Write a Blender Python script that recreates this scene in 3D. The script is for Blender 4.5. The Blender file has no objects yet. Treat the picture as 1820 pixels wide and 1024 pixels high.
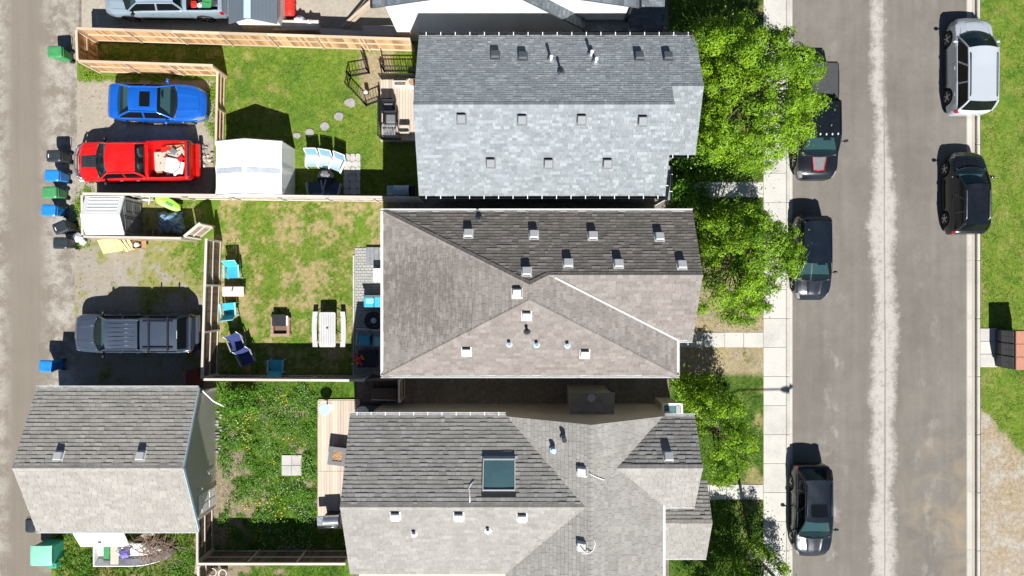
import bpy, math, random
import numpy as np
from mathutils import Vector, Matrix, noise as mnoise

# ------------------------------------------------------------------ camera, sky, sun, exposure
scene = bpy.context.scene
COL = scene.collection
CAM_H = 36.0
FOC = 24.0 / 36.0 * 1820.0            # focal length in photograph pixels
cam_data = bpy.data.cameras.new('camera')
cam_data.sensor_width = 36.0
cam_data.lens = 24.0
cam_data.clip_end = 600.0
cam = bpy.data.objects.new('camera', cam_data)
cam.location = (0, 0, CAM_H)
COL.objects.link(cam)
scene.camera = cam

SUN_DIR = Vector((0.17, -0.91, 1.0)).normalized()      # towards the sun
world = bpy.data.worlds.new('World')
scene.world = world
world.use_nodes = True
wt = world.node_tree
wt.nodes.clear()
w_out = wt.nodes.new('ShaderNodeOutputWorld')
w_bg = wt.nodes.new('ShaderNodeBackground')
w_sky = wt.nodes.new('ShaderNodeTexSky')
w_sky.sky_type = 'NISHITA'
w_sky.sun_disc = False
w_sky.sun_elevation = math.asin(SUN_DIR.z)
w_sky.sun_rotation = math.atan2(SUN_DIR.x, SUN_DIR.y)
w_sky.altitude = 1100.0
w_sky.air_density = 0.8
w_sky.dust_density = 0.5
w_bg.inputs['Strength'].default_value = 0.05
wt.links.new(w_sky.outputs[0], w_bg.inputs['Color'])
wt.links.new(w_bg.outputs[0], w_out.inputs['Surface'])
sun_data = bpy.data.lights.new('sun', 'SUN')
sun_data.energy = 5.0
sun_data.angle = math.radians(0.5)
sun_data.color = (1.0, 0.97, 0.92)
sun = bpy.data.objects.new('sun', sun_data)
sun.rotation_euler = (-SUN_DIR).to_track_quat('-Z', 'Y').to_euler()
sun.location = (10, -40, 50)
COL.objects.link(sun)
scene.view_settings.view_transform = 'Standard'
scene.view_settings.look = 'None'
scene.view_settings.gamma = 1.0
scene.view_settings.use_curve_mapping = False
scene.view_settings.exposure = 0.68
scene.cycles.max_bounces = 6
scene.cycles.transparent_max_bounces = 8

random.seed(7)
R = random.Random(11)
NR = np.random.default_rng(5)
rad = math.radians


def G(px, py, z=0.0):
    """Photograph pixel -> world x, y for a point known to be z metres above the yards."""
    k = (CAM_H - z) / FOC
    return ((px - 910.0) * k, (512.0 - py) * k)


# ------------------------------------------------------------------ materials
class NT:
    def __init__(self, name):
        self.m = bpy.data.materials.new(name)
        self.m.use_nodes = True
        self.t = self.m.node_tree
        self.b = self.t.nodes['Principled BSDF']
        self.out = self.t.nodes['Material Output']

    def n(self, typ, **kw):
        nd = self.t.nodes.new(typ)
        for k, v in kw.items():
            setattr(nd, k, v)
        return nd

    def put(self, sock, v):
        if v is None:
            return
        if isinstance(v, bpy.types.NodeSocket):
            self.t.links.new(v, sock)
        else:
            if sock.type == 'RGBA' and len(v) == 3:
                v = (*v, 1.0)
            sock.default_value = v

    def math(self, op, a, b=None, c=None, clamp=False):
        nd = self.n('ShaderNodeMath', operation=op, use_clamp=clamp)
        for i, v in enumerate((a, b, c)):
            if v is not None:
                self.put(nd.inputs[i], v)
        return nd.outputs[0]

    def pos(self):
        return self.n('ShaderNodeNewGeometry').outputs['Position']

    def objc(self):
        """object coordinates shifted at random for each object"""
        tc = self.n('ShaderNodeTexCoord').outputs['Object']
        rn = self.n('ShaderNodeObjectInfo').outputs['Random']
        k = self.math('MULTIPLY', rn, 37.0)
        v = self.n('ShaderNodeVectorMath', operation='ADD')
        self.t.links.new(tc, v.inputs[0])
        self.t.links.new(k, v.inputs[1])
        return v.outputs[0]

    def scaled(self, vec, s):
        v = self.n('ShaderNodeVectorMath', operation='MULTIPLY')
        self.t.links.new(vec, v.inputs[0])
        v.inputs[1].default_value = s
        return v.outputs[0]

    def xyz(self, vec):
        s = self.n('ShaderNodeSeparateXYZ')
        self.t.links.new(vec, s.inputs[0])
        return s.outputs

    def noise(self, vec, scale, detail=4.0, rough=0.55, dist=0.0):
        nd = self.n('ShaderNodeTexNoise')
        self.t.links.new(vec, nd.inputs['Vector'])
        nd.inputs['Scale'].default_value = scale
        nd.inputs['Detail'].default_value = detail
        nd.inputs['Roughness'].default_value = rough
        nd.inputs['Distortion'].default_value = dist
        return nd.outputs['Fac']

    def vor(self, vec, scale, feature='F1', out='Distance'):
        nd = self.n('ShaderNodeTexVoronoi', feature=feature)
        self.t.links.new(vec, nd.inputs['Vector'])
        nd.inputs['Scale'].default_value = scale
        return nd.outputs[out]

    def ramp(self, fac, stops, interp='LINEAR'):
        nd = self.n('ShaderNodeValToRGB')
        nd.color_ramp.interpolation = interp
        e = nd.color_ramp.elements
        while len(e) < len(stops):
            e.new(0.5)
        for i, (p, c) in enumerate(stops):
            e[i].position = p
            if isinstance(c, (int, float)):
                c = (c, c, c)
            e[i].color = (*c[:3], 1.0)
        self.put(nd.inputs[0], fac)
        return nd.outputs[0]

    def mix(self, fac, a, b, blend='MIX'):
        nd = self.n('ShaderNodeMix', data_type='RGBA', blend_type=blend)
        self.put(nd.inputs[0], fac)
        self.put(nd.inputs[6], a)
        self.put(nd.inputs[7], b)
        return nd.outputs[2]

    def attr(self, name, out='Color'):
        return self.n('ShaderNodeAttribute', attribute_name=name).outputs[out]

    def bump(self, h, strength=0.3, dist=0.02):
        nd = self.n('ShaderNodeBump')
        nd.inputs['Strength'].default_value = strength
        nd.inputs['Distance'].default_value = dist
        self.put(nd.inputs['Height'], h)
        self.t.links.new(nd.outputs[0], self.b.inputs['Normal'])

    def base(self, col, rough=0.6, metal=0.0, coat=0.0, spec=0.5):
        self.put(self.b.inputs['Base Color'], col)
        self.put(self.b.inputs['Roughness'], rough)
        self.put(self.b.inputs['Metallic'], metal)
        self.put(self.b.inputs['Coat Weight'], coat)
        self.put(self.b.inputs['Specular IOR Level'], spec)
        return self.m


def plain(name, col, rough=0.6, metal=0.0, var=0.25, scale=5.0, coat=0.0, bump=0.0, spec=0.4):
    """A coloured material with a worn, slightly uneven surface."""
    a = NT(name)
    v = a.objc()
    n1 = a.noise(v, scale, 5.0, 0.6)
    n2 = a.noise(v, scale * 9.0, 3.0, 0.6)
    f = a.math('ADD', a.math('MULTIPLY', n1, 0.65), a.math('MULTIPLY', n2, 0.35))
    lo = tuple(c * (1 - var) for c in col)
    hi = tuple(min(1.0, c * (1 + var)) for c in col)
    c = a.ramp(f, [(0.3, lo), (0.7, hi)])
    r = a.math('ADD', rough, a.math('MULTIPLY', a.math('SUBTRACT', n1, 0.5), 0.25), clamp=True)
    if bump:
        a.bump(f, bump, 0.02)
    return a.base(c, r, metal, coat, spec)


M = {}


def wood(name, col, var=0.3, axis='z'):
    a = NT(name)
    v = a.objc()
    sc = {'x': (2.0, 30.0, 30.0), 'y': (30.0, 2.0, 30.0), 'z': (30.0, 30.0, 2.0)}[axis]
    g = a.noise(a.scaled(v, sc), 1.0, 5.0, 0.6, 0.4)
    rn = a.n('ShaderNodeObjectInfo').outputs['Random']
    f = a.math('ADD', a.math('MULTIPLY', g, 0.5), a.math('MULTIPLY', rn, 0.5))
    lo = tuple(c * (1 - var) for c in col)
    hi = tuple(min(1.0, c * (1 + var)) for c in col)
    c = a.ramp(f, [(0.2, lo), (0.8, hi)])
    a.bump(g, 0.25, 0.005)
    return a.base(c, 0.75, spec=0.25)


M['fence_cedar'] = wood('cedar_boards', (0.47, 0.285, 0.145), 0.5)
M['fence_pale'] = wood('pale_timber', (0.52, 0.415, 0.30), 0.22, 'x')
M['fence_brown'] = wood('brown_stained_boards', (0.17, 0.115, 0.075), 0.35)
M['fence_grey'] = wood('weathered_boards', (0.36, 0.30, 0.24), 0.3)
M['rail_grey'] = wood('weathered_rail', (0.56, 0.51, 0.45), 0.2, 'x')
M['deck_new'] = wood('new_deck_boards', (0.54, 0.455, 0.375), 0.2, 'y')
M['deck_old'] = wood('pale_deck_boards', (0.50, 0.42, 0.345), 0.2, 'y')
M['plank'] = wood('old_planks', (0.42, 0.34, 0.26), 0.3, 'x')
M['bark'] = wood('bark', (0.13, 0.10, 0.075), 0.4)
M['white'] = plain('white_paint', (0.80, 0.80, 0.79), 0.45, var=0.06, scale=2)
M['white_plastic'] = plain('white_plastic', (0.78, 0.78, 0.77), 0.4, var=0.07, scale=3)
M['white_fabric'] = plain('white_tarpaulin', (0.80, 0.80, 0.78), 0.5, var=0.04, scale=2, bump=0.2)
M['grey_fabric'] = plain('grey_clear_vinyl', (0.42, 0.45, 0.50), 0.3, var=0.2, scale=6)
M['gutter_dark'] = plain('dark_gutter_metal', (0.03, 0.032, 0.035), 0.4, var=0.2)
M['metal_grey'] = plain('grey_metal', (0.45, 0.46, 0.47), 0.4, 0.6, var=0.15)
M['metal_dark'] = plain('dark_metal', (0.035, 0.035, 0.04), 0.45, 0.3, var=0.2)
M['steel'] = plain('bright_steel', (0.65, 0.67, 0.69), 0.28, 0.85, var=0.1)
M['black'] = plain('black_plastic', (0.018, 0.019, 0.022), 0.42, var=0.3)
M['rubber'] = plain('tyre_rubber', (0.02, 0.02, 0.021), 0.8, var=0.3)
M['char'] = plain('charcoal_plastic', (0.05, 0.055, 0.062), 0.5, var=0.2)
M['grey_plastic'] = plain('grey_plastic', (0.16, 0.165, 0.175), 0.5, var=0.15)
M['blue_bin'] = plain('blue_bin_plastic', (0.02, 0.22, 0.62), 0.38, var=0.15)
M['green_bin'] = plain('green_bin_plastic', (0.06, 0.27, 0.10), 0.42, var=0.2)
M['black_bin'] = plain('black_bin_plastic', (0.03, 0.038, 0.045), 0.42, var=0.25)
M['mint'] = plain('mint_green_plastic', (0.24, 0.56, 0.42), 0.5, var=0.1)
M['mint_dark'] = plain('jade_green_plastic', (0.05, 0.36, 0.24), 0.5, var=0.15)
M['turq'] = plain('turquoise_plastic', (0.05, 0.40, 0.52), 0.4, var=0.12)
M['turq_pale'] = plain('pale_turquoise_plastic', (0.25, 0.58, 0.66), 0.4, var=0.1)
M['navy'] = plain('navy_canvas', (0.03, 0.045, 0.16), 0.8, var=0.25, bump=0.2)
M['lightblue'] = plain('light_blue_mesh', (0.16, 0.30, 0.44), 0.6, var=0.12)
M['paleblue'] = plain('pale_blue_paint', (0.42, 0.55, 0.66), 0.4, var=0.1)
M['bluemesh'] = plain('dark_blue_mesh', (0.05, 0.09, 0.13), 0.7, var=0.2)
M['pink_white'] = plain('pinkish_white_top', (0.72, 0.58, 0.52), 0.5, var=0.08)
M['red'] = plain('red_plastic', (0.55, 0.03, 0.02), 0.45, var=0.2)
M['rust'] = plain('rusty_red_paint', (0.22, 0.045, 0.02), 0.7, var=0.35)
M['orange'] = plain('orange_plastic', (0.70, 0.20, 0.02), 0.45, var=0.15)
M['yellow'] = plain('yellow_board', (0.75, 0.66, 0.22), 0.6, var=0.12, scale=3)
M['card'] = plain('cardboard', (0.36, 0.22, 0.11), 0.85, var=0.2)
M['lime'] = plain('lime_plastic', (0.30, 0.68, 0.05), 0.38, var=0.1)
M['tarp'] = plain('blue_tarp', (0.20, 0.34, 0.46), 0.4, var=0.5, scale=7, bump=0.6)
M['bag'] = plain('clear_white_bags', (0.62, 0.64, 0.68), 0.3, var=0.2, scale=8, bump=0.6)
M['teal_glass'] = plain('skylight_glass', (0.075, 0.15, 0.165), 0.25, var=0.1, spec=0.8)
M['terracotta'] = plain('terracotta_roof_paint', (0.42, 0.20, 0.13), 0.6, var=0.12)
M['brickbrown'] = plain('brown_paving_block', (0.34, 0.22, 0.16), 0.85, var=0.2)
M['canvas_cream'] = plain('cream_cloth', (0.50, 0.44, 0.36), 0.8, var=0.12)
M['siding_white'] = None
M['leaf_bits'] = plain('dry_bark_chips', (0.16, 0.11, 0.075), 0.9, var=0.5, scale=14)
M['twig'] = plain('dry_twigs', (0.27, 0.19, 0.15), 0.8, var=0.35, scale=9)
M['stone'] = plain('flat_stone', (0.29, 0.28, 0.26), 0.85, var=0.3, scale=5, bump=0.5)
M['blockgrey'] = plain('grey_concrete_paver', (0.36, 0.355, 0.345), 0.85, var=0.2, scale=5, bump=0.3)
M['orange_lamp'] = plain('amber_lens', (0.7, 0.25, 0.02), 0.2, var=0.1)
M['red_lamp'] = plain('red_lens', (0.45, 0.01, 0.02), 0.12, var=0.1, spec=0.8)
M['clear_lamp'] = plain('clear_lens', (0.62, 0.64, 0.66), 0.12, 0.2, var=0.1, spec=0.9)
M['headlamp'] = plain('headlamp_lens', (0.30, 0.32, 0.34), 0.12, 0.3, var=0.2, scale=9, spec=0.9)
M['seat'] = plain('grey_seat_cloth', (0.19, 0.19, 0.195), 0.8, var=0.15)
M['dash'] = plain('dashboard_vinyl', (0.15, 0.165, 0.17), 0.6, var=0.15)
M['rim'] = plain('alloy_rim', (0.52, 0.53, 0.55), 0.3, 0.7, var=0.1)


def siding(name, col, pitch=0.1):
    a = NT(name)
    p = a.pos()
    z = a.xyz(p)[2]
    saw = a.math('FRACT', a.math('DIVIDE', z, pitch))
    nz = a.noise(a.scaled(p, (1.0, 1.0, 0.3)), 1.5, 5.0, 0.6)
    c = a.ramp(nz, [(0.3, tuple(x * 0.93 for x in col)), (0.7, tuple(min(1, x * 1.05) for x in col))])
    a.bump(saw, 0.6, 0.012)
    return a.base(c, 0.55, spec=0.3)


M['siding_white'] = siding('white_siding', (0.80, 0.80, 0.78))
M['siding_grey'] = siding('grey_siding', (0.26, 0.27, 0.285))
M['siding_beige'] = siding('beige_siding', (0.58, 0.53, 0.44))
M['siding_warm'] = siding('warm_grey_siding', (0.47, 0.455, 0.42))
M['siding_slate'] = siding('slate_blue_siding', (0.12, 0.15, 0.18))


def concrete(name, col, stain=0.25):
    a = NT(name)
    p = a.pos()
    n1 = a.noise(p, 0.9, 6.0, 0.6)
    n2 = a.noise(p, 9.0, 5.0, 0.65)
    n3 = a.noise(p, 80.0, 2.0, 0.6)
    f = a.math('ADD', a.math('MULTIPLY', n1, 0.5), a.math('ADD', a.math('MULTIPLY', n2, 0.3), a.math('MULTIPLY', n3, 0.2)))
    rn = a.n('ShaderNodeObjectInfo').outputs['Random']
    f = a.math('ADD', f, a.math('MULTIPLY', a.math('SUBTRACT', rn, 0.5), 0.12))
    c = a.ramp(f, [(0.28, tuple(x * (1 - stain) for x in col)), (0.5, col), (0.75, tuple(min(1, x * 1.12) for x in col))])
    a.bump(a.math('ADD', n2, n3), 0.25, 0.006)
    return a.base(c, 0.85, spec=0.2)


M['concrete'] = concrete('pavement_concrete', (0.50, 0.485, 0.45))
M['kerb'] = concrete('kerb_concrete', (0.47, 0.45, 0.41), 0.3)
M['gutter_pan'] = concrete('gutter_pan_dirty', (0.38, 0.34, 0.285), 0.45)
M['flag'] = concrete('flagstone', (0.46, 0.45, 0.43), 0.35)
M['pad'] = concrete('gravel_pad', (0.36, 0.325, 0.27), 0.35)


def street_mat():
    a = NT('street_asphalt')
    p = a.pos()
    x, y, z = a.xyz(p)
    big = a.noise(p, 0.22, 6.0, 0.6)
    mid = a.noise(p, 1.3, 6.0, 0.65, 0.3)
    fine = a.noise(p, 28.0, 3.0, 0.7)
    grit = a.noise(p, 90.0, 2.0, 0.6)
    long = a.noise(a.scaled(p, (1.8, 0.12, 1.0)), 1.0, 4.0, 0.6)
    f = a.math('ADD', a.math('MULTIPLY', big, 0.22), a.math('MULTIPLY', mid, 0.18))
    f = a.math('ADD', f, a.math('MULTIPLY', fine, 0.2))
    f = a.math('ADD', f, a.math('MULTIPLY', grit, 0.2))
    f = a.math('ADD', f, a.math('MULTIPLY', long, 0.2))
    col = a.ramp(f, [(0.36, (0.118, 0.107, 0.094)), (0.5, (0.168, 0.154, 0.136)), (0.64, (0.226, 0.209, 0.187))])
    # dried pale mud along the crown of the road
    e1 = a.math('MULTIPLY', a.math('SUBTRACT', a.noise(p, 3.4, 10.0, 0.8), 0.5), 1.15)
    e2 = a.math('MULTIPLY', a.math('SUBTRACT', a.noise(a.scaled(p, (0.15, 0.55, 1)), 0.8, 4.0, 0.6), 0.5), 1.0)
    edge = a.math('ADD', e1, e2)
    cx = a.math('ADD', 19.68, a.math('MULTIPLY', a.math('SUBTRACT', a.noise(a.scaled(p, (0.0, 0.2, 1)), 1.0, 3.0, 0.5), 0.5), 0.7))
    cx = a.math('SUBTRACT', cx, a.math('MULTIPLY', a.ramp(a.math('MULTIPLY', a.math('SUBTRACT', y, 6.0), 0.2), [(0.0, 0.0), (0.8, 1.0)]), 0.32))
    wd = a.math('SUBTRACT', 0.74, a.math('MULTIPLY', a.ramp(a.math('MULTIPLY', a.math('SUBTRACT', y, 6.0), 0.2), [(0.0, 0.0), (0.8, 1.0)]), 0.30))
    d = a.math('ABSOLUTE', a.math('SUBTRACT', x, cx))
    band = a.ramp(a.math('ADD', a.math('SUBTRACT', wd, d), edge), [(0.0, 0.0), (0.12, 0.3), (0.36, 0.82), (1.0, 0.95)])
    thin = a.ramp(a.noise(p, 4.0, 8.0, 0.75), [(0.32, 0.3), (0.5, 1.0)])
    band = a.math('MULTIPLY', band, thin)
    # a second, fainter string of blotches in each lane
    bl = a.noise(a.scaled(p, (1.0, 0.55, 1.0)), 1.15, 9.0, 0.68)
    d2 = a.math('ABSOLUTE', a.math('SUBTRACT', x, 17.0))
    d3 = a.math('ABSOLUTE', a.math('SUBTRACT', x, 22.0))
    lane = a.math('SUBTRACT', a.math('MAXIMUM', a.ramp(d2, [(0.25, 1.0), (0.95, 0.0)]), a.math('MULTIPLY', a.ramp(d3, [(0.3, 1.0), (0.95, 0.0)]), 0.8)), 0.0)
    south = a.ramp(a.math('MULTIPLY', a.math('SUBTRACT', 4.0, y), 0.08), [(0.0, 0.25), (0.7, 1.0)])
    blot = a.math('MULTIPLY', a.ramp(bl, [(0.55, 0.0), (0.74, 0.6)]), a.math('MULTIPLY', lane, south))
    dust = a.math('MAXIMUM', band, blot)
    crack = a.ramp(a.math('ABSOLUTE', a.math('SUBTRACT', a.math('ADD', x, a.math('MULTIPLY', long, 0.25)), 19.86)), [(0.02, 0.0), (0.06, 1.0)])
    pale = a.mix(fine, (0.345, 0.325, 0.295), (0.53, 0.51, 0.475))
    col = a.mix(dust, col, pale)
    col = a.mix(a.math('MULTIPLY', a.math('SUBTRACT', 1.0, crack), 0.8), col, (0.2, 0.185, 0.165))
    # clay washed over the lower right lane
    clay = a.noise(a.scaled(p, (0.7, 0.9, 1)), 0.8, 7.0, 0.6, 0.8)
    zone = a.math('MULTIPLY', a.ramp(a.math('MULTIPLY', a.math('SUBTRACT', -4.0, y), 0.1), [(0.0, 0.0), (0.8, 1.0)]),
                  a.ramp(a.math('MULTIPLY', a.math('SUBTRACT', x, 19.8), 0.2), [(0.0, 0.0), (0.5, 1.0)]))
    cm = a.math('MULTIPLY', a.ramp(clay, [(0.45, 0.0), (0.7, 0.7)]), zone)
    col = a.mix(cm, col, (0.32, 0.25, 0.16))
    a.bump(a.math('ADD', fine, grit), 0.35, 0.008)
    return a.base(col, 0.85, spec=0.25)


def alley_mat():
    a = NT('alley_gravel_asphalt')
    p = a.pos()
    x, y, z = a.xyz(p)
    big = a.noise(p, 0.25, 6.0, 0.6)
    mid = a.noise(p, 1.0, 12.0, 0.76, 0.1)
    fine = a.noise(p, 16.0, 6.0, 0.75)
    grit = a.noise(p, 85.0, 2.0, 0.6)
    rut = a.noise(a.scaled(p, (2.0, 0.07, 1.0)), 1.0, 5.0, 0.65)
    f = a.math('ADD', a.math('MULTIPLY', big, 0.2), a.math('ADD', a.math('MULTIPLY', fine, 0.3), a.math('MULTIPLY', grit, 0.3)))
    f = a.math('ADD', f, a.math('MULTIPLY', rut, 0.2))
    col = a.ramp(f, [(0.34, (0.15, 0.129, 0.103)), (0.5, (0.207, 0.182, 0.149)), (0.66, (0.265, 0.236, 0.198))])
    s1 = a.ramp(a.math('MULTIPLY', a.math('ABSOLUTE', a.math('SUBTRACT', x, -23.6)), 0.5), [(0.3, 1.0), (0.72, 0.0)])
    s2 = a.ramp(a.math('MULTIPLY', a.math('SUBTRACT', -26.3, x), 0.8), [(0.0, 0.0), (0.6, 1.0)])
    side = a.math('MAXIMUM', s1, s2)
    k = a.math('ADD', a.math('MULTIPLY', mid, 0.75), a.math('MULTIPLY', big, 0.25))
    pm = a.math('MULTIPLY', a.ramp(k, [(0.44, 0.0), (0.54, 0.62), (0.66, 0.95)]), side)
    col = a.mix(pm, col, a.mix(a.ramp(fine, [(0.35, 0.0), (0.62, 1.0)]), (0.30, 0.272, 0.235), (0.50, 0.472, 0.425)))
    a.bump(a.math('ADD', fine, grit), 0.4, 0.01)
    return a.base(col, 0.9, spec=0.2)


M['street'] = street_mat()
M['alley'] = alley_mat()


def earth_mat(name='turf_and_soil', soft=1.0):
    """Ground sheets coloured by the mesh's own ground-cover map, with fine clumps and crumbs."""
    a = NT(name)
    p = a.pos()
    c = a.attr('cover')
    n1 = a.noise(p, 5.0, 6.0, 0.72)
    n2 = a.noise(p, 26.0, 4.0, 0.7)
    n3 = a.noise(p, 70.0, 2.0, 0.6)
    f = a.math('ADD', a.math('MULTIPLY', n1, 0.46), a.math('ADD', a.math('MULTIPLY', n2, 0.32), a.math('MULTIPLY', n3, 0.22)))
    g = a.ramp(f, [(0.34, 1 - 0.56 * soft), (0.5, 0.97), (0.66, 1 + 0.6 * soft)])
    col = a.mix(1.0, c, g, 'MULTIPLY')
    a.bump(a.math('ADD', n2, n3), 0.7, 0.03)
    return a.base(col, 0.95, spec=0.1)


M['earth'] = earth_mat()
M['earth_soft'] = earth_mat('packed_gravel', 0.42)


def blade_mat():
    a = NT('grass_blades')
    c = a.attr('cover')
    a.base(c, 0.8, spec=0.15)
    tr = a.n('ShaderNodeBsdfTranslucent')
    a.t.links.new(c, tr.inputs['Color'])
    mx = a.n('ShaderNodeMixShader')
    mx.inputs[0].default_value = 0.25
    a.t.links.new(a.b.outputs[0], mx.inputs[1])
    a.t.links.new(tr.outputs[0], mx.inputs[2])
    a.t.links.new(mx.outputs[0], a.out.inputs['Surface'])
    return a.m


M['blade'] = blade_mat()


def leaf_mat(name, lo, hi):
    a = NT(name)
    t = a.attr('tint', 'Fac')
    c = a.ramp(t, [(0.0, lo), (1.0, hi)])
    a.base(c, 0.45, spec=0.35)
    tr = a.n('ShaderNodeBsdfTranslucent')
    c2 = a.mix(1.0, c, (1.0, 1.0, 0.45), 'MULTIPLY')
    a.t.links.new(c2, tr.inputs['Color'])
    mx = a.n('ShaderNodeMixShader')
    mx.inputs[0].default_value = 0.34
    a.t.links.new(a.b.outputs[0], mx.inputs[1])
    a.t.links.new(tr.outputs[0], mx.inputs[2])
    a.t.links.new(mx.outputs[0], a.out.inputs['Surface'])
    return a.m


M['leaf'] = leaf_mat('green_leaves', (0.085, 0.20, 0.010), (0.32, 0.52, 0.022))
M['leaf_deep'] = leaf_mat('deep_green_leaves', (0.05, 0.14, 0.012), (0.17, 0.38, 0.03))


def shingle_mat(name, lo, mid, hi, moss=None, stain=None, streak=False):
    a = NT(name)
    p = a.pos()
    t = a.attr('tint', 'Fac')
    c = a.ramp(t, [(0.0, lo), (0.5, mid), (1.0, hi)])
    g1 = a.noise(p, 55.0, 3.0, 0.7)
    g2 = a.noise(p, 1.1, 5.0, 0.6)
    g3 = a.noise(p, 9.0, 4.0, 0.6)
    f = a.math('ADD', a.math('MULTIPLY', g1, 0.4), a.math('ADD', a.math('MULTIPLY', g2, 0.3), a.math('MULTIPLY', g3, 0.3)))
    c = a.mix(1.0, c, a.ramp(f, [(0.32, 0.72), (0.5, 1.0), (0.68, 1.25)]), 'MULTIPLY')
    if stain:
        x, y, z = a.xyz(p)
        cx, cy, rx, ry, colr, sc = stain
        ex = a.math('POWER', a.math('DIVIDE', a.math('SUBTRACT', x, cx), rx), 2.0)
        ey = a.math('POWER', a.math('DIVIDE', a.math('SUBTRACT', y, cy), ry), 2.0)
        near = a.math('SUBTRACT', 1.0, a.math('ADD', ex, ey), clamp=True)
        nn = a.noise(a.scaled(p, sc), 1.0, 6.0, 0.7)
        n4 = a.noise(a.scaled(p, (13.0, 2.6, 1.0)), 1.0, 4.0, 0.65)
        k = a.math('ADD', a.math('MULTIPLY', near, 0.20), a.math('ADD', a.math('MULTIPLY', nn, 0.40), a.math('MULTIPLY', n4, 0.75)))
        mk = a.ramp(k, [(0.67, 0.0), (0.77, 0.62)])
        mk = a.math('MULTIPLY', mk, a.ramp(near, [(0.0, 0.0), (0.15, 1.0)]))
        c = a.mix(mk, c, colr)
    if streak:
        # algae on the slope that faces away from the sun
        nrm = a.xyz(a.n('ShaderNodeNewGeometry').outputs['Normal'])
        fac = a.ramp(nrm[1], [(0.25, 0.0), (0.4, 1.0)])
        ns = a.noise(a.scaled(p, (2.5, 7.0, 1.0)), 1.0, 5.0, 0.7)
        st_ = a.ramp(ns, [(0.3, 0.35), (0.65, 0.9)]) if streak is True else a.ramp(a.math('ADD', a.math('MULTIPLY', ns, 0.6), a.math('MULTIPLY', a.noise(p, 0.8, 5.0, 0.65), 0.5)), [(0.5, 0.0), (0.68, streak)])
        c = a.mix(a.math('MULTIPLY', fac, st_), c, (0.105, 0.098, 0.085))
    if moss:
        nm = a.noise(a.scaled(p, (0.6, 3.0, 1.0)), 1.0, 6.0, 0.7)
        c = a.mix(a.math('MULTIPLY', a.ramp(nm, [(0.5, 0.0), (0.72, 1.0)]), 0.5), c, moss)
    a.bump(g1, 0.4, 0.006)
    return a.base(c, 0.92, spec=0.15)


M['sh1'] = shingle_mat('grey_blue_shingles', (0.205, 0.228, 0.242), (0.245, 0.27, 0.284), (0.315, 0.342, 0.355))
M['sh2'] = shingle_mat('taupe_shingles', (0.195, 0.174, 0.159), (0.23, 0.207, 0.191), (0.265, 0.24, 0.222),
                       stain=(-4.4, -0.3, 3.6, 2.9, (0.115, 0.107, 0.095), (2.6, 1.2, 1.0)), streak=True)
M['sh3'] = shingle_mat('light_grey_shingles', (0.258, 0.247, 0.228), (0.285, 0.274, 0.256), (0.315, 0.303, 0.284), moss=(0.22, 0.212, 0.19), streak=0.34)
M['sh4'] = shingle_mat('warm_grey_shingles', (0.285, 0.272, 0.246), (0.315, 0.30, 0.275), (0.345, 0.33, 0.303), moss=(0.24, 0.23, 0.2), streak=0.42)
M['sh0'] = shingle_mat('slate_shingles', (0.09, 0.105, 0.12), (0.125, 0.145, 0.165), (0.17, 0.19, 0.21))


def glass_mat():
    a = NT('car_glass')
    a.base((0.02, 0.035, 0.04), 0.03, spec=0.9)
    tr = a.n('ShaderNodeBsdfTransparent')
    tr.inputs['Color'].default_value = (0.50, 0.78, 0.80, 1)
    mx = a.n('ShaderNodeMixShader')
    mx.inputs[0].default_value = 0.74
    a.t.links.new(a.b.outputs[0], mx.inputs[1])
    a.t.links.new(tr.outputs[0], mx.inputs[2])
    a.t.links.new(mx.outputs[0], a.out.inputs['Surface'])
    return a.m


M['glass'] = glass_mat()
M['privacy'] = NT('tinted_glass').base((0.006, 0.008, 0.010), 0.06, spec=0.3)


def paint(name, col, metal=0.35, rough=0.32, dust=0.12):
    a = NT(name)
    v = a.objc()
    n1 = a.noise(v, 1.6, 5.0, 0.6)
    c = a.mix(a.math('MULTIPLY', a.ramp(n1, [(0.42, 0.0), (0.75, 1.0)]), dust), col, (0.34, 0.31, 0.27))
    r = a.math('ADD', rough - 0.08, a.math('MULTIPLY', n1, 0.2))
    m = a.base(c, r, metal, 1.0, 0.5)
    a.b.inputs['Coat Roughness'].default_value = 0.06
    return m


M['p_blue'] = paint('blue_car_paint', (0.008, 0.13, 0.60), 0.3, 0.3, 0.02)
M['p_red'] = paint('red_car_paint', (0.66, 0.008, 0.006), 0.05, 0.3, 0.03)
M['p_slate'] = paint('slate_blue_car_paint', (0.07, 0.092, 0.135), 0.35, 0.3, 0.04)
M['p_black'] = paint('black_car_paint', (0.006, 0.008, 0.011), 0.0, 0.25, 0.012)
M['p_navy'] = paint('blue_black_car_paint', (0.007, 0.012, 0.02), 0.1, 0.25, 0.015)
for _k in ('p_black', 'p_navy'):
    M[_k].node_tree.nodes['Principled BSDF'].inputs['Coat Weight'].default_value = 0.45
M['p_silver'] = paint('silver_car_paint', (0.50, 0.54, 0.59), 0.2, 0.36, 0.04)
M['p_steel'] = paint('silver_blue_car_paint', (0.33, 0.42, 0.50), 0.3, 0.34, 0.04)
M['bedliner'] = plain('black_bed_liner', (0.03, 0.03, 0.032), 0.7, var=0.3)
M['tonneau'] = plain('vinyl_bed_cover', (0.055, 0.057, 0.06), 0.6, var=0.12, scale=2)
M['hoodblack'] = plain('satin_black_hood', (0.025, 0.035, 0.04), 0.4, var=0.15)


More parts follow.
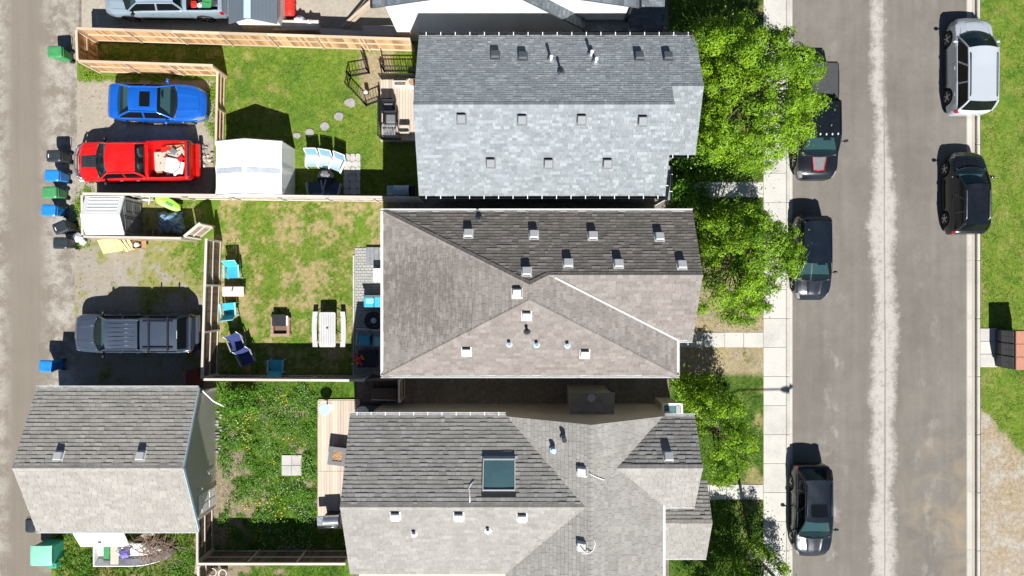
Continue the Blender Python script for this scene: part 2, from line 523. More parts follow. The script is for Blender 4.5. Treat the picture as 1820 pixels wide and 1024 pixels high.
# ------------------------------------------------------------------ mesh helpers
class MB:
    def __init__(self):
        self.v, self.f, self.mi = [], [], []

    def add(self, vs, fs, mi=0):
        b = len(self.v)
        self.v.extend([tuple(p) for p in vs])
        self.f.extend([tuple(i + b for i in q) for q in fs])
        self.mi.extend([mi] * len(fs))
        return self

    def box(self, c, s, rz=0.0, mi=0, taper=1.0, M4=None):
        x, y, z = (k / 2 for k in s)
        vs = []
        for sz, t in ((-1, 1.0), (1, taper)):
            for sx, sy in ((-1, -1), (1, -1), (1, 1), (-1, 1)):
                vs.append(Vector((sx * x * t, sy * y * t, sz * z)))
        rot = Matrix.Rotation(rz, 3, 'Z') if M4 is None else M4
        vs = [rot @ p + Vector(c) for p in vs]
        return self.add(vs, [(3, 2, 1, 0), (4, 5, 6, 7), (0, 1, 5, 4), (1, 2, 6, 5), (2, 3, 7, 6), (3, 0, 4, 7)], mi)

    def cbox(self, c, s, b=0.02, rz=0.0, mi=0):
        """box with chamfered vertical and top edges"""
        x, y = s[0] / 2, s[1] / 2
        z0, z1 = c[2] - s[2] / 2, c[2] + s[2] / 2
        def ring(i, z):
            X, Y = x - i, y - i
            return [(-X + b, -Y, z), (X - b, -Y, z), (X, -Y + b, z), (X, Y - b, z), (X - b, Y, z), (-X + b, Y, z), (-X, Y - b, z), (-X, -Y + b, z)]
        vs = ring(0, z0) + ring(0, z1 - b) + ring(b, z1)
        fs = [tuple(range(7, -1, -1)), tuple(range(16, 24))]
        for k in range(2):
            for i in range(8):
                j = (i + 1) % 8
                fs.append((k * 8 + i, k * 8 + j, k * 8 + 8 + j, k * 8 + 8 + i))
        rot = Matrix.Rotation(rz, 3, 'Z')
        o = Vector((c[0], c[1], 0))
        return self.add([rot @ Vector(p) + o for p in vs], fs, mi)

    def bar(self, p0, p1, w, h=None, up=(0, 0, 1), mi=0):
        h = w if h is None else h
        p0, p1 = Vector(p0), Vector(p1)
        d = (p1 - p0).normalized()
        u = Vector(up)
        if abs(d.dot(u)) > 0.98:
            u = Vector((0, 1, 0))
        s = d.cross(u).normalized()
        t = s.cross(d).normalized()
        vs = []
        for p in (p0, p1):
            for a, b in ((-1, -1), (1, -1), (1, 1), (-1, 1)):
                vs.append(p + s * (a * w / 2) + t * (b * h / 2))
        return self.add(vs, [(0, 1, 2, 3), (7, 6, 5, 4), (0, 4, 5, 1), (1, 5, 6, 2), (2, 6, 7, 3), (3, 7, 4, 0)], mi)

    def tube(self, pts, r, n=7, mi=0, cap=True):
        pts = [Vector(p) for p in pts]
        rs = r if isinstance(r, (list, tuple)) else [r] * len(pts)
        vs, fs = [], []
        ref = Vector((0.0137, 0.021, 1)).normalized()
        for i, p in enumerate(pts):
            d = (pts[min(i + 1, len(pts) - 1)] - pts[max(i - 1, 0)]).normalized()
            u = ref if abs(d.dot(ref)) < 0.95 else Vector((0, 1, 0))
            s = d.cross(u).normalized()
            t = s.cross(d)
            for k in range(n):
                a = 2 * math.pi * k / n
                vs.append(p + s * (math.cos(a) * rs[i]) + t * (math.sin(a) * rs[i]))
        for i in range(len(pts) - 1):
            for k in range(n):
                k2 = (k + 1) % n
                fs.append((i * n + k, i * n + k2, (i + 1) * n + k2, (i + 1) * n + k))
        if cap:
            fs.append(tuple(range(n - 1, -1, -1)))
            fs.append(tuple((len(pts) - 1) * n + k for k in range(n)))
        return self.add(vs, fs, mi)

    def lathe(self, prof, n=20, c=(0, 0, 0), mi=0, axis='z'):
        vs, fs = [], []
        for r, z in prof:
            for k in range(n):
                a = 2 * math.pi * k / n
                q = (r * math.cos(a), r * math.sin(a), z)
                if axis == 'y':
                    q = (q[0], q[2], q[1])
                elif axis == 'x':
                    q = (q[2], q[0], q[1])
                vs.append((q[0] + c[0], q[1] + c[1], q[2] + c[2]))
        for i in range(len(prof) - 1):
            for k in range(n):
                k2 = (k + 1) % n
                fs.append((i * n + k, i * n + k2, (i + 1) * n + k2, (i + 1) * n + k))
        fs.append(tuple(range(n - 1, -1, -1)))
        fs.append(tuple((len(prof) - 1) * n + k for k in range(n)))
        return self.add(vs, fs, mi)

    def grid(self, fn, nu, nv, mi=0, flip=False):
        vs = [fn(i / nu, j / nv) for j in range(nv + 1) for i in range(nu + 1)]
        fs = []
        for j in range(nv):
            for i in range(nu):
                a = j * (nu + 1) + i
                q = (a, a + 1, a + nu + 2, a + nu + 1)
                fs.append(q[::-1] if flip else q)
        return self.add(vs, fs, mi)

    def prism(self, pts, z0, z1, mi=0):
        n = len(pts)
        vs = [(x, y, z0) for x, y in pts] + [(x, y, z1) for x, y in pts]
        fs = [tuple(range(n - 1, -1, -1)), tuple(range(n, 2 * n))]
        for i in range(n):
            j = (i + 1) % n
            fs.append((i, j, n + j, n + i))
        return self.add(vs, fs, mi)

    def ball(self, c, r, n=12, m=8, mi=0, jit=0.0, rnd=None):
        rx, ry, rz = r if isinstance(r, (tuple, list)) else (r, r, r)
        vs, fs = [], []
        for i in range(m + 1):
            th = math.pi * i / m
            for k in range(n):
                a = 2 * math.pi * k / n
                j = 1.0 + (rnd.uniform(-jit, jit) if rnd else 0.0)
                vs.append((c[0] + rx * math.sin(th) * math.cos(a) * j, c[1] + ry * math.sin(th) * math.sin(a) * j, c[2] + rz * math.cos(th) * j))
        for i in range(m):
            for k in range(n):
                k2 = (k + 1) % n
                fs.append((i * n + k, (i + 1) * n + k, (i + 1) * n + k2, i * n + k2))
        return self.add(vs, fs, mi)

    def mesh(self, name, mats, smooth=False):
        me = bpy.data.meshes.new(name)
        me.from_pydata(self.v, [], self.f)
        for m in (mats if isinstance(mats, (list, tuple)) else [mats]):
            me.materials.append(M[m] if isinstance(m, str) else m)
        if any(self.mi):
            me.polygons.foreach_set('material_index', self.mi)
        if smooth:
            me.polygons.foreach_set('use_smooth', [True] * len(me.polygons))
        me.update()
        return me

    def build(self, name, mats, parent=None, smooth=False, loc=(0, 0, 0), rz=0.0):
        return link(name, self.mesh(name, mats, smooth), parent, loc, rz)


def link(name, me, parent=None, loc=(0, 0, 0), rz=0.0):
    o = bpy.data.objects.new(name, me)
    COL.objects.link(o)
    o.location = loc
    o.rotation_euler = (0, 0, rz)
    if parent is not None:
        o.parent = parent
    return o


def sharp_smooth(o, ang=35):
    """smooth shading with hard edges kept"""
    me = o.data
    me.polygons.foreach_set('use_smooth', [True] * len(me.polygons))
    try:
        me.set_sharp_from_angle(angle=math.radians(ang))
    except Exception:
        pass
    return o


def thing(name, label, cat, loc=(0, 0, 0), rz=0.0, group=None):
    o = bpy.data.objects.new(name, None)
    COL.objects.link(o)
    o.location = loc
    o.rotation_euler = (0, 0, rz)
    o.empty_display_size = 0.2
    return tag(o, label, cat, group)


def tag(o, label, cat, group=None, kind=None):
    o['label'] = label
    o['category'] = cat
    if group:
        o['group'] = group
    if kind:
        o['kind'] = kind
    return o


def struct(o):
    o['kind'] = 'structure'
    return o


def fbm(x, y, s, seed=0.0, oct=4):
    return 0.5 + 0.5 * mnoise.fractal(Vector((x * s + seed * 17.3, y * s - seed * 9.1, seed)), 1.0, 2.0, oct)


def lerp3(a, b, t):
    t = max(0.0, min(1.0, t))
    return (a[0] + (b[0] - a[0]) * t, a[1] + (b[1] - a[1]) * t, a[2] + (b[2] - a[2]) * t)


def sstep(a, b, x):
    t = max(0.0, min(1.0, (x - a) / (b - a)))
    return t * t * (3 - 2 * t)


# ------------------------------------------------------------------ ground
def sheet(name, pts, z, mat):
    mb = MB()
    mb.add([(x, y, z) for x, y in pts], [tuple(range(len(pts)))])
    return struct(mb.build(name, mat))


def rect(x0, y0, x1, y1):
    return [(x0, y0), (x1, y0), (x1, y1), (x0, y1)]


def prect(px0, py0, px1, py1, z=0.0):
    (x0, y1), (x1, y0) = G(px0, py0, z), G(px1, py1, z)
    return x0, y0, x1, y1


def cover_sheet(name, x0, y0, x1, y1, z, fn, step=0.14, relief=0.0, mat='earth'):
    """A gently uneven ground sheet whose 'cover' attribute says what grows or lies there."""
    nx, ny = max(2, int((x1 - x0) / step)), max(2, int((y1 - y0) / step))
    vs, cs = [], []
    for j in range(ny + 1):
        y = y0 + (y1 - y0) * j / ny
        for i in range(nx + 1):
            x = x0 + (x1 - x0) * i / nx
            edge = i in (0, nx) or j in (0, ny)
            vs.append((x, y, z + (0 if edge else relief * (fbm(x, y, 0.9, 3.0, 2) - 0.3))))
            c = fn(x, y)
            cs.extend((c[0], c[1], c[2], 1.0))
    fs = [(j * (nx + 1) + i, j * (nx + 1) + i + 1, (j + 1) * (nx + 1) + i + 1, (j + 1) * (nx + 1) + i) for j in range(ny) for i in range(nx)]
    me = bpy.data.meshes.new(name)
    me.from_pydata(vs, [], fs)
    at = me.attributes.new('cover', 'FLOAT_COLOR', 'POINT')
    at.data.foreach_set('color', cs)
    me.materials.append(M[mat])
    me.polygons.foreach_set('use_smooth', [True] * len(me.polygons))
    return struct(link(name, me))


def tufts(name, label, boxes, fn, dens, z, h=(0.012, 0.04), green=0.0, skip=None, spread=0.085):
    """Short blades of grass: one uncountable mesh per lawn."""
    V, F, C = [], [], []
    for (x0, y0, x1, y1) in boxes:
        n = int((x1 - x0) * (y1 - y0) * dens)
        for _ in range(n):
            x, y = R.uniform(x0, x1), R.uniform(y0, y1)
            c = fn(x, y)
            g = c[1] - 0.9 * c[0]
            if g < green and R.random() < 0.93:
                continue
            if skip and skip(x, y):
                continue
            k = R.uniform(0.55, 1.55)
            cc = (c[0] * k * R.uniform(0.85, 1.25), c[1] * k, c[2] * k, 1.0)
            for _b in range(3):
                a = R.uniform(0, 6.283)
                bx, by = x + R.uniform(-0.03, 0.03), y + R.uniform(-0.03, 0.03)
                w, hh, ln = R.uniform(0.012, 0.026), R.uniform(*h), R.uniform(0.3, 1.0) * spread
                b = len(V)
                V.append((bx - math.sin(a) * w, by + math.cos(a) * w, z))
                V.append((bx + math.sin(a) * w, by - math.cos(a) * w, z))
                V.append((bx + math.cos(a) * ln, by + math.sin(a) * ln, z + hh))
                F.append((b, b + 1, b + 2))
                C.extend(cc * 3)
    me = bpy.data.meshes.new(name)
    me.from_pydata(V, [], F)
    at = me.attributes.new('cover', 'FLOAT_COLOR', 'POINT')
    at.data.foreach_set('color', C)
    me.materials.append(M['blade'])
    o = link(name, me)
    return tag(o, label, 'grass', kind='stuff')


# palettes (albedo)
GREEN = (0.118, 0.205, 0.024)
LUSH = (0.068, 0.155, 0.018)
YGREEN = (0.178, 0.232, 0.038)
STRAW = (0.34, 0.275, 0.135)
SOIL = (0.20, 0.15, 0.10)
DIRT = (0.33, 0.275, 0.205)
SAND = (0.37, 0.32, 0.25)
GRAVEL = (0.34, 0.32, 0.29)


def c_yard1(x, y):
    a, b, d = fbm(x, y, 0.35, 1), fbm(x, y, 1.6, 2), fbm(x, y, 5.0, 6, 3)
    c = lerp3(GREEN, YGREEN, sstep(0.28, 0.68, 0.5 * a + 0.5 * b + 0.4 * (d - 0.5)))
    # tired turf towards the alley end
    c = lerp3(c, STRAW, 0.55 * sstep(0.5, 0.8, b * 0.7 + d * 0.3) * sstep(-9.5, -14.0, x))
    c = lerp3(c, LUSH, 0.6 * sstep(0.55, 0.75, fbm(x, y, 0.8, 9)))
    # worn soil inside the small black fence and behind the deck
    dx = abs(x + 7.15) - 0.75
    dy = abs(y - 11.15) - 1.3
    if x > -8.7 and y > 9.2:
        k = sstep(0.35, -0.15, max(dx, dy) + 0.5 * (b - 0.5))
        c = lerp3(c, lerp3(DIRT, STRAW, d), k)
    return c


def c_yard2(x, y):
    a, b, d = fbm(x, y, 0.45, 11), fbm(x, y, 1.5, 12), fbm(x, y, 6.0, 13, 3)
    c = lerp3(GREEN, YGREEN, sstep(0.3, 0.62, 0.6 * b + 0.4 * d))
    c = lerp3(c, STRAW, 0.95 * sstep(0.49, 0.62, 0.35 * a + 0.35 * b + 0.3 * d + 0.03))
    return c


def c_yard3(x, y):
    a, b, d = fbm(x, y, 0.5, 21), fbm(x, y, 1.7, 22), fbm(x, y, 6.0, 23, 3)
    c = lerp3(LUSH, GREEN, sstep(0.35, 0.7, 0.5 * b + 0.5 * d))
    c = lerp3(c, YGREEN, 0.5 * sstep(0.55, 0.8, a))
    soil = sstep(0.56, 0.68, 0.55 * b + 0.45 * a + 0.35 * sstep(-13.0, -15.3, x) * sstep(-7.8, -9.2, y) - 0.05)
    c = lerp3(c, lerp3(SOIL, DIRT, d), 0.9 * soil)
    return c


def c_pad2(x, y):
    a, b, d = fbm(x, y, 0.5, 31), fbm(x, y, 1.4, 32), fbm(x, y, 6.0, 33, 3)
    c = lerp3(GRAVEL, DIRT, b)
    gr = 0.06 + 0.45 * a + 0.4 * b + 0.3 * (d - 0.5) + 0.28 * sstep(-20.5, -17.0, x) * sstep(-1.0, 1.5, y) - 0.12 * sstep(-18.5, -21.5, x)
    c = lerp3(c, lerp3(STRAW, YGREEN, d), sstep(0.42, 0.58, gr))
    c = lerp3(c, GREEN, sstep(0.62, 0.78, gr + 0.12 * sstep(-4.0, -5.0, y)))
    return c


def c_pad1(x, y):
    a, b, d = fbm(x, y, 0.6, 41), fbm(x, y, 1.7, 42), fbm(x, y, 7.0, 43, 3)
    c = lerp3((0.32, 0.28, 0.22), (0.42, 0.38, 0.315), 0.5 * b + 0.5 * d)
    e = max(sstep(10.45, 11.2, y), sstep(-16.0, -15.6, x))
    c = lerp3(c, lerp3(GREEN, YGREEN, d), sstep(0.62, 0.85, e * 0.75 + 0.55 * b - 0.05))
    return c


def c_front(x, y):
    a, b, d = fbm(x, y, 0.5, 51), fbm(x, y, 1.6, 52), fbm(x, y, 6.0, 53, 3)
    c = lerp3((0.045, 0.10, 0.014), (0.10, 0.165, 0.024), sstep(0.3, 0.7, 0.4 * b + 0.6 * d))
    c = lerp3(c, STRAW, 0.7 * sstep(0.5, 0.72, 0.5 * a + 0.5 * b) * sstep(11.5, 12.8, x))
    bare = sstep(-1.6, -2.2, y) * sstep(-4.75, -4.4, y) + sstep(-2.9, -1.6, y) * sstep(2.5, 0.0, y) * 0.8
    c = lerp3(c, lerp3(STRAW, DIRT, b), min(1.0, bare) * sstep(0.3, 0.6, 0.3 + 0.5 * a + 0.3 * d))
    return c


def c_right(x, y):
    a, b, d = fbm(x, y, 0.5, 61), fbm(x, y, 1.5, 62), fbm(x, y, 5.0, 63, 3)
    c = lerp3(GREEN, YGREEN, sstep(0.3, 0.66, 0.5 * b + 0.5 * d))
    c = lerp3(c, STRAW, 0.2 * sstep(0.5, 0.75, 0.5 * a + 0.5 * b))
    c = lerp3(c, LUSH, 0.6 * sstep(0.6, 0.75, fbm(x, y, 0.9, 66)))
    # bare clay at the lower end
    lim = -6.4 - 1.05 * (x - 24.7) + 0.8 * (b - 0.5)
    k = sstep(0.3, -0.3, y - lim)
    k = k if x < 27.4 else sstep(0.3, -0.3, y - (-9.2 + 0.8 * (b - 0.5)))
    cl = lerp3(SAND, (0.36, 0.29, 0.20), sstep(0.35, 0.65, fbm(x, y * 1.3, 0.7, 67, 5)))
    cl = lerp3(cl, (0.41, 0.375, 0.315), sstep(0.5, 0.75, fbm(x, y, 1.1, 68, 5)))
    return lerp3(c, cl, k)


def c_gap(x, y):
    b, d = fbm(x, y, 1.6, 71), fbm(x, y, 7.0, 72, 3)
    return lerp3((0.14, 0.115, 0.09), (0.30, 0.27, 0.23), 0.6 * d + 0.4 * b)


def c_verge(x, y):
    a, b, d = fbm(x, y, 0.6, 81), fbm(x, y, 1.8, 82), fbm(x, y, 6.0, 83, 3)
    c = lerp3(LUSH, YGREEN, sstep(0.35, 0.7, 0.5 * b + 0.5 * d))
    return lerp3(c, STRAW, 0.5 * sstep(0.55, 0.75, a))


def c_yard0(x, y):
    b, d = fbm(x, y, 0.8, 91), fbm(x, y, 6.0, 92, 3)
    return lerp3((0.34, 0.30, 0.24), (0.46, 0.42, 0.35), 0.5 * b + 0.5 * d)


ST = -0.13                                     # street level below the yards
sheet('ground', rect(-160, -160, 160, 160), -0.40, plain('bare_earth', (0.24, 0.20, 0.15), 0.95, var=0.25, scale=0.5))
sheet('alley_road', rect(-60, -45, -22.8, 45), 0.0, 'alley')
sheet('street_road', rect(14.75, -45, 24.2, 45), ST, 'street')
soil = cover_sheet('yard_soil', -22.95, -26, 13.3, 26, -0.03, c_gap, 0.4)
cover_sheet('parking_pad', *prect(137, 112, 392, 349), 0.004, c_pad1, mat='earth_soft')
cover_sheet('parking_pad', *prect(133, 349, 392, 700), 0.008, c_pad2, mat='earth_soft')
cover_sheet('lawn', *prect(388, 62, 760, 349), 0.012, c_yard1, relief=0.03)
cover_sheet('lawn', *prect(137, 62, 388, 112), 0.012, c_yard1, relief=0.02)
cover_sheet('lawn', *prect(392, 349, 690, 671), 0.016, c_yard2, relief=0.03)
cover_sheet('garden_bed', *prect(381, 671, 632, 1000), 0.012, c_yard3, relief=0.04)
cover_sheet('lawn', *prect(350, 1000, 632, 1100), 0.016, c_yard3, relief=0.03)
cover_sheet('grass_verge', *prect(92, 935, 352, 1100), 0.02, c_verge, relief=0.03)
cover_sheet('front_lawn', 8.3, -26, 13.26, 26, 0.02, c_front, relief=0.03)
cover_sheet('lawn', 24.72, -26, 34, 26, 0.0, c_right, relief=0.03)
cover_sheet('back_lot', -22.7, *[prect(0, 0, 0, 64)[1]], 2.0, 26, -0.01, c_yard0, 0.2, mat='earth_soft')

tufts('lawn_grass', 'short bright green grass of the fenced upper lawn', [prect(390, 66, 745, 345), prect(140, 66, 388, 110)], c_yard1, 150, 0.014, green=0.03)
tufts('lawn_grass', 'patchy yellow and green grass of the middle lawn', [prect(394, 352, 632, 668)], c_yard2, 150, 0.018, green=0.02)
tufts('garden_grass', 'dense green weeds of the lower garden', [prect(384, 676, 620, 998), prect(355, 1004, 612, 1040)], c_yard3, 170, 0.014, (0.03, 0.08), green=0.03, spread=0.13, skip=lambda x, y: -12.25 < x < -11.0 and -9.98 < y < -8.7)
tufts('verge_grass', 'rough green grass behind the garage', [prect(100, 940, 350, 1040)], c_verge, 170, 0.022, (0.05, 0.14), spread=0.09)
tufts('pad_weeds', 'thin weeds on the gravel by the alley', [prect(136, 352, 360, 690), prect(140, 115, 386, 345)], lambda x, y: c_pad2(x, y) if y < 4.9 else c_pad1(x, y), 90, 0.012, (0.015, 0.05), green=0.045, spread=0.09)
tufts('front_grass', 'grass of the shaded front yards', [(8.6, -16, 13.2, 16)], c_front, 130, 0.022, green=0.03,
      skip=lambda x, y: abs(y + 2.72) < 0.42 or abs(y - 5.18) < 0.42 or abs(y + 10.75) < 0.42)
tufts('verge_grass', 'mown roadside grass beside the kerb', [(24.75, -12, 27.6, 16)], c_right, 150, 0.002, green=0.03)

# pavement slabs, kerbs and walks
def slab(name, parent, x0, y0, x1, y1, z0, z1, mat, bev=0.012):
    me = MB().cbox((0, 0, (z0 + z1) / 2), (x1 - x0, y1 - y0, z1 - z0), bev).mesh(name, mat)
    return link(name, me, parent, ((x0 + x1) / 2, (y0 + y1) / 2, 0))


pav = struct(sheet('pavement', rect(13.24, -26, 14.45, 26), -0.10, 'gutter_pan'))
pitch = 1.53
y = -16.9
slab_me = MB().cbox((0, 0, -0.02), (1.19, pitch - 0.014, 0.10), 0.01).mesh('paving_slab', 'concrete')
kerb_me = MB().cbox((0, 0, -0.045), (0.17, pitch * 2 - 0.012, 0.17), 0.025).mesh('kerb_stone', 'kerb')
kl = struct(sheet('kerb', rect(14.44, -26, 14.80, 26), ST + 0.002, 'gutter_pan'))
kr = struct(sheet('kerb', rect(24.05, -26, 24.70, 26), ST + 0.004, 'gutter_pan'))
pan_me = MB().cbox((0, 0, ST - 0.03), (0.20, pitch * 2 - 0.012, 0.09), 0.008).mesh('gutter_slab', 'kerb')
pan2_me = MB().cbox((0, 0, ST - 0.03), (0.24, pitch * 2 - 0.012, 0.09), 0.008).mesh('gutter_slab', 'kerb')
i = 0
while y < 17.5:
    link('paving_slab', slab_me, pav, (13.85, y + pitch / 2, R.uniform(-0.004, 0.004)))
    if i % 2 == 0:
        link('kerb_stone', kerb_me, kl, (14.545, y + pitch, R.uniform(-0.003, 0.003)))
        link('gutter_slab', pan_me, kl, (14.74, y + pitch, 0.0))
        link('gutter_slab', pan2_me, kr, (24.20, y + pitch, 0.0))
        link('kerb_stone', kerb_me, kr, (24.60, y + pitch, R.uniform(-0.003, 0.003)))
    y += pitch
    i += 1


def walk(py, xs, zt=0.03, w=0.78):
    _, yy = G(0, py)
    wk = struct(sheet('front_path', rect(xs[0], yy - w / 2 - 0.03, xs[-1], yy + w / 2 + 0.03), 0.024, M['pad']))
    for a, b in zip(xs[:-1], xs[1:]):
        slab('path_slab', wk, a + 0.012, yy - w / 2 + R.uniform(-0.02, 0.02), b - 0.012, yy + w / 2, 0.0, zt + R.uniform(0.012, 0.03), 'concrete')


walk(337, [8.9, 10.0, 10.7, 11.15, 11.9, 12.6, 13.24])
walk(604, [8.3, 9.1, 10.1, 11.2, 12.2, 13.24])
walk(874, [9.6, 10.4, 11.3, 12.2, 13.24])

M['vent_grey'] = plain('grey_vent_paint', (0.17, 0.185, 0.20), 0.55, var=0.12)
M['vent_dark'] = plain('dark_vent_flange_and_shade', (0.09, 0.10, 0.11), 0.55, var=0.12)  # dark flange colour; on the north slope hoods it paints in shade
M['vent_pale'] = plain('pale_vent_paint', (0.50, 0.51, 0.52), 0.5, var=0.08)
M['table_white'] = plain('weathered_white_plastic', (0.50, 0.50, 0.50), 0.5, var=0.1, scale=3)
M['vent_white'] = plain('weathered_white_vent', (0.60, 0.60, 0.595), 0.5, var=0.14, scale=4)
# ------------------------------------------------------------------ roofs
def clip_poly(poly, f):
    out = []
    for i in range(len(poly)):
        p, q = poly[i], poly[(i + 1) % len(poly)]
        a, b = f(p), f(q)
        if a >= 0:
            out.append(p)
        if (a >= 0) != (b >= 0):
            t = a / (a - b)
            out.append((p[0] + (q[0] - p[0]) * t, p[1] + (q[1] - p[1]) * t))
    return out


def clip_convex(poly, conv):
    for i in range(len(conv)):
        (ax, ay), (bx, by) = conv[i], conv[(i + 1) % len(conv)]
        poly = clip_poly(poly, lambda p: (bx - ax) * (p[1] - ay) - (by - ay) * (p[0] - ax))
        if len(poly) < 3:
            return []
    return poly


def frame_of(pl):
    pts = [Vector(p) for p in pl]
    n = (pts[1] - pts[0]).cross(pts[2] - pts[0]).normalized()
    if n.z < 0:
        pts.reverse()
        n = -n
    up = (Vector((0, 0, 1)) - n * n.z).normalized()
    h = up.cross(n).normalized()
    return pts, n, h, up


def shingles(roof, planes, course, widths, mat, lip=0.016, top=300, rnd=None):
    """Every shingle is a lapped wedge of its own; the uppermost ones are separate pieces, the rest one field."""
    rnd = rnd or R
    full, V, F, T = [], [], [], []
    for pl in planes:
        pts, n, h, up = frame_of(pl)
        o = pts[0]
        p2 = [((p - o).dot(h), (p - o).dot(up)) for p in pts]
        area = sum(p2[i][0] * p2[(i + 1) % len(p2)][1] - p2[(i + 1) % len(p2)][0] * p2[i][1] for i in range(len(p2)))
        if area < 0:
            p2.reverse()
        us, vs = [p[0] for p in p2], [p[1] for p in p2]
        rows = int(math.ceil((max(vs) - min(vs)) / course))
        for r in range(rows):
            v0 = min(vs) + r * course
            u = min(us) - rnd.uniform(0, widths[-1])
            while u < max(us):
                w = rnd.choice(widths)
                ti = rnd.choice((0, 1, 2, 2, 3, 3, 3, 4, 4, 5, 6, 7))
                u0, u1 = u + 0.004, u + w - 0.004
                u += w
                rc = [(u0, v0), (u1, v0), (u1, v0 + course), (u0, v0 + course)]
                q = clip_convex(rc, p2)
                if len(q) < 3:
                    continue
                if len(q) == 4 and abs(sum(q[i][0] * q[(i + 1) % 4][1] - q[(i + 1) % 4][0] * q[i][1] for i in range(4)) / 2 - (u1 - u0) * course) < 1e-5:
                    full.append((o + h * u0 + up * v0, h, up, n, widths.index(w), ti))
                    continue
                emit(V, F, T, q, v0, course, lip, o, h, up, n, ti / 7.0)
    full.sort(key=lambda s: -s[0].z)
    cache = {}
    for s in full[:top]:
        key = (s[4], s[5])
        if key not in cache:
            w = widths[s[4]] - 0.008
            v, f, t = [], [], []
            emit(v, f, t, [(0, 0), (w, 0), (w, course), (0, course)], 0, course, lip, Vector(), Vector((1, 0, 0)), Vector((0, 1, 0)), Vector((0, 0, 1)), s[5] / 7.0)
            cache[key] = tint_mesh('shingle', v, f, t, mat)
        ob = link('shingle', cache[key], roof)
        m = Matrix((s[1], s[2], s[3])).transposed().to_4x4()
        m.translation = s[0]
        ob.matrix_local = m
    for s in full[top:]:
        w = widths[s[4]] - 0.008
        emit(V, F, T, [(0, 0), (w, 0), (w, course), (0, course)], 0, course, lip, s[0], s[1], s[2], s[3], s[5] / 7.0)
    ob = link('shingle_field', tint_mesh('shingle_field', V, F, T, mat), roof)
    ob['kind'] = 'stuff'


def emit(V, F, T, q, v0, course, lip, o, h, up, n, t):
    b, k = len(V), len(q)
    lift = R.choice((0.75, 0.9, 1.0, 1.1, 1.3, 1.6))
    for (u, v) in q:
        e = 0.006 + lip * lift * (1 - (v - v0) / course)
        V.append(tuple(o + h * u + up * v + n * e))
    for (u, v) in q:
        V.append(tuple(o + h * u + up * v - n * 0.002))
    F.append(tuple(range(b, b + k)))
    for i in range(k):
        j = (i + 1) % k
        F.append((b + i, b + k + i, b + k + j, b + j))
    T.extend([t] * (2 * k))


def tint_mesh(name, V, F, T, mat):
    me = bpy.data.meshes.new(name)
    me.from_pydata(V, [], F)
    at = me.attributes.new('tint', 'FLOAT', 'POINT')
    at.data.foreach_set('value', T)
    me.materials.append(M[mat])
    return me


def ridge_caps(roof, p0, p1, mat, w=0.15, drop=0.06, step=0.2):
    p0, p1 = Vector(p0), Vector(p1)
    d = p1 - p0
    L = d.length
    d.normalize()
    s = d.cross(Vector((0, 0, 1))).normalized()
    t = s.cross(d).normalized()
    n = max(1, int(L / step))
    key = (mat, round(w, 3), round(drop, 3))
    if key not in _caps:
        out = []
        for ti in (1, 3, 4, 6):
            l = step * 1.12
            v = [(0, -w, -drop + 0.006), (0, 0, 0.022), (0, w, -drop + 0.006), (l, -w, -drop), (l, 0, 0.008), (l, w, -drop),
                 (0, -w, -drop - 0.012), (0, 0, -0.004), (0, w, -drop - 0.012), (l, -w, -drop - 0.012), (l, 0, -0.006), (l, w, -drop - 0.012)]
            f = [(1, 0, 3, 4), (2, 1, 4, 5), (0, 1, 7, 6), (1, 2, 8, 7), (0, 6, 9, 3), (2, 5, 11, 8), (4, 3, 9, 10), (5, 4, 10, 11)]
            out.append(tint_mesh('ridge_cap', v, f, [ti / 7.0] * 12, mat))
        _caps[key] = out
    for i in range(n):
        ob = link('ridge_cap', R.choice(_caps[key]), roof)
        m = Matrix((d, -s, t)).transposed().to_4x4()
        m.translation = p0 + d * (L * i / n) + t * 0.02
        ob.matrix_local = m


_caps = {}


def deck_mesh(planes, thick=0.14):
    """Roof boarding with real thickness under the shingles."""
    mb = MB()
    for pl in planes:
        pts, n, h, up = frame_of(pl)
        k = len(pts)
        vs = [tuple(p) for p in pts] + [(p.x, p.y, p.z - thick) for p in pts]
        fs = [tuple(range(k)), tuple(range(2 * k - 1, k - 1, -1))]
        for i in range(k):
            j = (i + 1) % k
            fs.append((i, k + i, k + j, j))
        mb.add(vs, fs)
    return mb


def plane_z(pl, x, y):
    pts, n, h, up = frame_of(pl)
    p = pts[0]
    return p.z - (n.x * (x - p.x) + n.y * (y - p.y)) / n.z, n, h, up


def at_roof(pl, px, py, dz=0.0):
    """World point on roof plane pl seen at pixel (px, py)."""
    z = 6.0
    for _ in range(12):
        x, y = G(px, py, z + dz)
        z = plane_z(pl, x, y)[0]
    return x, y, z


def on_roof(ob, pl, x, y, z, yaw=None):
    _, n, h, up = plane_z(pl, x, y)
    m = Matrix((h, up, n)).transposed().to_4x4()
    m.translation = Vector((x, y, z))
    ob.matrix_local = m


VENTS = {}


def roof_vent(roof, pl, px, py, mat='vent_white', hood=None, size=0.36):
    """Low box vent: flange, hood raised on its up-slope side, louvre slot."""
    hood = hood or mat
    key = (mat, hood, size)
    if key not in VENTS:
        mb = MB()
        s = size
        mb.box((0, -0.04, 0.03), (s * 1.25, s * 1.35, 0.012), mi=0)
        mb.cbox((0, 0.0, 0.13), (s, s, 0.19), 0.02, mi=1)
        mb.box((0, s / 2 + 0.004, 0.08), (s * 0.86, 0.01, 0.06), mi=2)
        mb.box((0, -s / 2 - 0.004, 0.08), (s * 0.86, 0.01, 0.05), mi=2)
        VENTS[key] = mb.mesh('roof_vent', [mat, hood, 'gutter_dark'])
    x, y, z = at_roof(pl, px, py, 0.15)
    ob = link('roof_vent', VENTS[key], roof)
    on_roof(ob, pl, x, y, z)


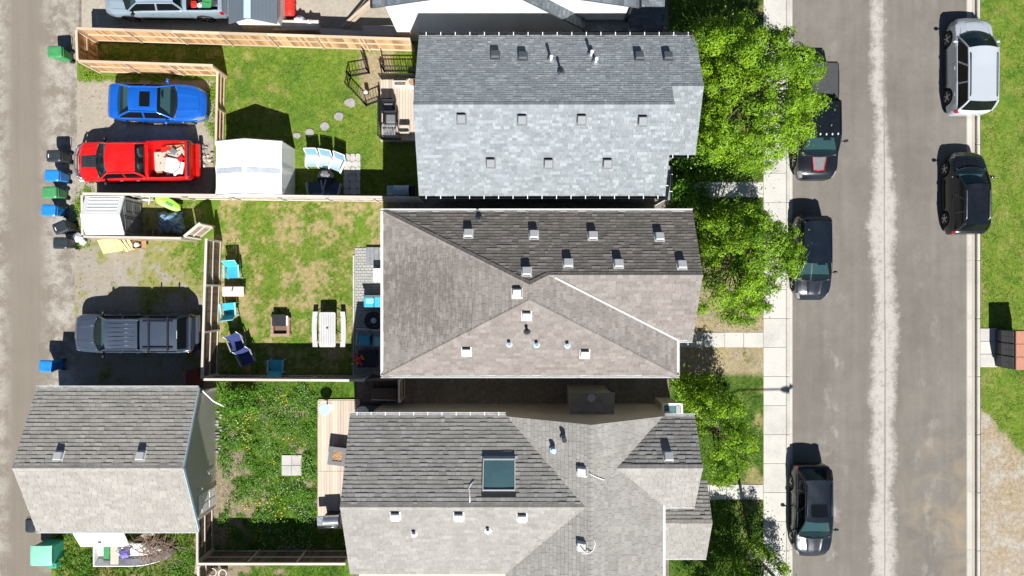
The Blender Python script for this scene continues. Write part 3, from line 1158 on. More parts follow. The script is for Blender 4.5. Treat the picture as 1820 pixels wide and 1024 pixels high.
def roof_pipe(roof, pl, px, py, mat='black', flash='metal_grey', h=0.35, r=0.055):
    x, y, z = at_roof(pl, px, py, h * 0.8)
    mb = MB()
    mb.tube([(0, 0, -0.05), (0, 0, h)], r, 10, 0)
    mb.tube([(0, 0, h - 0.06), (0, 0, h + 0.01)], r * 1.25, 10, 0)
    mb.lathe([(0.16, 0.035), (0.15, 0.06), (0.075, 0.11)], 12, mi=1)
    mb.build('vent_pipe', [mat, flash], roof, loc=(x, y, z))


def gutter(house, p0, p1, mat, w=0.12, hang=None, out=None):
    """Open trough gutter along an eave, with optional hanger straps."""
    p0, p1 = Vector(p0), Vector(p1)
    d = (p1 - p0).normalized()
    o = Vector(out)
    mb = MB()
    prof = [(0.0, 0.02), (0.0, -0.10), (w * 0.75, -0.10), (w, 0.02), (w - 0.012, 0.02), (w * 0.72, -0.085), (0.012, -0.085), (0.012, 0.02)]
    n = len(prof)
    vs = [p + o * a + Vector((0, 0, b)) for p in (p0, p1) for a, b in prof]
    fs = [(i, (i + 1) % n, n + (i + 1) % n, n + i) for i in range(n)] + [tuple(range(n - 1, -1, -1)), tuple(range(n, 2 * n))]
    mb.add(vs, fs)
    g = mb.build('gutter', mat, house)
    if hang:
        L = (p1 - p0).length
        k = int(L / 0.62)
        me = MB().box((0, 0, 0), (0.035, w + 0.03, 0.012)).mesh('gutter_hanger', 'white')
        for i in range(k):
            ob = link('gutter_hanger', me, g, tuple(p0 + d * (L * (i + 0.5) / k) + o * (w / 2) + Vector((0, 0, 0.028))))
            ob.rotation_euler = (0, 0, math.atan2(d.y, d.x))
    return g


def wall_prism(house, pts, z0, z1, mat, name='wall'):
    return MB().prism(pts, z0, z1).build(name, mat, house)


def rake_board(house, p0, p1, mat='white', h=0.16, t=0.03):
    mb = MB()
    p0, p1 = Vector(p0), Vector(p1)
    mb.bar(p0 - Vector((0, 0, 0.07)), p1 - Vector((0, 0, 0.07)), t, h)
    mb.build('rake_board', mat, house)


EZ = 5.4

# ---------------------------------------------------------------- house 1 : grey-blue shingles
h1 = thing('house', 'two storey house with grey blue shingle roof and black gutters', 'house', (2.0, 7.7, 0))
h1.location = (0, 0, 0)
N1, S1, X0, X1, X2 = 11.33, 4.13, -4.17, 6.86, 8.22
S1f = 5.96
pit = 0.5
rY, rZ = (N1 + S1) / 2, EZ + pit * (N1 - S1) / 2
fY, fZ = (N1 + S1f) / 2, EZ + pit * (N1 - S1f) / 2
pN1 = [(X1, N1, EZ), (X0, N1, EZ), (X0, rY, rZ), (X1, rY, rZ)]
pN1f = [(X2, N1, EZ), (X1, N1, EZ), (X1, fY, fZ), (X2, fY, fZ)]
pS1 = [(X0, S1, EZ), (X1, S1, EZ), (X1, rY, rZ), (X0, rY, rZ)]
pS1f = [(X1, S1f, EZ), (X2, S1f, EZ), (X2, fY, fZ), (X1, fY, fZ)]
planes1 = [pN1, pN1f, pS1, pS1f]
roof1 = deck_mesh(planes1).build('roof', 'sh1', h1)
shingles(roof1, planes1, 0.125, [0.12, 0.16, 0.20, 0.26, 0.32], 'sh1', 0.014)
ridge_caps(roof1, (X0, rY, rZ), (X1, rY, rZ), 'sh1', 0.14, 0.065, 0.21)
ridge_caps(roof1, (X1, fY, fZ), (X2, fY, fZ), 'sh1', 0.14, 0.065, 0.21)
MB().prism([(X0 + .35, S1 + .4), (X1 - .05, S1 + .4), (X1 - .05, S1f + .4), (X2 - .35, S1f + .4), (X2 - .35, N1 - .4), (X0 + .35, N1 - .4)], -0.05, EZ - 0.02).build('wall', 'siding_grey', h1)
gb = MB()
for x in (X0 + 0.352, X1 - 0.052):
    gb.add([(x, S1 + .4, EZ - 0.02), (x, N1 - .4, EZ - 0.02), (x, rY, rZ - 0.24), (x + 0.02, S1 + .4, EZ - 0.02), (x + 0.02, N1 - .4, EZ - 0.02), (x + 0.02, rY, rZ - 0.24)],
           [(0, 1, 2), (5, 4, 3), (0, 3, 4, 1), (1, 4, 5, 2), (2, 5, 3, 0)])
gb.build('gable_wall', 'siding_grey', h1)
gutter(h1, (X0, N1, EZ), (X2, N1, EZ), 'gutter_dark', hang=True, out=(0, 1, 0))
gutter(h1, (X0, S1, EZ), (X1, S1, EZ), 'gutter_dark', hang=True, out=(0, -1, 0))
gutter(h1, (X1, S1f, EZ), (X2, S1f, EZ), 'gutter_dark', hang=True, out=(0, -1, 0))
gutter(h1, (X1, S1, EZ), (X1, S1f, EZ), 'gutter_dark', hang=True, out=(1, 0, 0))
for px, py in ((880, 99), (929, 101), (1137, 101), (1188, 101)):
    roof_vent(roof1, pN1, px, py, 'vent_dark', 'vent_dark')  # north slope shade is put into these hoods as a darker colour
for px, py in ((820, 208), (928, 210), (1034, 210), (1143, 212), (872, 287), (975, 288), (1080, 288)):
    roof_vent(roof1, pS1, px, py, 'vent_dark', 'vent_grey')
for px, py in ((980, 102), (1052, 93), (1060, 106)):
    roof_pipe(roof1, pN1, px, py, 'white', 'vent_grey', 0.5, 0.06)
roof_pipe(roof1, pN1, 998, 124, 'black', 'char', 0.45)
# porch roof tucked beside the front door
pz = 3.0
porch = [(6.9, 4.25, pz + 0.35), (7.62, 4.25, pz), (7.62, 5.9, pz), (6.9, 5.9, pz + 0.35)]
pr = deck_mesh([porch], 0.12).build('porch_roof', 'sh1', h1)
shingles(pr, [porch], 0.135, [0.24, 0.30, 0.36], 'sh1', 0.013, top=0)
gutter(h1, (7.62, 4.25, pz), (7.62, 5.9, pz), 'gutter_dark', hang=True, out=(1, 0, 0))
MB().box((7.5, 4.4, pz / 2), (0.14, 0.14, pz - 0.15)).build('porch_post', 'white', h1)
MB().box((7.5, 5.75, pz / 2), (0.14, 0.14, pz - 0.15)).build('porch_post', 'white', h1)

# ---------------------------------------------------------------- house 2 : taupe hip roof
h2 = thing('house', 'house with taupe hip roof, white gutters and a dark stained north slope', 'house')
n2, s2, w2, e2 = 3.43, -3.91, -5.77, 7.39
aN, aS, ax, az = 0.14, -0.5, 0.74, 7.2
sl = (az - EZ) / (n2 - aN)
gY = 0.55
gZ = EZ + (n2 - gY) * sl
gS = gY - (gZ - EZ) / sl
g2x = 8.1
esl = (az - EZ) / (e2 - ax)
jx = ax + (az - gZ) / esl                       # gable ridge dies into the east hip here
vz = EZ
pN2a = [(ax, n2, EZ), (w2, n2, EZ), (ax, aN, az)]
pN2b = [(jx, n2, EZ), (ax, n2, EZ), (ax, aN, az), (jx, gY, gZ)]
pN2c = [(g2x, n2, EZ), (jx, n2, EZ), (jx, gY, gZ), (g2x, gY, gZ)]
pW2 = [(w2, n2, EZ), (w2, s2, EZ), (ax, aS, az), (ax, aN, az)]
pS2 = [(w2, s2, EZ), (e2, s2, EZ), (ax, aS, az)]
pE2 = [(e2, s2, EZ), (e2, gS, EZ), (jx, gY, gZ), (ax, aN, az), (ax, aS, az)]
pG2 = [(e2, gS, EZ), (g2x, gS, EZ), (g2x, gY, gZ), (jx, gY, gZ)]
planes2 = [pN2a, pN2b, pN2c, pW2, pS2, pE2, pG2]
roof2 = deck_mesh(planes2).build('roof', 'sh2', h2)
shingles(roof2, planes2, 0.15, [0.26, 0.30, 0.34, 0.40], 'sh2', 0.017)
for a, b in (((w2, n2, EZ), (ax, aN, az)), ((w2, s2, EZ), (ax, aS, az)), ((e2, s2, EZ), (ax, aS, az))):
    ridge_caps(roof2, a, b, 'sh2', 0.15, 0.05, 0.24)
ridge_caps(roof2, (ax, aS, az), (ax, aN, az), 'sh2', 0.15, 0.05, 0.22)
ridge_caps(roof2, (ax, aN, az), (jx, gY, gZ), 'sh2', 0.15, 0.05, 0.24)
ridge_caps(roof2, (jx, gY, gZ), (g2x, gY, gZ), 'sh2', 0.15, 0.075, 0.24)
vm = MB()
va, vb = Vector((jx + 0.25, gY - 0.11, gZ - 0.03)), Vector((e2 + 0.02, gS, EZ))
vm.bar(va + Vector((0, 0, 0.045)), vb + Vector((0, 0, 0.045)), 0.085, 0.012)
vm.build('valley_flashing', 'vent_pale', roof2)
wall_prism(h2, [(w2 + .4, s2 + .4), (e2 - .4, s2 + .4), (e2 - .4, gS + .4), (g2x - .35, gS + .4), (g2x - .35, n2 - .4), (w2 + .4, n2 - .4)], -0.05, EZ - 0.02, 'siding_beige')
MB().add([(g2x - .352, gS + .4, EZ - .02), (g2x - .352, n2 - .4, EZ - .02), (g2x - .352, gY, gZ - .24), (g2x - .37, gS + .4, EZ - .02), (g2x - .37, n2 - .4, EZ - .02), (g2x - .37, gY, gZ - .24)],
         [(0, 1, 2), (5, 4, 3), (0, 3, 4, 1), (1, 4, 5, 2), (2, 5, 3, 0)]).build('gable_wall', 'siding_beige', h2)
gutter(h2, (w2 - 0.12, n2, EZ), (g2x, n2, EZ), 'white', out=(0, 1, 0))
gutter(h2, (w2, s2, EZ), (w2, n2, EZ), 'white', out=(-1, 0, 0))
gutter(h2, (w2 - 0.12, s2, EZ), (e2 + 0.12, s2, EZ), 'white', out=(0, -1, 0))
gutter(h2, (e2, s2, EZ), (e2, gS, EZ), 'white', out=(1, 0, 0))
gutter(h2, (e2 + 0.12, gS, EZ), (g2x, gS, EZ), 'white', out=(0, -1, 0))
for px, py in ((832, 417), (949, 419), (1054, 421), (1173, 423), (936, 485), (1010, 470), (1100, 471), (1213, 473)):
    roof_vent(roof2, pN2c if px > 1000 else pN2b, px, py, 'vent_white', 'vent_pale')
roof_vent(roof2, pW2, 921, 522, 'vent_white')
roof_vent(roof2, pS2, 936, 560, 'vent_white')
roof_vent(roof2, pS2, 829, 624, 'vent_white')
roof_vent(roof2, pS2, 1040, 628, 'vent_white')
for px, py in ((905, 612), (954, 613), (1009, 614)):
    roof_pipe(roof2, pS2, px, py, 'metal_grey', 'paleblue', 0.28, 0.06)
roof_pipe(roof2, pS2, 937, 590, 'black', 'char', 0.45, 0.06)
roof_pipe(roof2, pN2b, 851, 388, 'black', 'char', 0.4, 0.05)

# ---------------------------------------------------------------- house 3 : light grey cross-gable roof with skylight
h3 = thing('house', 'house with light grey cross gabled roof and a square skylight', 'house')
n3, w3 = -5.69, -7.26
mY, mZ = -9.25, EZ + 0.5 * 3.56
s3 = mY - 3.56
cX, cZ = 3.32, 7.3                                # cross ridge
cW = cX - 3.6
cE = 6.76
cN = -5.75
csl = (cZ - EZ) / 3.6
esl3 = (cZ - EZ) / (cE - cX)
kx = cX - (cZ - mZ) / csl                         # main ridge meets the cross roof
kS = -16.5
pN3 = [(cW, n3, EZ), (w3, n3, EZ), (w3, mY, mZ), (kx, mY, mZ)]
pS3 = [(w3, s3, EZ), (cW, s3, EZ), (kx, mY, mZ), (w3, mY, mZ)]
pC3a = [(cW, cN, EZ), (kx, mY, mZ), (cX, mY, cZ), (cX, cN, cZ)]
pC3b = [(kx, mY, mZ), (cW, s3, EZ), (cX, s3, cZ), (cX, mY, cZ)]
pC3c = [(cW, s3, EZ), (cW, kS, EZ), (cX, kS, cZ), (cX, s3, cZ)]
# east gable over the front bay
bY, bN, bS, bX = -7.75, -5.75, -9.82, 8.2
bZ = EZ + 0.62 * (bN - bY)
bsl = (bZ - EZ) / (bN - bY)
bx0 = cE - (bZ - EZ) / esl3
pE3a = [(cE, bN, EZ), (cX, cN, cZ), (bx0, bY, bZ)]
pE3m = [(cX, cN, cZ), (cX, mY, cZ), (bx0, bY, bZ)]
bS2 = bY - (bZ - EZ) / bsl
pE3b = [(bx0, bY, bZ), (cX, mY, cZ), (cX, s3, cZ), (cE, s3, EZ), (cE, bS2, EZ)]
pE3c = [(cX, s3, cZ), (cX, kS, cZ), (cE, kS, EZ), (cE, s3, EZ)]
pBN = [(bX, bN, EZ), (cE, bN, EZ), (bx0, bY, bZ), (bX, bY, bZ)]
pBS = [(cE, bS2, EZ), (bX, bS2, EZ), (bX, bY, bZ), (bx0, bY, bZ)]
planes3 = [pN3, pS3, pC3a, pC3b, pC3c, pE3a, pE3m, pE3b, pE3c, pBN, pBS]
roof3 = deck_mesh(planes3).build('roof', 'sh3', h3)
shingles(roof3, planes3, 0.18, [0.2, 0.26, 0.32, 0.38], 'sh3', 0.02)
ridge_caps(roof3, (w3, mY, mZ), (kx, mY, mZ), 'sh3', 0.15, 0.07, 0.2)
ridge_caps(roof3, (cX, cN, cZ), (cX, kS, cZ), 'sh3', 0.15, 0.07, 0.2)
ridge_caps(roof3, (bx0, bY, bZ), (bX, bY, bZ), 'sh3', 0.15, 0.07, 0.2)
wall_prism(h3, [(w3 + .4, kS), (cE - .4, kS), (cE - .4, bS2 + .4), (bX - .4, bS2 + .4), (bX - .4, bN - .35), (w3 + .4, bN - .35)], -0.05, EZ - 0.02, 'siding_beige')
MB().add([(cW + .3, cN - .35, EZ - .03), (cE - .3, cN - .35, EZ - .03), (cX, cN - .35, cZ - .24), (cW + .3, cN - .33, EZ - .03), (cE - .3, cN - .33, EZ - .03), (cX, cN - .33, cZ - .24)],
         [(2, 1, 0), (3, 4, 5), (0, 1, 4, 3), (1, 2, 5, 4), (2, 0, 3, 5)]).build('gable_wall', 'siding_beige', h3)
gutter(h3, (w3, n3, EZ), (cW, n3, EZ), 'white', out=(0, 1, 0), hang=True)
gutter(h3, (cE + 0.1, bN, EZ), (bX, bN, EZ), 'white', out=(0, 1, 0))
gutter(h3, (cE + 0.12, bS2, EZ), (bX, bS2, EZ), 'white', out=(0, -1, 0))
gutter(h3, (cE, kS, EZ), (cE, bS2, EZ), 'white', out=(1, 0, 0))
for px, py in ((702, 917), (815, 918), (928, 920)):
    roof_vent(roof3, pS3, px, py, 'vent_white')
roof_pipe(roof3, pS3, 735, 952, 'metal_grey', 'white', 0.3, 0.07)
roof_pipe(roof3, pS3, 867, 946, 'metal_grey', 'white', 0.3, 0.06)
roof_vent(roof3, pC3a, 1037, 840, 'vent_white')
roof_vent(roof3, pC3c, 1037, 973, 'vent_white')
roof_vent(roof3, pBN, 1189, 815, 'vent_white', 'vent_pale')
roof_pipe(roof3, pC3a, 1003, 782, 'black', 'metal_grey', 0.4, 0.09)
roof_pipe(roof3, pC3a, 984, 802, 'paleblue', 'paleblue', 0.35, 0.09)
# skylight on the north slope
x, y, z = at_roof(pN3, 887, 846, 0.1)
sk = MB()
for a in (-1, 1):
    sk.box((a * 0.68, 0, 0.09), (0.045, 1.36, 0.17), mi=0)
    sk.box((0, a * 0.65, 0.09), (1.31, 0.045, 0.169), mi=0)
sk.box((0, -0.76, 0.03), (1.6, 0.12, 0.02), mi=0)
sk.box((0, 0.82, 0.05), (1.46, 0.24, 0.05), mi=2)
sko = sk.build('skylight', ['vent_pale', 'teal_glass', 'gutter_dark'], roof3)
on_roof(sko, pN3, x, y, z)
gl = MB().grid(lambda u, v: ((u - .5) * 1.29, (v - .5) * 1.25, 0.13 + 0.03 * (1 - (2 * u - 1) ** 2) * (1 - (2 * v - 1) ** 2)), 6, 6).build('skylight_pane', 'teal_glass', roof3, True)
on_roof(gl, pN3, x, y, z)
# loose white cables
def roof_cable(pl, pix):
    pts = []
    for a, b in pix:
        q = at_roof(pl, a, b, 0.05)
        pts.append((q[0], q[1], q[2] + 0.05))
    MB().tube(pts, 0.022, 6).build('cable', 'white', roof3, True)
roof_cable(pN3, [(842, 855), (836, 862), (833, 868), (835, 880), (835, 893)])
roof_cable(pE3m, [(1048, 842), (1060, 848), (1074, 853)])
roof_cable(pE3c, [(1055, 957), (1058, 967), (1054, 978), (1046, 984), (1034, 984)])
# lower porch roof at the front
qz = 2.9
qN, qS, qY = -9.3, -13.05, -11.05
qR = qz + 0.5 * (qY - qS)
pq1 = [(9.42, qY, qR), (9.42, qN, qR - 0.5 * (qN - qY)), (7.0, qN, qR - 0.5 * (qN - qY)), (7.0, qY, qR)]
pq2 = [(7.0, qS, qz), (9.42, qS, qz), (9.42, qY, qR), (7.0, qY, qR)]
prf = deck_mesh([pq1, pq2]).build('porch_roof', 'sh3', h3)
shingles(prf, [pq1, pq2], 0.18, [0.2, 0.26, 0.32, 0.38], 'sh3', 0.02, top=0)
gutter(h3, (7.0, qS, qz), (9.42, qS, qz), 'white', out=(0, -1, 0))
for xx in (9.2,):
    for yy in (qS + 0.3, qN - 0.3):
        MB().box((xx, yy, 1.25), (0.16, 0.16, 2.5)).build('porch_post', 'white', h3)
# chimney chase on the north wall
bz = 3.3
qch = [(3.2, -5.62, bz), (5.1, -5.62, bz), (4.9, -4.78, bz + 0.22), (3.05, -4.78, bz + 0.22)]
cx0, cx1, cy0, cy1 = 2.82, 4.92, -6.1, -4.98
MB().box(((cx0 + cx1) / 2, -5.6, 1.5), (cx1 - cx0 - 0.2, 1.0, 3.0)).build('chimney_chase', 'siding_beige', h3)
pch = [(cx0, -6.1, 3.02), (cx1, -6.1, 3.02), (cx1, -5.0, 3.35), (cx0, -5.0, 3.35)]
crf = deck_mesh([pch], 0.12).build('chase_roof', 'sh3', h3)
shingles(crf, [pch], 0.18, [0.26, 0.32, 0.38], 'sh3', 0.02, top=0)
MB().box(((cx0 + cx1) / 2, -6.13, 3.0), (cx1 - cx0 + 0.05, 0.05, 0.14)).build('fascia', 'white', h3)
MB().tube([(3.75, -5.2, 3.2), (3.75, -5.2, 3.75)], 0.13, 12).tube([(3.75, -5.2, 3.7), (3.75, -5.2, 3.78)], 0.19, 12).build('flue', 'metal_grey', h3)

# ---------------------------------------------------------------- garage
gr = thing('garage', 'detached garage with warm grey shingle roof and grey walls beside the alley', 'garage')
gN, gSy, gW, gE = -4.89, -11.83, -23.2, -15.3
gz = 2.7
gYr = (gN + gSy) / 2
gzr = gz + 1.6
pGN = [(gE, gN, gz), (gW, gN, gz), (gW, gYr, gzr), (gE, gYr, gzr)]
pGS = [(gW, gSy, gz), (gE, gSy, gz), (gE, gYr, gzr), (gW, gYr, gzr)]
roofg = deck_mesh([pGN, pGS]).build('roof', 'sh4', gr)
shingles(roofg, [pGN, pGS], 0.19, [0.22, 0.28, 0.34, 0.40], 'sh4', 0.02)
ridge_caps(roofg, (gW, gYr, gzr), (gE, gYr, gzr), 'sh4', 0.15, 0.07, 0.2)
wx0, wx1, wy0, wy1 = gW + 0.35, -15.62, gSy + 0.4, gN - 0.4
gw = MB()
hs = (gzr - gz) / (gN - gYr)
def gz_at(y):
    return gzr - abs(y - gYr) * hs - 0.16
prof = [(wy0, -0.05), (wy1, -0.05), (wy1, gz_at(wy1)), (gYr, gz_at(gYr)), (wy0, gz_at(wy0))]
gw.add([(wx0, a, b) for a, b in prof] + [(wx1, a, b) for a, b in prof],
       [(4, 3, 2, 1, 0), (5, 6, 7, 8, 9)] + [(i, (i + 1) % 5, 5 + (i + 1) % 5, 5 + i) for i in range(5)])
gw.build('wall', 'siding_warm', gr)
gutter(gr, (gW, gN, gz), (gE, gN, gz), 'white', out=(0, 1, 0))
gutter(gr, (gW, gSy, gz), (gE, gSy, gz), 'white', out=(0, -1, 0))
rake_board(gr, (gE + 0.02, gN, gz), (gE + 0.02, gYr, gzr), 'paleblue')
rake_board(gr, (gE + 0.02, gSy, gz), (gE + 0.02, gYr, gzr), 'paleblue')
for px in (102, 248):
    roof_vent(roofg, pGN, px, 813, 'vent_white', 'vent_pale')
dr = MB().box((wx1 + 0.02, -10.85, 1.02), (0.05, 0.95, 2.04), mi=0)
for yy in (-11.1, -10.6):
    for zz in (0.55, 1.4):
        dr.box((wx1 + 0.05, yy, zz), (0.02, 0.36, 0.62), mi=0)
dro = dr.build('door', 'white', gr)
MB().ball((wx1 + 0.09, -10.45, 1.0), 0.035).build('door_handle', 'steel', dro, True)
lm = MB().box((wx1 + 0.04, -10.0, 2.0), (0.06, 0.12, 0.12)).tube([(wx1 + 0.06, -10.0, 2.0), (wx1 + 0.2, -10.0, 2.02)], 0.055, 10)
lm.build('wall_lamp', 'white', gr)
MB().bar((wx1 + 0.03, -9.6, 0.8), (wx1 + 0.03, -9.3, 1.15), 0.03, 0.02).bar((wx1 + 0.03, -9.6, 1.15), (wx1 + 0.03, -9.3, 0.8), 0.03, 0.02).bar((wx1 + .03, -9.45, .5), (wx1 + .03, -9.45, 1.3), .03, .02).build('wall_ornament', 'white', gr)

# ---------------------------------------------------------------- house 0 : white wall at the top edge
h0 = thing('house', 'white sided house with slate roof cut off by the top edge', 'house')
hY = 13.0
pkx, pkz = -0.3, 7.3
ez0 = 5.35
x0l, x0r = -6.25, 5.7
pL0 = [(x0l, 24, ez0), (x0l, hY - 0.4, ez0), (pkx, hY - 0.4, pkz), (pkx, 24, pkz)]
pR0 = [(pkx, 24, pkz), (pkx, hY - 0.4, pkz), (x0r, hY - 0.4, ez0), (x0r, 24, ez0)]
roof0 = deck_mesh([pL0, pR0], 0.12).build('roof', 'sh0', h0)
v0 = [[(x0l, 16, ez0), (x0l, hY - 0.4, ez0), (pkx, hY - 0.4, pkz), (pkx, 16, pkz)], [(pkx, 16, pkz), (pkx, hY - 0.4, pkz), (x0r, hY - 0.4, ez0), (x0r, 16, ez0)]]
shingles(roof0, v0, 0.15, [0.26, 0.32, 0.38], 'sh0', 0.015)
MB().add([(x, yy, z) for yy in (hY, 24) for x, z in ((x0l + .4, -0.05), (x0r - .3, -0.05), (x0r - .3, ez0 - .02), (pkx, pkz - .15), (x0l + .4, ez0 - .02))],
         [(0, 1, 2, 3, 4), (9, 8, 7, 6, 5)] + [(i, 5 + i, 5 + (i + 1) % 5, (i + 1) % 5) for i in range(5)]).build('wall', 'siding_white', h0)
# one storey front wing with its own slate roof
lw = [(1.0, 13.35, 3.35), (3.45, 12.62, 2.75), (3.75, 13.3, 3.35)]
wing = [(3.45, 12.5, 2.75), (7.35, 12.5, 2.75), (7.35, 16, 3.9), (3.75, 16, 3.9)]
pent = [(0.4, 14.2, 3.45), (1.0, 13.72, 3.1), (3.45, 12.5, 2.75), (3.75, 13.6, 3.4)]
wr = deck_mesh([wing], 0.12).build('wing_roof', 'sh0', h0)
shingles(wr, [wing], 0.15, [0.26, 0.32, 0.38], 'sh0', 0.015, top=0)
cat = [(0.35, 12.99, 6.72), (0.35, 12.5, 6.62), (3.5, 12.5, 3.0), (3.5, 12.99, 3.1)]
cr = deck_mesh([cat], 0.14).build('pent_roof', 'sh0', h0)
shingles(cr, [cat], 0.15, [0.26, 0.32, 0.38], 'sh0', 0.015, top=0)
MB().prism([(5.5, 12.85), (7.0, 12.85), (7.0, 16), (5.5, 16)], -0.05, 2.7).build('wing_wall', 'siding_slate', h0)
gutter(h0, (3.45, 12.5, 2.75), (7.35, 12.5, 2.75), 'gutter_dark', out=(0, -1, 0))
MB().bar((5.52, 12.9, 2.8), (5.52, 12.9, 5.2), 0.08, 0.06).build('downpipe', 'gutter_dark', h0)
gutter(h0, (x0l, hY - 0.4, ez0), (x0l, 24, ez0), 'gutter_dark', out=(-1, 0, 0))
gutter(h0, (x0r, hY - 0.4, ez0), (x0r, 24, ez0), 'gutter_dark', out=(1, 0, 0))

# ------------------------------------------------------------------ fences
BOARD = {}


def fence(label, a, b, h=1.83, board='fence_cedar', trim='fence_pale', rail_side=1, name='board_fence', bw=0.14, zbase=0.0, cap=0.115, post=2.42, group=None, mid=True):
    """Board fence from a to b (world): every board, rail, post and cap is a piece of its own."""
    a, b = Vector(a), Vector(b)
    d = b - a
    L = d.length
    ang = math.atan2(d.y, d.x)
    t = thing(name, label, 'fence', (a.x, a.y, zbase), ang, group)
    pitch_ = bw + 0.0035
    n = max(1, int(L / pitch_))
    pitch_ = L / n
    for var in range(3):
        key = (board, bw, round(h, 2), var)
        if key not in BOARD:
            BOARD[key] = MB().box((0, 0, (h - 0.03 + 0.04) / 2 + [0, -0.006, 0.004][var]), (bw, 0.018, h - 0.07)).mesh('board', board)
    s = rail_side
    for i in range(n):
        ob = link('board', BOARD[(board, bw, round(h, 2), R.randrange(3))], t, (pitch_ * (i + 0.5), -s * 0.022 + R.uniform(-0.003, 0.003), 0), R.uniform(-0.03, 0.03))
    m = max(1, int(round(L / post)))
    pl = L / m
    for i in range(m + 1):
        MB().box((0, 0, h / 2), (0.09, 0.09, h - 0.045)).build('post', board if not mid else trim, t, loc=(min(max(pl * i, 0.046), L - 0.046), s * 0.035, 0))
    zs = (0.12, h * 0.52, h - 0.16) if mid else (0.3, h - 0.3)
    for zz in zs:
        for i in range(m):
            MB().box((0, 0, 0), (pl - 0.10, 0.04, 0.09)).build('rail', trim, t, loc=(pl * (i + 0.5), s * 0.01, zz))
    for i in range(m):
        MB().box((0, 0, 0), (pl - 0.006, cap, 0.035)).build('cap_rail', trim, t, loc=(pl * (i + 0.5), s * 0.01, h - 0.012 + R.uniform(-0.002, 0.002)))
    return t


def FT(px, py, h=1.83):
    return G(px, py, h)


fence('long new cedar fence with pale cap below the silver pickup', FT(135, 50), FT(729, 69), rail_side=-1)
fence('short shaded cedar end panel joining the two new fences by the alley', FT(137, 107), FT(135, 53), rail_side=-1)
fence('new cedar fence directly above the blue coupe', FT(139, 108), FT(378, 116), rail_side=-1)
fence('low cedar fence at the nose of the blue coupe', FT(386, 127, 1.0), FT(383, 258, 1.0), h=1.0, rail_side=1)
fence('pale capped fence running from the storage shed to the grey house', FT(147, 344), FT(746, 351), board='fence_grey', trim='rail_grey', rail_side=-1)
fence('short fence panel between the white shed and the bins', FT(146, 418), FT(145, 347), board='fence_grey', trim='rail_grey', rail_side=-1)
fence('pale capped fence along the yellow boards', FT(148, 421), FT(322, 424), board='fence_grey', trim='rail_grey', rail_side=1)
gate = fence('weathered fence gate standing open beside the blue tarp', FT(325, 420), FT(354, 396), h=1.75, board='fence_grey', trim='rail_grey', rail_side=-1, name='fence_gate', post=1.4)
gate['category'] = 'gate'
fence('dark brown fence between the blue canopy pickup and the lawn', FT(366, 424), FT(358, 674), board='fence_brown', trim='rail_grey', rail_side=1)
fence('dark brown fence below the picnic table with pale cap', FT(359, 675), FT(648, 677), board='fence_brown', trim='rail_grey', rail_side=1)
fence('dark weathered fence panel under the corner of the taupe roof', FT(649, 676), FT(707, 674), board='fence_brown', trim='fence_brown', rail_side=1)
fence('dark side gate in the gap between taupe and light grey houses', FT(709, 675), FT(709, 716), board='fence_brown', trim='rail_grey', rail_side=1)
fence('dark fence next to the garage door', FT(350, 922), FT(350, 1001), board='fence_brown', trim='rail_grey', rail_side=1)
fence('dark fence along the bottom of the flower garden', FT(351, 1003), FT(614, 1003), board='fence_brown', trim='rail_grey', rail_side=1)
fence('brown fence corner piece cut off by the bottom edge', FT(352, 1040), FT(352, 1006), board='fence_brown', trim='rail_grey', rail_side=-1)
# ------------------------------------------------------------------ vehicles
def interp(tab, x):
    return float(np.interp(x, [p[0] for p in tab], [p[1] for p in tab]))


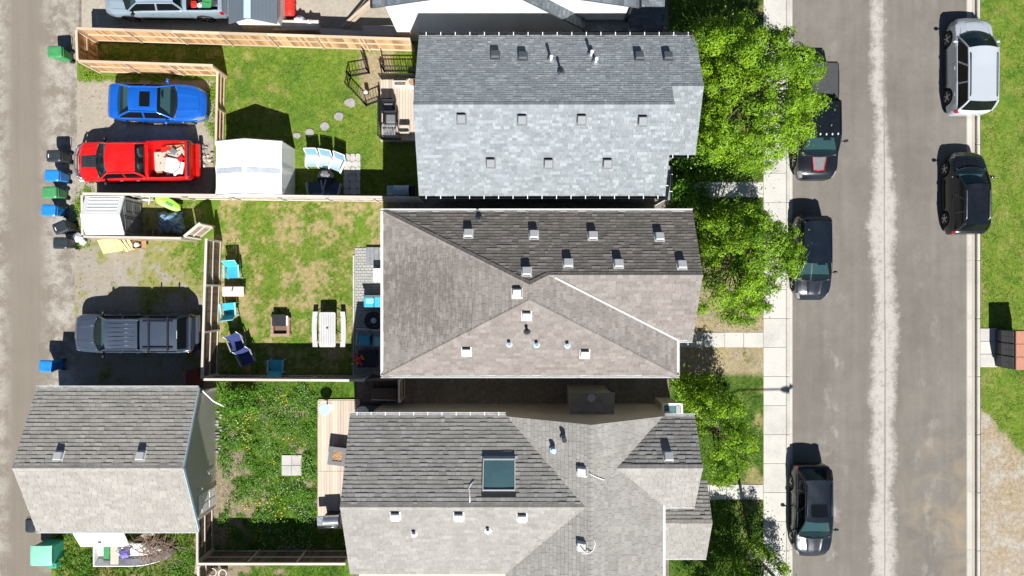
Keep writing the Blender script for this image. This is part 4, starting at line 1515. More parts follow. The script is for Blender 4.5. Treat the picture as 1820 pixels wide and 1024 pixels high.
def vehicle(name, label, cat, loc, yaw, paint_mat, L, W, H, hood, belt, tail, cowl, rf, rr, rb, wheels, wr=0.34, roof_w=0.74,
            nose_drop=0.28, bed=None, pillars=(0.5,), glass_rear='glass', rails=None, group=None, fin=0.30, mirror=True, trim='black', corner=0.55, rcorner=0.32,
            side_glass='privacy', liner='bedliner', sunroof=False, handles=True, rearlip=True, seat_rows=2):
    """x forward. bed = (x0, x1, depth) makes an open load bed."""
    t = thing(name, label, cat, (loc[0], loc[1], loc[2]), yaw, group)
    hw = W / 2
    xs = list(np.linspace(-L / 2, L / 2, 61))
    cav = (rb + 0.10, cowl - 0.12)
    for k in cav:
        xs += [k - 0.004, k + 0.004]
    if bed:
        for k in bed[:2]:
            xs += [k - 0.004, k + 0.004]
    for d in (0.03, 0.08, 0.14):
        xs += [L / 2 - d, -L / 2 + d]
    xs = sorted(set(round(v, 4) for v in xs))
    tops = [(-L / 2, tail - 0.22), (-L / 2 + 0.06, tail - 0.06), (-L / 2 + 0.16, tail), (rb, belt if not bed else tail), (cowl, belt),
            (cowl + 0.02, hood + 0.02), (L / 2 - 0.75, hood - 0.04), (L / 2 - 0.3, hood - 0.5 * nose_drop), (L / 2 - 0.08, hood - nose_drop), (L / 2, hood - nose_drop - 0.22)]
    def hs_(x):
        if bed and x < rb + 0.3:
            return interp(tops, x)
        if -0.30 < x - cowl < 0.04:
            return interp(tops, x)
        return sum(interp(tops, max(-L / 2, min(L / 2, x + k * 0.045))) for k in range(-3, 4)) / 7.0
    rows = []
    zsill = 0.26 if not bed else 0.38
    for x in xs:
        df, dr_ = L / 2 - x, x + L / 2
        w = hw
        if df < corner:
            w -= hw * fin * (1 - math.sqrt(max(0.0, 1 - ((corner - df) / corner) ** 2)))
            w -= 0.02 * (corner - df) / corner
        if dr_ < rcorner:
            w -= hw * 0.20 * (1 - math.sqrt(max(0.0, 1 - ((rcorner - dr_) / rcorner) ** 2)))
        h = hs_(x)
        zs = zsill
        for xw in wheels:
            rr_ = wr + 0.07
            if abs(x - xw) < rr_:
                zs = max(zs, wr + math.sqrt(rr_ * rr_ - (x - xw) ** 2) * 0.98)
        zs = min(zs, h - 0.2)
        c = 0.05 if x > cowl else 0.02
        bulge = 0.02 if any(abs(x - xw) < wr + 0.22 for xw in wheels) else 0.0
        w += bulge
        pts = [(w * 0.965, zs), (w, min(zs + 0.1, h - 0.16)), (w, max(min(zs + 0.11, h - 0.15), 0.62 * h)), (w * 0.985, h - 0.10), (w * 0.957, h - 0.03)]
        if bed and bed[0] < x < bed[1]:
            pts += [(w * 0.87, h), (w * 0.855, h - bed[2]), (0, h - bed[2])]
        elif cav[0] < x < cav[1]:
            pts += [(w * 0.90, h), (w * 0.885, h - 0.5), (0, h - 0.5)]
        else:
            pts += [(w * 0.88, h), (w * 0.55, h + c * 0.75), (0, h + c)]
        rows.append([(x, -a, b) for a, b in pts] + [(x, a, b) for a, b in pts[-2::-1]])
    n = len(rows[0])
    mb = MB()
    vs = [p for r in rows for p in r]
    fs, mi = [], []
    for i in range(len(rows) - 1):
        for j in range(n - 1):
            fs.append((i * n + j, i * n + j + 1, (i + 1) * n + j + 1, (i + 1) * n + j))
    fs.append(tuple(range(n - 1, -1, -1)))
    fs.append(tuple((len(rows) - 1) * n + j for j in range(n)))
    mb.add(vs, fs)
    for k, q in enumerate(fs[:-2]):
            i, j = divmod(k, n - 1)
            xm = (rows[i][0][0] + rows[min(i + 1, len(rows) - 1)][0][0]) / 2
            if cav[0] - 0.01 < xm < cav[1] + 0.01 and 5 <= j <= n - 7:
                mb.mi[k] = 2
            if bed and bed[0] - 0.01 < xm < bed[1] + 0.01 and 5 <= j <= n - 7:
                mb.mi[k] = 1
    body = mb.build('body', [paint_mat, liner, 'dash'], t)
    sharp_smooth(body, 38)
    # underside, arches
    ub = MB().box((0, 0, 0.36), (L - 0.5, W * 0.80, 0.34)).build('underbody', 'black', t)
    # ------- cabin
    wb, wt_ = hw * 0.915, hw * roof_w
    zb, zt = belt - 0.02, H - 0.05
    A0, A1 = Vector((cowl, wb, zb)), Vector((rf, wt_, zt))
    C1, C0 = Vector((rr, wt_ * 0.985, zt - 0.02)), Vector((rb, wb * 0.97, zb))
    fl = lambda v: Vector((v.x, -v.y, v.z))
    nf = (Vector((zt - zb, 0, cowl - rf))).normalized()
    nr = (Vector((-(zt - zb), 0, rr - rb))).normalized()

    def quad(p00, p10, p11, p01, vec=None, b=0.0, du=0.0):
        def f(u, v):
            u2, v2 = du + (1 - 2 * du) * u, du + (1 - 2 * du) * v
            p = p00 * (1 - u2) * (1 - v2) + p10 * u2 * (1 - v2) + p11 * u2 * v2 + p01 * (1 - u2) * v2
            if vec is not None:
                p = p + vec * (b * 4 * u2 * (1 - u2))
            return p
        return f
    wq = quad(A0, fl(A0), fl(A1), A1, nf, 0.10)
    ws = MB().grid(lambda u, v: wq(u, v) + Vector((0.13, 0, 0.055)) * (4 * u * (1 - u) * (1 - v)), 14, 6, flip=True).build('windscreen', 'glass', t, True)
    rg = MB().grid(quad(fl(C0), C0, C1, fl(C1), nr, 0.06 if not bed else 0.02, 0.0), 8, 4, flip=True).build('rear_window', glass_rear, t, True)

    def roof_fn(u, v):
        y = wt_ * (1 - 2 * u)
        x = rf + (rr - rf) * v
        e = 1 - (2 * u - 1) ** 4
        z = zt + 0.05 * e * (0.7 + 0.3 * math.sin(math.pi * min(1, max(0, v)))) - 0.02 * v
        p = Vector((x, y * (1 - 0.015 * v), z))
        p += nf * (0.10 * 4 * u * (1 - u)) * max(0.0, 1 - v * 3) + nr * ((0.06 if not bed else 0.02) * 4 * u * (1 - u)) * max(0.0, v * 3 - 2)
        return p
    rfm = MB().grid(roof_fn, 12, 12, flip=True)
    roof = rfm.build('roof', paint_mat, t, True)
    for s, F_ in ((1, lambda v: v), (-1, fl)):
        MB().grid(quad(F_(A0), F_(A1), F_(C1), F_(C0)), 1, 1, flip=(s > 0)).build('side_window', side_glass, t)
        pm = MB()
        def bez(p, q, o, n_=6):
            return [p.lerp(q, k / n_) + o * (4 * k / n_ * (1 - k / n_)) for k in range(n_ + 1)]
        pm.tube(bez(F_(A0), F_(A1), Vector((0.02, 0, 0.015))), 0.042, 8)
        pm.tube(bez(F_(A1), F_(C1), Vector((0, 0, 0.012))), 0.042, 8)
        pm.tube(bez(F_(C1), F_(C0), Vector((-0.02, 0, 0.015))), 0.055, 8)
        pm.ball(tuple(F_(A1)), 0.043, 8, 6)
        pm.ball(tuple(F_(C1)), 0.055, 8, 6)
        for f in pillars:
            lo = F_(A0) * (1 - f) + F_(C0) * f
            hi_ = F_(A1) * (1 - f) + F_(C1) * f
            pm.bar(lo + Vector((0, s * 0.012, 0)), hi_ + Vector((0, s * 0.012, 0)), 0.03, 0.085, up=(1, 0, 0))
        sharp_smooth(pm.build('pillar', paint_mat, t), 45)
        dl = MB()
        for f in tuple(pillars) + (0.04,):
            xd = cowl + (rb - cowl) * f
            if all(abs(xd - xw) > wr + 0.12 for xw in wheels):
                dl.bar((xd, s * (hw + 0.001), zsill + 0.15), (xd, s * (hw * 0.985), zb - 0.10), 0.012, 0.012)
        dl.bar((rb + 0.1, s * wb * 1.0, zb + 0.01), (cowl - 0.1, s * wb * 1.0, zb + 0.01), 0.03, 0.03)
        dl.build('door_seam', 'black', t)
        # mirror
        mm = None if not mirror else MB().ball((cowl - 0.28, s * (hw + 0.13), zb + 0.10), (0.075, 0.12, 0.085), 10, 6)
        if mirror:
            mm.bar((cowl - 0.26, s * (hw - 0.06), zb + 0.05), (cowl - 0.26, s * (hw + 0.08), zb + 0.09), 0.05, 0.04)
            mm.build('mirror', trim if bed else [paint_mat], t, True)
        if handles:
            for f in (0.42, 0.78) if len(pillars) else (0.5,):
                x = cowl + (rb - cowl) * f
                MB().bar((x - 0.08, s * (hw * 1.0 + 0.012), zb - 0.13), (x + 0.08, s * (hw * 1.0 + 0.012), zb - 0.13), 0.03, 0.035).build('door_handle', 'steel' if bed else paint_mat, t)
        # lamps
        for nm, mt, ja, jb, xa, xb in (('headlight', 'headlamp', 2, 5, L / 2 - 0.42, L / 2 - 0.05), ('tail_light', 'red_lamp', 2, 4, -L / 2, -L / 2 + 0.16)):
            sel = [r for r in rows if xa <= r[0][0] <= xb]
            lv = []
            for r in sel:
                for jj in range(ja, jb + 1):
                    q = r[jj] if s < 0 else r[n - 1 - jj]
                    zz = q[2] if jj > ja else q[2] + 0.45 * (r[jj + 1][2] - q[2])
                    lv.append((q[0] + (0.008 if xa > 0 else -0.008), q[1] * 1.006 + s * 0.004, zz + 0.008))
            m_ = jb - ja + 1
            MB().add(lv, [(a * m_ + b, a * m_ + b + 1, (a + 1) * m_ + b + 1, (a + 1) * m_ + b) for a in range(len(sel) - 1) for b in range(m_ - 1)]).build(nm, mt, t, True)
        # sill trim
        MB().bar((wheels[1] + wr + 0.1, s * hw * 0.985, zsill + 0.01), (wheels[0] - wr - 0.1, s * hw * 0.985, zsill + 0.01), 0.06, 0.1).build('sill', 'black', t)
        for xw in wheels:
            w_ = MB().lathe([(wr - 0.09, -0.115), (wr - 0.02, -0.11), (wr, -0.07), (wr, 0.07), (wr - 0.02, 0.11), (wr - 0.09, 0.115)], 22, axis='y')
            wo = w_.build('wheel', 'rubber', t, False, (xw, s * (hw - 0.12), wr))
            sharp_smooth(wo, 40)
            rm = MB().lathe([(wr - 0.10, s * 0.09), (wr - 0.11, s * 0.12), (wr - 0.13, s * 0.10)], 20, axis='y', mi=0)
            for k in range(5):
                a = 2 * math.pi * k / 5
                rm.bar((0, s * 0.118, 0), ((wr - 0.11) * math.cos(a), s * 0.112, (wr - 0.11) * math.sin(a)), 0.055, 0.03, up=(0, 1, 0))
            rm.build('rim', ['rim'], wo)
    # hood panel with its shut line
    hx0, hx1 = cowl + 0.05, L / 2 - 0.28

    def hood_fn(u, v):
        x = hx0 + (hx1 - hx0) * v + 0.15 * 4 * u * (1 - u) * (1 - v)
        wf = (0.80 - 0.10 * v) * hw
        y = wf * (1 - 2 * u)
        a = abs(y) / hw
        z = hs_(x) + 0.05 * (0.75 if a < 0.55 else 0.75 * max(0, (0.88 - a) / 0.33)) + (0.0125 * max(0, 1 - a / 0.55)) + 0.014 + 0.016 * math.exp(-((a - 0.46 + 0.08 * v) / 0.05) ** 2)
        return Vector((x - 0.10 * (2 * u - 1) ** 2 * v, y, z))
    hd = MB().grid(hood_fn, 28, 10, flip=True)
    ho = hd.build('hood', paint_mat, t, True)
    MB().grid(lambda u, v: Vector((cowl - 0.14 + (0.22 + 0.16 * 4 * u * (1 - u)) * v, 0.84 * hw * (1 - 2 * u), belt + 0.012 + 0.018 * 4 * u * (1 - u))), 8, 3, flip=True).build('cowl_panel', 'black', t)
    sm = MB()
    for s in (-1, 1):
        pp = [hood_fn(0.5 - s * 0.5, k / 8) + Vector((0, 0, -0.004)) for k in range(9)]
        sm.tube(pp, 0.008, 5)
    sm.tube([hood_fn(k / 8, 1.0) + Vector((0, 0, -0.004)) for k in range(9)], 0.009, 5)
    sm.build('shut_line', 'black', ho)
    # grille, bumpers, wipers, plate
    MB().cbox((L / 2 - 0.07, 0, 0.46), (0.16, W * 0.62, 0.26), 0.03).build('grille', 'black', t)
    wp = MB()
    for s in (-0.05, 0.42):
        wp.bar(Vector((cowl + 0.20, hw * (s + 0.05), zb + 0.10)), Vector((cowl + 0.12, hw * (s - 0.45), zb + 0.13)), 0.02, 0.02)
    wp.tube([(cowl + 0.05 + 0.15 * (1 - k * k / 16), hw * 0.8 * k / 4, zb + 0.035 + 0.055 * (1 - k * k / 16)) for k in range(-4, 5)], 0.035, 6)
    wp.build('wiper', 'black', t)
    # cabin inside
    it = MB()
    it.box(((cowl + rf) / 2 + 0.05, 0, zb - 0.03), ((cowl - rf) * 0.9 + 0.25, wb * 1.8, 0.1))
    it.build('dashboard', 'dash', t)
    for s in (-1, 1):
        for r_ in range(seat_rows):
            x = rf - 0.30 - r_ * 0.85
            if x < rr - 0.1:
                continue
            MB().cbox((x, s * hw * 0.40, zb - 0.20), (0.5, 0.48, 0.25), 0.05).box((x - 0.25, s * hw * 0.40, zb + 0.02), (0.14, 0.46, 0.5)).box((x - 0.27, s * hw * 0.4, zb + 0.32), (0.1, 0.26, 0.16)).build('seat', 'seat', t)
    MB().lathe([(0.18, -0.012), (0.20, 0.0), (0.18, 0.012)], 14, c=(rf - 0.02 + 0.12, hw * 0.4, zb + 0.06), axis='x').build('steering_wheel', 'black', t)
    MB().box((0, 0, zb - 0.25), (abs(cowl - rb) - 0.1, wb * 1.85, 0.04), M4=None).build('cabin_floor', 'dash', t, loc=((cowl + rb) / 2, 0, 0))
    if rails:
        for s in (-1, 1):
            y = s * wt_ * 0.9
            MB().tube([(rf - 0.25, y, zt + 0.02), (rf - 0.32, y, zt + 0.08), (rr + 0.3, y, zt + 0.06), (rr + 0.2, y, zt)], 0.022, 6).build('roof_rail', rails, t, True)
    if sunroof:
        MB().grid(lambda u, v: roof_fn(0.20 + 0.60 * u, sunroof[0] + (sunroof[1] - sunroof[0]) * v) + Vector((0, 0, 0.008)), 4, 4, flip=True).build('sunroof', 'privacy', t, True)
    t['_cab'] = 0
    del t['_cab']
    return t, dict(hood=hood_fn, roof=roof_fn, tops=tops, hw=hw, zt=zt, zb=zb, wt=wt_)


# blue coupe
blue, i_ = vehicle('parked_car', 'bright blue coupe with a dark sunroof parked on the gravel pad', 'car', (-18.3, 9.57, 0), rad(-1.5), 'p_blue',
                   4.95, 1.88, 1.42, 0.93, 0.98, 1.02, 0.92, 0.30, -1.14, -1.9, (1.52, -1.38), 0.33, 0.68, corner=1.05, rcorner=0.75, fin=0.45, nose_drop=0.24, pillars=(0.52,), sunroof=(0.25, 0.62), side_glass='privacy')
# red pickup
red, ri = vehicle('pickup_truck', 'red pickup with black hood stripe, bull bar and a load of junk', 'pickup truck', (-19.35, 6.5, 0), rad(181), 'p_red',
                  5.85, 2.02, 1.92, 1.16, 1.22, 1.30, 1.60, 0.92, -0.48, -0.72, (1.92, -1.75), 0.40, 0.74, bed=(-2.70, -0.86, 0.5), liner='p_red', pillars=(0.55,), corner=0.5, rcorner=0.12, nose_drop=0.16)
hf = ri['hood']
MB().grid(lambda u, v: hf(0.30 + 0.40 * u, 0.02 + 0.96 * v) + Vector((0, 0, 0.012)), 6, 8, flip=True).build('hood_stripe', 'hoodblack', red, True)
sc = MB()
for k in range(5):
    yy = -0.24 + 0.12 * k
    a, b = hf(0.5 - yy / 1.6, 0.15), hf(0.5 - yy / 1.6, 0.7)
    sc.bar(a + Vector((0, 0, 0.02)), b + Vector((0, 0, 0.02)), 0.035, 0.02)
sc.build('hood_rib', 'hoodblack', red)
bb = MB()
pts = [(2.72, -1.02, 0.62), (2.98, -0.82, 0.7), (3.10, -0.4, 0.74), (3.12, 0.4, 0.74), (2.98, 0.82, 0.7), (2.72, 1.02, 0.62)]
for dz in (0.0, 0.22, 0.40):
    bb.tube([(x - 0.12 * (dz > 0.3), y * (1 - 0.12 * (dz > 0.3)), z + dz) for x, y, z in pts], 0.034, 8)
for y in (-0.8, -0.4, 0.4, 0.8):
    x = 3.11 - (0.13 if abs(y) > 0.5 else 0)
    bb.bar((x, y, 0.5), (x - 0.1, y * 0.93, 1.16), 0.04, 0.05)
    bb.bar((x, y, 0.55), (x - 0.35, y, 0.5), 0.05, 0.05)
bb.build('bull_bar', 'steel', red, True)
MB().cbox((-2.84, 0, 0.98), (0.10, 1.78, 0.62), 0.02).build('tailgate', 'hoodblack', red)
rbm = MB().cbox((-3.06, 0, 0.58), (0.20, 1.86, 0.18), 0.03).bar((-2.9, 0.6, 0.5), (-3.05, 0.6, 0.55), 0.1).bar((-2.9, -0.6, 0.5), (-3.05, -0.6, 0.55), 0.1)
rbm.build('rear_bumper', 'p_red', red)
for k, (x, y, z, sx, sy, sz, rz, m, lb) in enumerate([
        (-1.42, 0.02, 0.98, 0.78, 0.98, 0.10, 0.05, 'canvas_cream', 'worn cream table top lying in the red pickup bed'),
        (-2.02, 0.28, 1.13, 0.74, 0.78, 0.14, -0.2, 'table_white', 'white panel tilted in the red pickup bed'),
        (-2.30, -0.36, 1.05, 0.62, 0.5, 0.12, 0.5, 'canvas_cream', 'cream cardboard sheet folded in the red pickup bed'),
        (-1.60, -0.58, 0.95, 0.5, 0.3, 0.12, 0.2, 'red', 'red box wedged in the red pickup bed'),
        (-2.1, -0.72, 0.90, 0.95, 0.2, 0.14, 0.05, 'card', 'brown rolled mat along the red pickup bed side'),
        (-2.50, 0.42, 1.16, 0.16, 0.62, 0.1, -0.25, 'white', 'narrow white board by the red pickup tailgate')]):
    q = red.matrix_basis @ Vector((x, y, z))
    ob = MB().cbox((0, 0, 0), (sx, sy, sz), 0.02)
    if k in (0, 2):
        for u, v in ((-0.2, 0.25), (-0.15, -0.2), (0.1, 0.1), (0.22, -0.3)):
            ob.box((u * sx, v * sy, sz / 2 + 0.004), (0.05, 0.07, 0.006), rz=R.random(), mi=1)
    o = ob.build(['table_leaf', 'wall_sheet', 'cardboard_sheet', 'carton', 'rolled_mat', 'scrap_board'][k], [m, 'char'], None, loc=tuple(q), rz=rad(181) + rz)
    o.rotation_euler[0] = R.uniform(-0.12, 0.12)
    o.rotation_euler[1] = R.uniform(-0.1, 0.1)
    tag(o, lb, 'panel' if k != 3 else 'box', 'junk in the red pickup bed')
for k, (x, y, z, sx, sy, sz, rz, m, nm, lb, ct) in enumerate([
        (-2.46, -0.05, 1.16, 0.30, 0.22, 0.16, 0.7, 'p_red', 'carton', 'small red box near the red pickup tailgate', 'box'),
        (-1.80, 0.62, 1.05, 0.22, 0.16, 0.2, 0.3, 'char', 'tool_case', 'small dark case against the red pickup bed wall', 'case'),
        (-2.30, 0.62, 1.22, 0.5, 0.12, 0.06, 0.8, 'white', 'timber_offcut', 'short white offcut across the red pickup load', 'offcut'),
        (-1.72, -0.18, 1.10, 0.18, 0.2, 0.12, 1.0, 'rust', 'rusty_part', 'rusty metal part on top of the cream table leaf', 'scrap'),
        (-1.25, 0.55, 0.95, 0.3, 0.3, 0.1, 0.2, 'card', 'cardboard_sheet', 'brown cardboard at the front of the red pickup bed', 'cardboard'),
        (-2.05, -0.45, 1.12, 0.36, 0.28, 0.05, -0.7, 'grey_plastic', 'plastic_tray', 'grey tray tipped on the red pickup load', 'tray')]):
    q = red.matrix_basis @ Vector((x, y, z))
    o = MB().cbox((0, 0, 0), (sx, sy, sz), 0.015).bar((-sx * 0.3, 0, sz / 2 + 0.006), (sx * 0.3, 0, sz / 2 + 0.006), 0.03, 0.012).build(nm, m, None, loc=tuple(q), rz=rz)
    o.rotation_euler[0] = R.uniform(-0.2, 0.2)
    tag(o, lb, ct, 'junk in the red pickup bed')
cl = MB().ball((0, 0, 0), (0.42, 0.30, 0.16), 14, 7, jit=0.22, rnd=R).build('crumpled_sheet', 'canvas_cream', None, loc=tuple(red.matrix_basis @ Vector((-1.95, -0.28, 0.95))))
tag(cl, 'crumpled cream sheet heaped in the red pickup bed', 'sheet', 'junk in the red pickup bed')

# slate pickup with canopy
sl_, si = vehicle('pickup_truck', 'slate blue pickup with matching bed canopy and roof racks', 'pickup truck', (-19.45, -2.34, 0), rad(180), 'p_slate',
                  6.15, 1.98, 1.84, 1.12, 1.20, 1.20, 1.62, 0.92, -0.66, -0.86, (1.98, -1.90), 0.38, 0.76, bed=(-2.88, -0.98, 0.5), pillars=(0.5,), corner=0.7, rcorner=0.14, nose_drop=0.2)
fn = si['roof']
rbs = MB()
for k in range(6):
    u = 0.14 + 0.144 * k
    rbs.tube([fn(u, 0.12) + Vector((0, 0, 0.002)), fn(u, 0.92) + Vector((0, 0, 0.002))], 0.016, 6)
rbs.build('roof_rib', 'p_slate', sl_, True)
hr = MB()
for u in (0.26, 0.74):
    hr.tube([si['hood'](u + 0.04 * (1 if u > .5 else -1), 0.02) + Vector((0, 0, .002)), si['hood'](u, 0.95) + Vector((0, 0, 0.002))], 0.014, 6)
hr.build('hood_crease', 'p_slate', sl_, True)
cn = MB()
x0, x1, z0, z1 = -2.98, -0.80, 1.18, 1.80


def can_ring(x, wtop, zt_):
    wb_ = 0.93
    return [(x, -wb_, z0), (x, -wb_ + 0.03, z0 + 0.1), (x, -wtop - 0.03, zt_ - 0.07), (x, -wtop + 0.04, zt_ - 0.01), (x, -wtop * 0.5, zt_ + 0.02), (x, 0, zt_ + 0.03),
            (x, wtop * 0.5, zt_ + 0.02), (x, wtop - 0.04, zt_ - 0.01), (x, wtop + 0.03, zt_ - 0.07), (x, wb_ - 0.03, z0 + 0.1), (x, wb_, z0)]


rings = [can_ring(x1, 0.78, z1), can_ring(x1 - 0.03, 0.79, z1 + 0.01), can_ring(x0 + 0.36, 0.78, z1 + 0.01), can_ring(x0 + 0.30, 0.77, z1 - 0.01), can_ring(x0 + 0.02, 0.80, z1 - 0.52)]
nn = len(rings[0])
cn.add([p for r in rings for p in r], [(i * nn + j, (i + 1) * nn + j, (i + 1) * nn + j + 1, i * nn + j + 1) for i in range(len(rings) - 1) for j in range(nn - 1)] + [tuple(range(nn)), tuple((len(rings) - 1) * nn + j for j in range(nn - 1, -1, -1))])
co = cn.build('canopy', 'p_slate', sl_)
sharp_smooth(co, 30)
MB().grid(lambda u, v: Vector((x0 + 0.285 - 0.24 * v, (u - .5) * 1.46, z1 + 0.075 - 0.47 * v)), 4, 2).build('rear_hatch_glass', 'privacy', co)
MB().bar((x0 + 0.30, -0.2, z1 + 0.01), (x0 + 0.30, 0.2, z1 + 0.01), 0.05, 0.04).build('brake_light', 'white_plastic', co)
for s in (-1, 1):
    MB().add([(x1 - 0.2, s * 0.915, z0 + 0.16), (x0 + 0.5, s * 0.915, z0 + 0.16), (x0 + 0.55, s * 0.84, z1 - 0.14), (x1 - 0.2, s * 0.84, z1 - 0.14)], [(0, 1, 2, 3)]).build('canopy_window', 'privacy', co)
    MB().bar((x0 + 0.5, s * 0.66, z1 + 0.09), (x1 - 0.15, s * 0.66, z1 + 0.09), 0.05, 0.04).build('rack_rail', 'black', co)
for x in (-1.3, -2.25):
    MB().bar((x, -0.88, z1 + 0.13), (x, 0.88, z1 + 0.13), 0.07, 0.04).build('rack_bar', 'black', co)
MB().cbox((-3.0, 0, 0.9), (0.10, 1.7, 0.55), 0.02).build('tailgate', 'p_slate', sl_)
MB().cbox((-3.12, 0, 0.55), (0.2, 1.85, 0.2), 0.04).build('rear_bumper', 'p_slate', sl_)

# silver-blue pickup at the top edge
sv, vi = vehicle('pickup_truck', 'silver blue pickup with loaded bed cut by the top edge', 'pickup truck', (-17.85, 15.02, 0), rad(180), 'p_steel',
                 6.15, 2.04, 1.93, 1.18, 1.24, 1.32, 1.72, 0.94, -0.88, -1.12, (1.95, -1.95), 0.41, 0.76, bed=(-2.9, -1.3, 0.5), pillars=(0.52,), corner=0.6, rcorner=0.12, nose_drop=0.18)
MB().cbox((-3.02, 0, 1.0), (0.12, 1.8, 0.6), 0.02).build('tailgate', 'p_steel', sv)
MB().cbox((-3.2, 0, 0.6), (0.2, 1.9, 0.2), 0.03).build('rear_bumper', 'steel', sv)
for k, (x, y, m, s, nm, lb) in enumerate([(-1.55, 0.5, 'red', (0.3, 0.4, 0.3), 'fuel_can', 'red can in the silver pickup bed behind the cab'),
                                          (-2.2, 0.45, 'green_bin', (0.5, 0.6, 0.25), 'plastic_tub', 'green tub in the silver pickup bed'),
                                          (-1.85, 0.55, 'bag', (0.3, 0.34, 0.2), 'rubbish_bag', 'pale bag in the silver pickup bed beside the green tub'),
                                          (-2.66, 0.35, 'char', (0.3, 0.5, 0.3), 'tool_case', 'dark case at the tail of the silver pickup bed')]):
    q = sv.matrix_basis @ Vector((x, y, 0.95))
    o = MB().cbox((0, 0, 0), s, 0.05).bar((-s[0] * .3, 0, s[2] / 2 + 0.04), (s[0] * .3, 0, s[2] / 2 + 0.04), 0.04).build(nm, m, None, loc=tuple(q), rz=R.uniform(-0.4, 0.4))
    tag(o, lb, ['can', 'tub', 'bag', 'case'][k], 'load in the silver pickup bed')

# black pickup under the tree
bk, bi = vehicle('pickup_truck', 'black pickup with grey bed cover and red hood outline under the big tree', 'pickup truck', (15.72, 8.6, ST), rad(-90), 'p_black',
                 5.95, 2.04, 1.93, 1.16, 1.22, 1.30, 1.68, 0.95, -0.78, -1.0, (1.92, -1.85), 0.41, 0.78, bed=(-2.85, -1.15, 0.5), mirror=False, pillars=(0.5,), corner=0.75, rcorner=0.14, nose_drop=0.2)
MB().grid(lambda u, v: Vector((-1.12 - 1.76 * v, (u - .5) * 1.84, 1.315 + 0.012 * (1 - (2 * u - 1) ** 2))), 6, 6).build('bed_cover', 'tonneau', bk)
MB().cbox((-2.92, 0, 0.98), (0.12, 1.84, 0.62), 0.03).build('tailgate', 'p_black', bk)
hf2 = bi['hood']
MB().grid(lambda u, v: hf2(0.28 + 0.44 * u + 0.05 * v * (1 - 2 * u), 0.05 + 0.8 * v) + Vector((0, 0, 0.008)), 6, 8, flip=True).build('hood_decal', 'grey_plastic', bk, True)
lines = MB()
ps = [hf2(0.28 + 0.05 * k / 6, 0.05 + 0.8 * k / 6) + Vector((0, 0, 0.014)) for k in range(7)]
lines.tube(ps, 0.022, 5)
ps2 = [hf2(0.72 - 0.05 * k / 6, 0.05 + 0.8 * k / 6) + Vector((0, 0, 0.014)) for k in range(7)]
lines.tube(ps2, 0.022, 5)
lines.tube([ps[-1], hf2(0.5, 0.86) + Vector((0, 0, 0.014)), ps2[-1]], 0.022, 5)
lines.build('hood_outline', 'red', bk, True)
for k in range(5):
    p = bi['roof'](0.12 + 0.19 * k, 0.06)
    MB().ball(tuple(p + Vector((0, 0, 0.03))), (0.07, 0.05, 0.035), 10, 5).build('roof_lamp', 'clear_lamp', bk, True)
for s in (-1, 1):
    MB().bar((1.1, s * 1.0, 1.25), (1.1, s * 1.3, 1.3), 0.04).cbox((1.1, s * 1.32, 1.33), (0.12, 0.16, 0.2), 0.03).build('tow_mirror', 'black', bk)

vehicle('parked_car', 'black hatchback parked beside the smaller street tree', 'car', (15.56, 1.56, ST), rad(-90), 'p_navy', 4.35, 1.80, 1.50, 0.98, 1.04, 1.06, 1.02, 0.27, -1.80, -2.04, (1.32, -1.28), 0.33, 0.76,
        corner=0.85, rcorner=0.5, fin=0.42, pillars=(0.38, 0.72), group='black cars parked on the street')
vehicle('parked_car', 'glossy black crossover parked lowest on the street', 'car', (15.52, -11.55, ST), rad(-90), 'p_navy', 4.75, 1.90, 1.68, 1.05, 1.12, 1.15, 1.10, 0.24, -1.80, -2.2, (1.42, -1.42), 0.37, 0.72,
        corner=1.0, rcorner=0.8, fin=0.45, pillars=(0.36, 0.70), rails='black', sunroof=(0.12, 0.42), group='black cars parked on the street')
vehicle('parked_car', 'silver utility wagon with roof rails on the far kerb', 'car', (23.74, 11.5, ST), rad(90), 'p_silver', 4.95, 1.92, 1.82, 1.12, 1.16, 1.22, 1.38, 0.60, -2.05, -2.36, (1.52, -1.5), 0.38, 0.78,
        corner=0.7, rcorner=0.4, fin=0.36, pillars=(0.34, 0.64), rails='black', glass_rear='privacy')
vehicle('parked_car', 'small black crossover parked on the far kerb behind the silver wagon', 'car', (23.56, 4.92, ST), rad(90), 'p_black', 4.25, 1.80, 1.64, 1.04, 1.10, 1.14, 1.06, 0.30, -1.66, -1.96, (1.30, -1.30), 0.35, 0.72,
        corner=1.0, rcorner=0.7, fin=0.45, pillars=(0.38, 0.70), rails='steel', glass_rear='privacy')
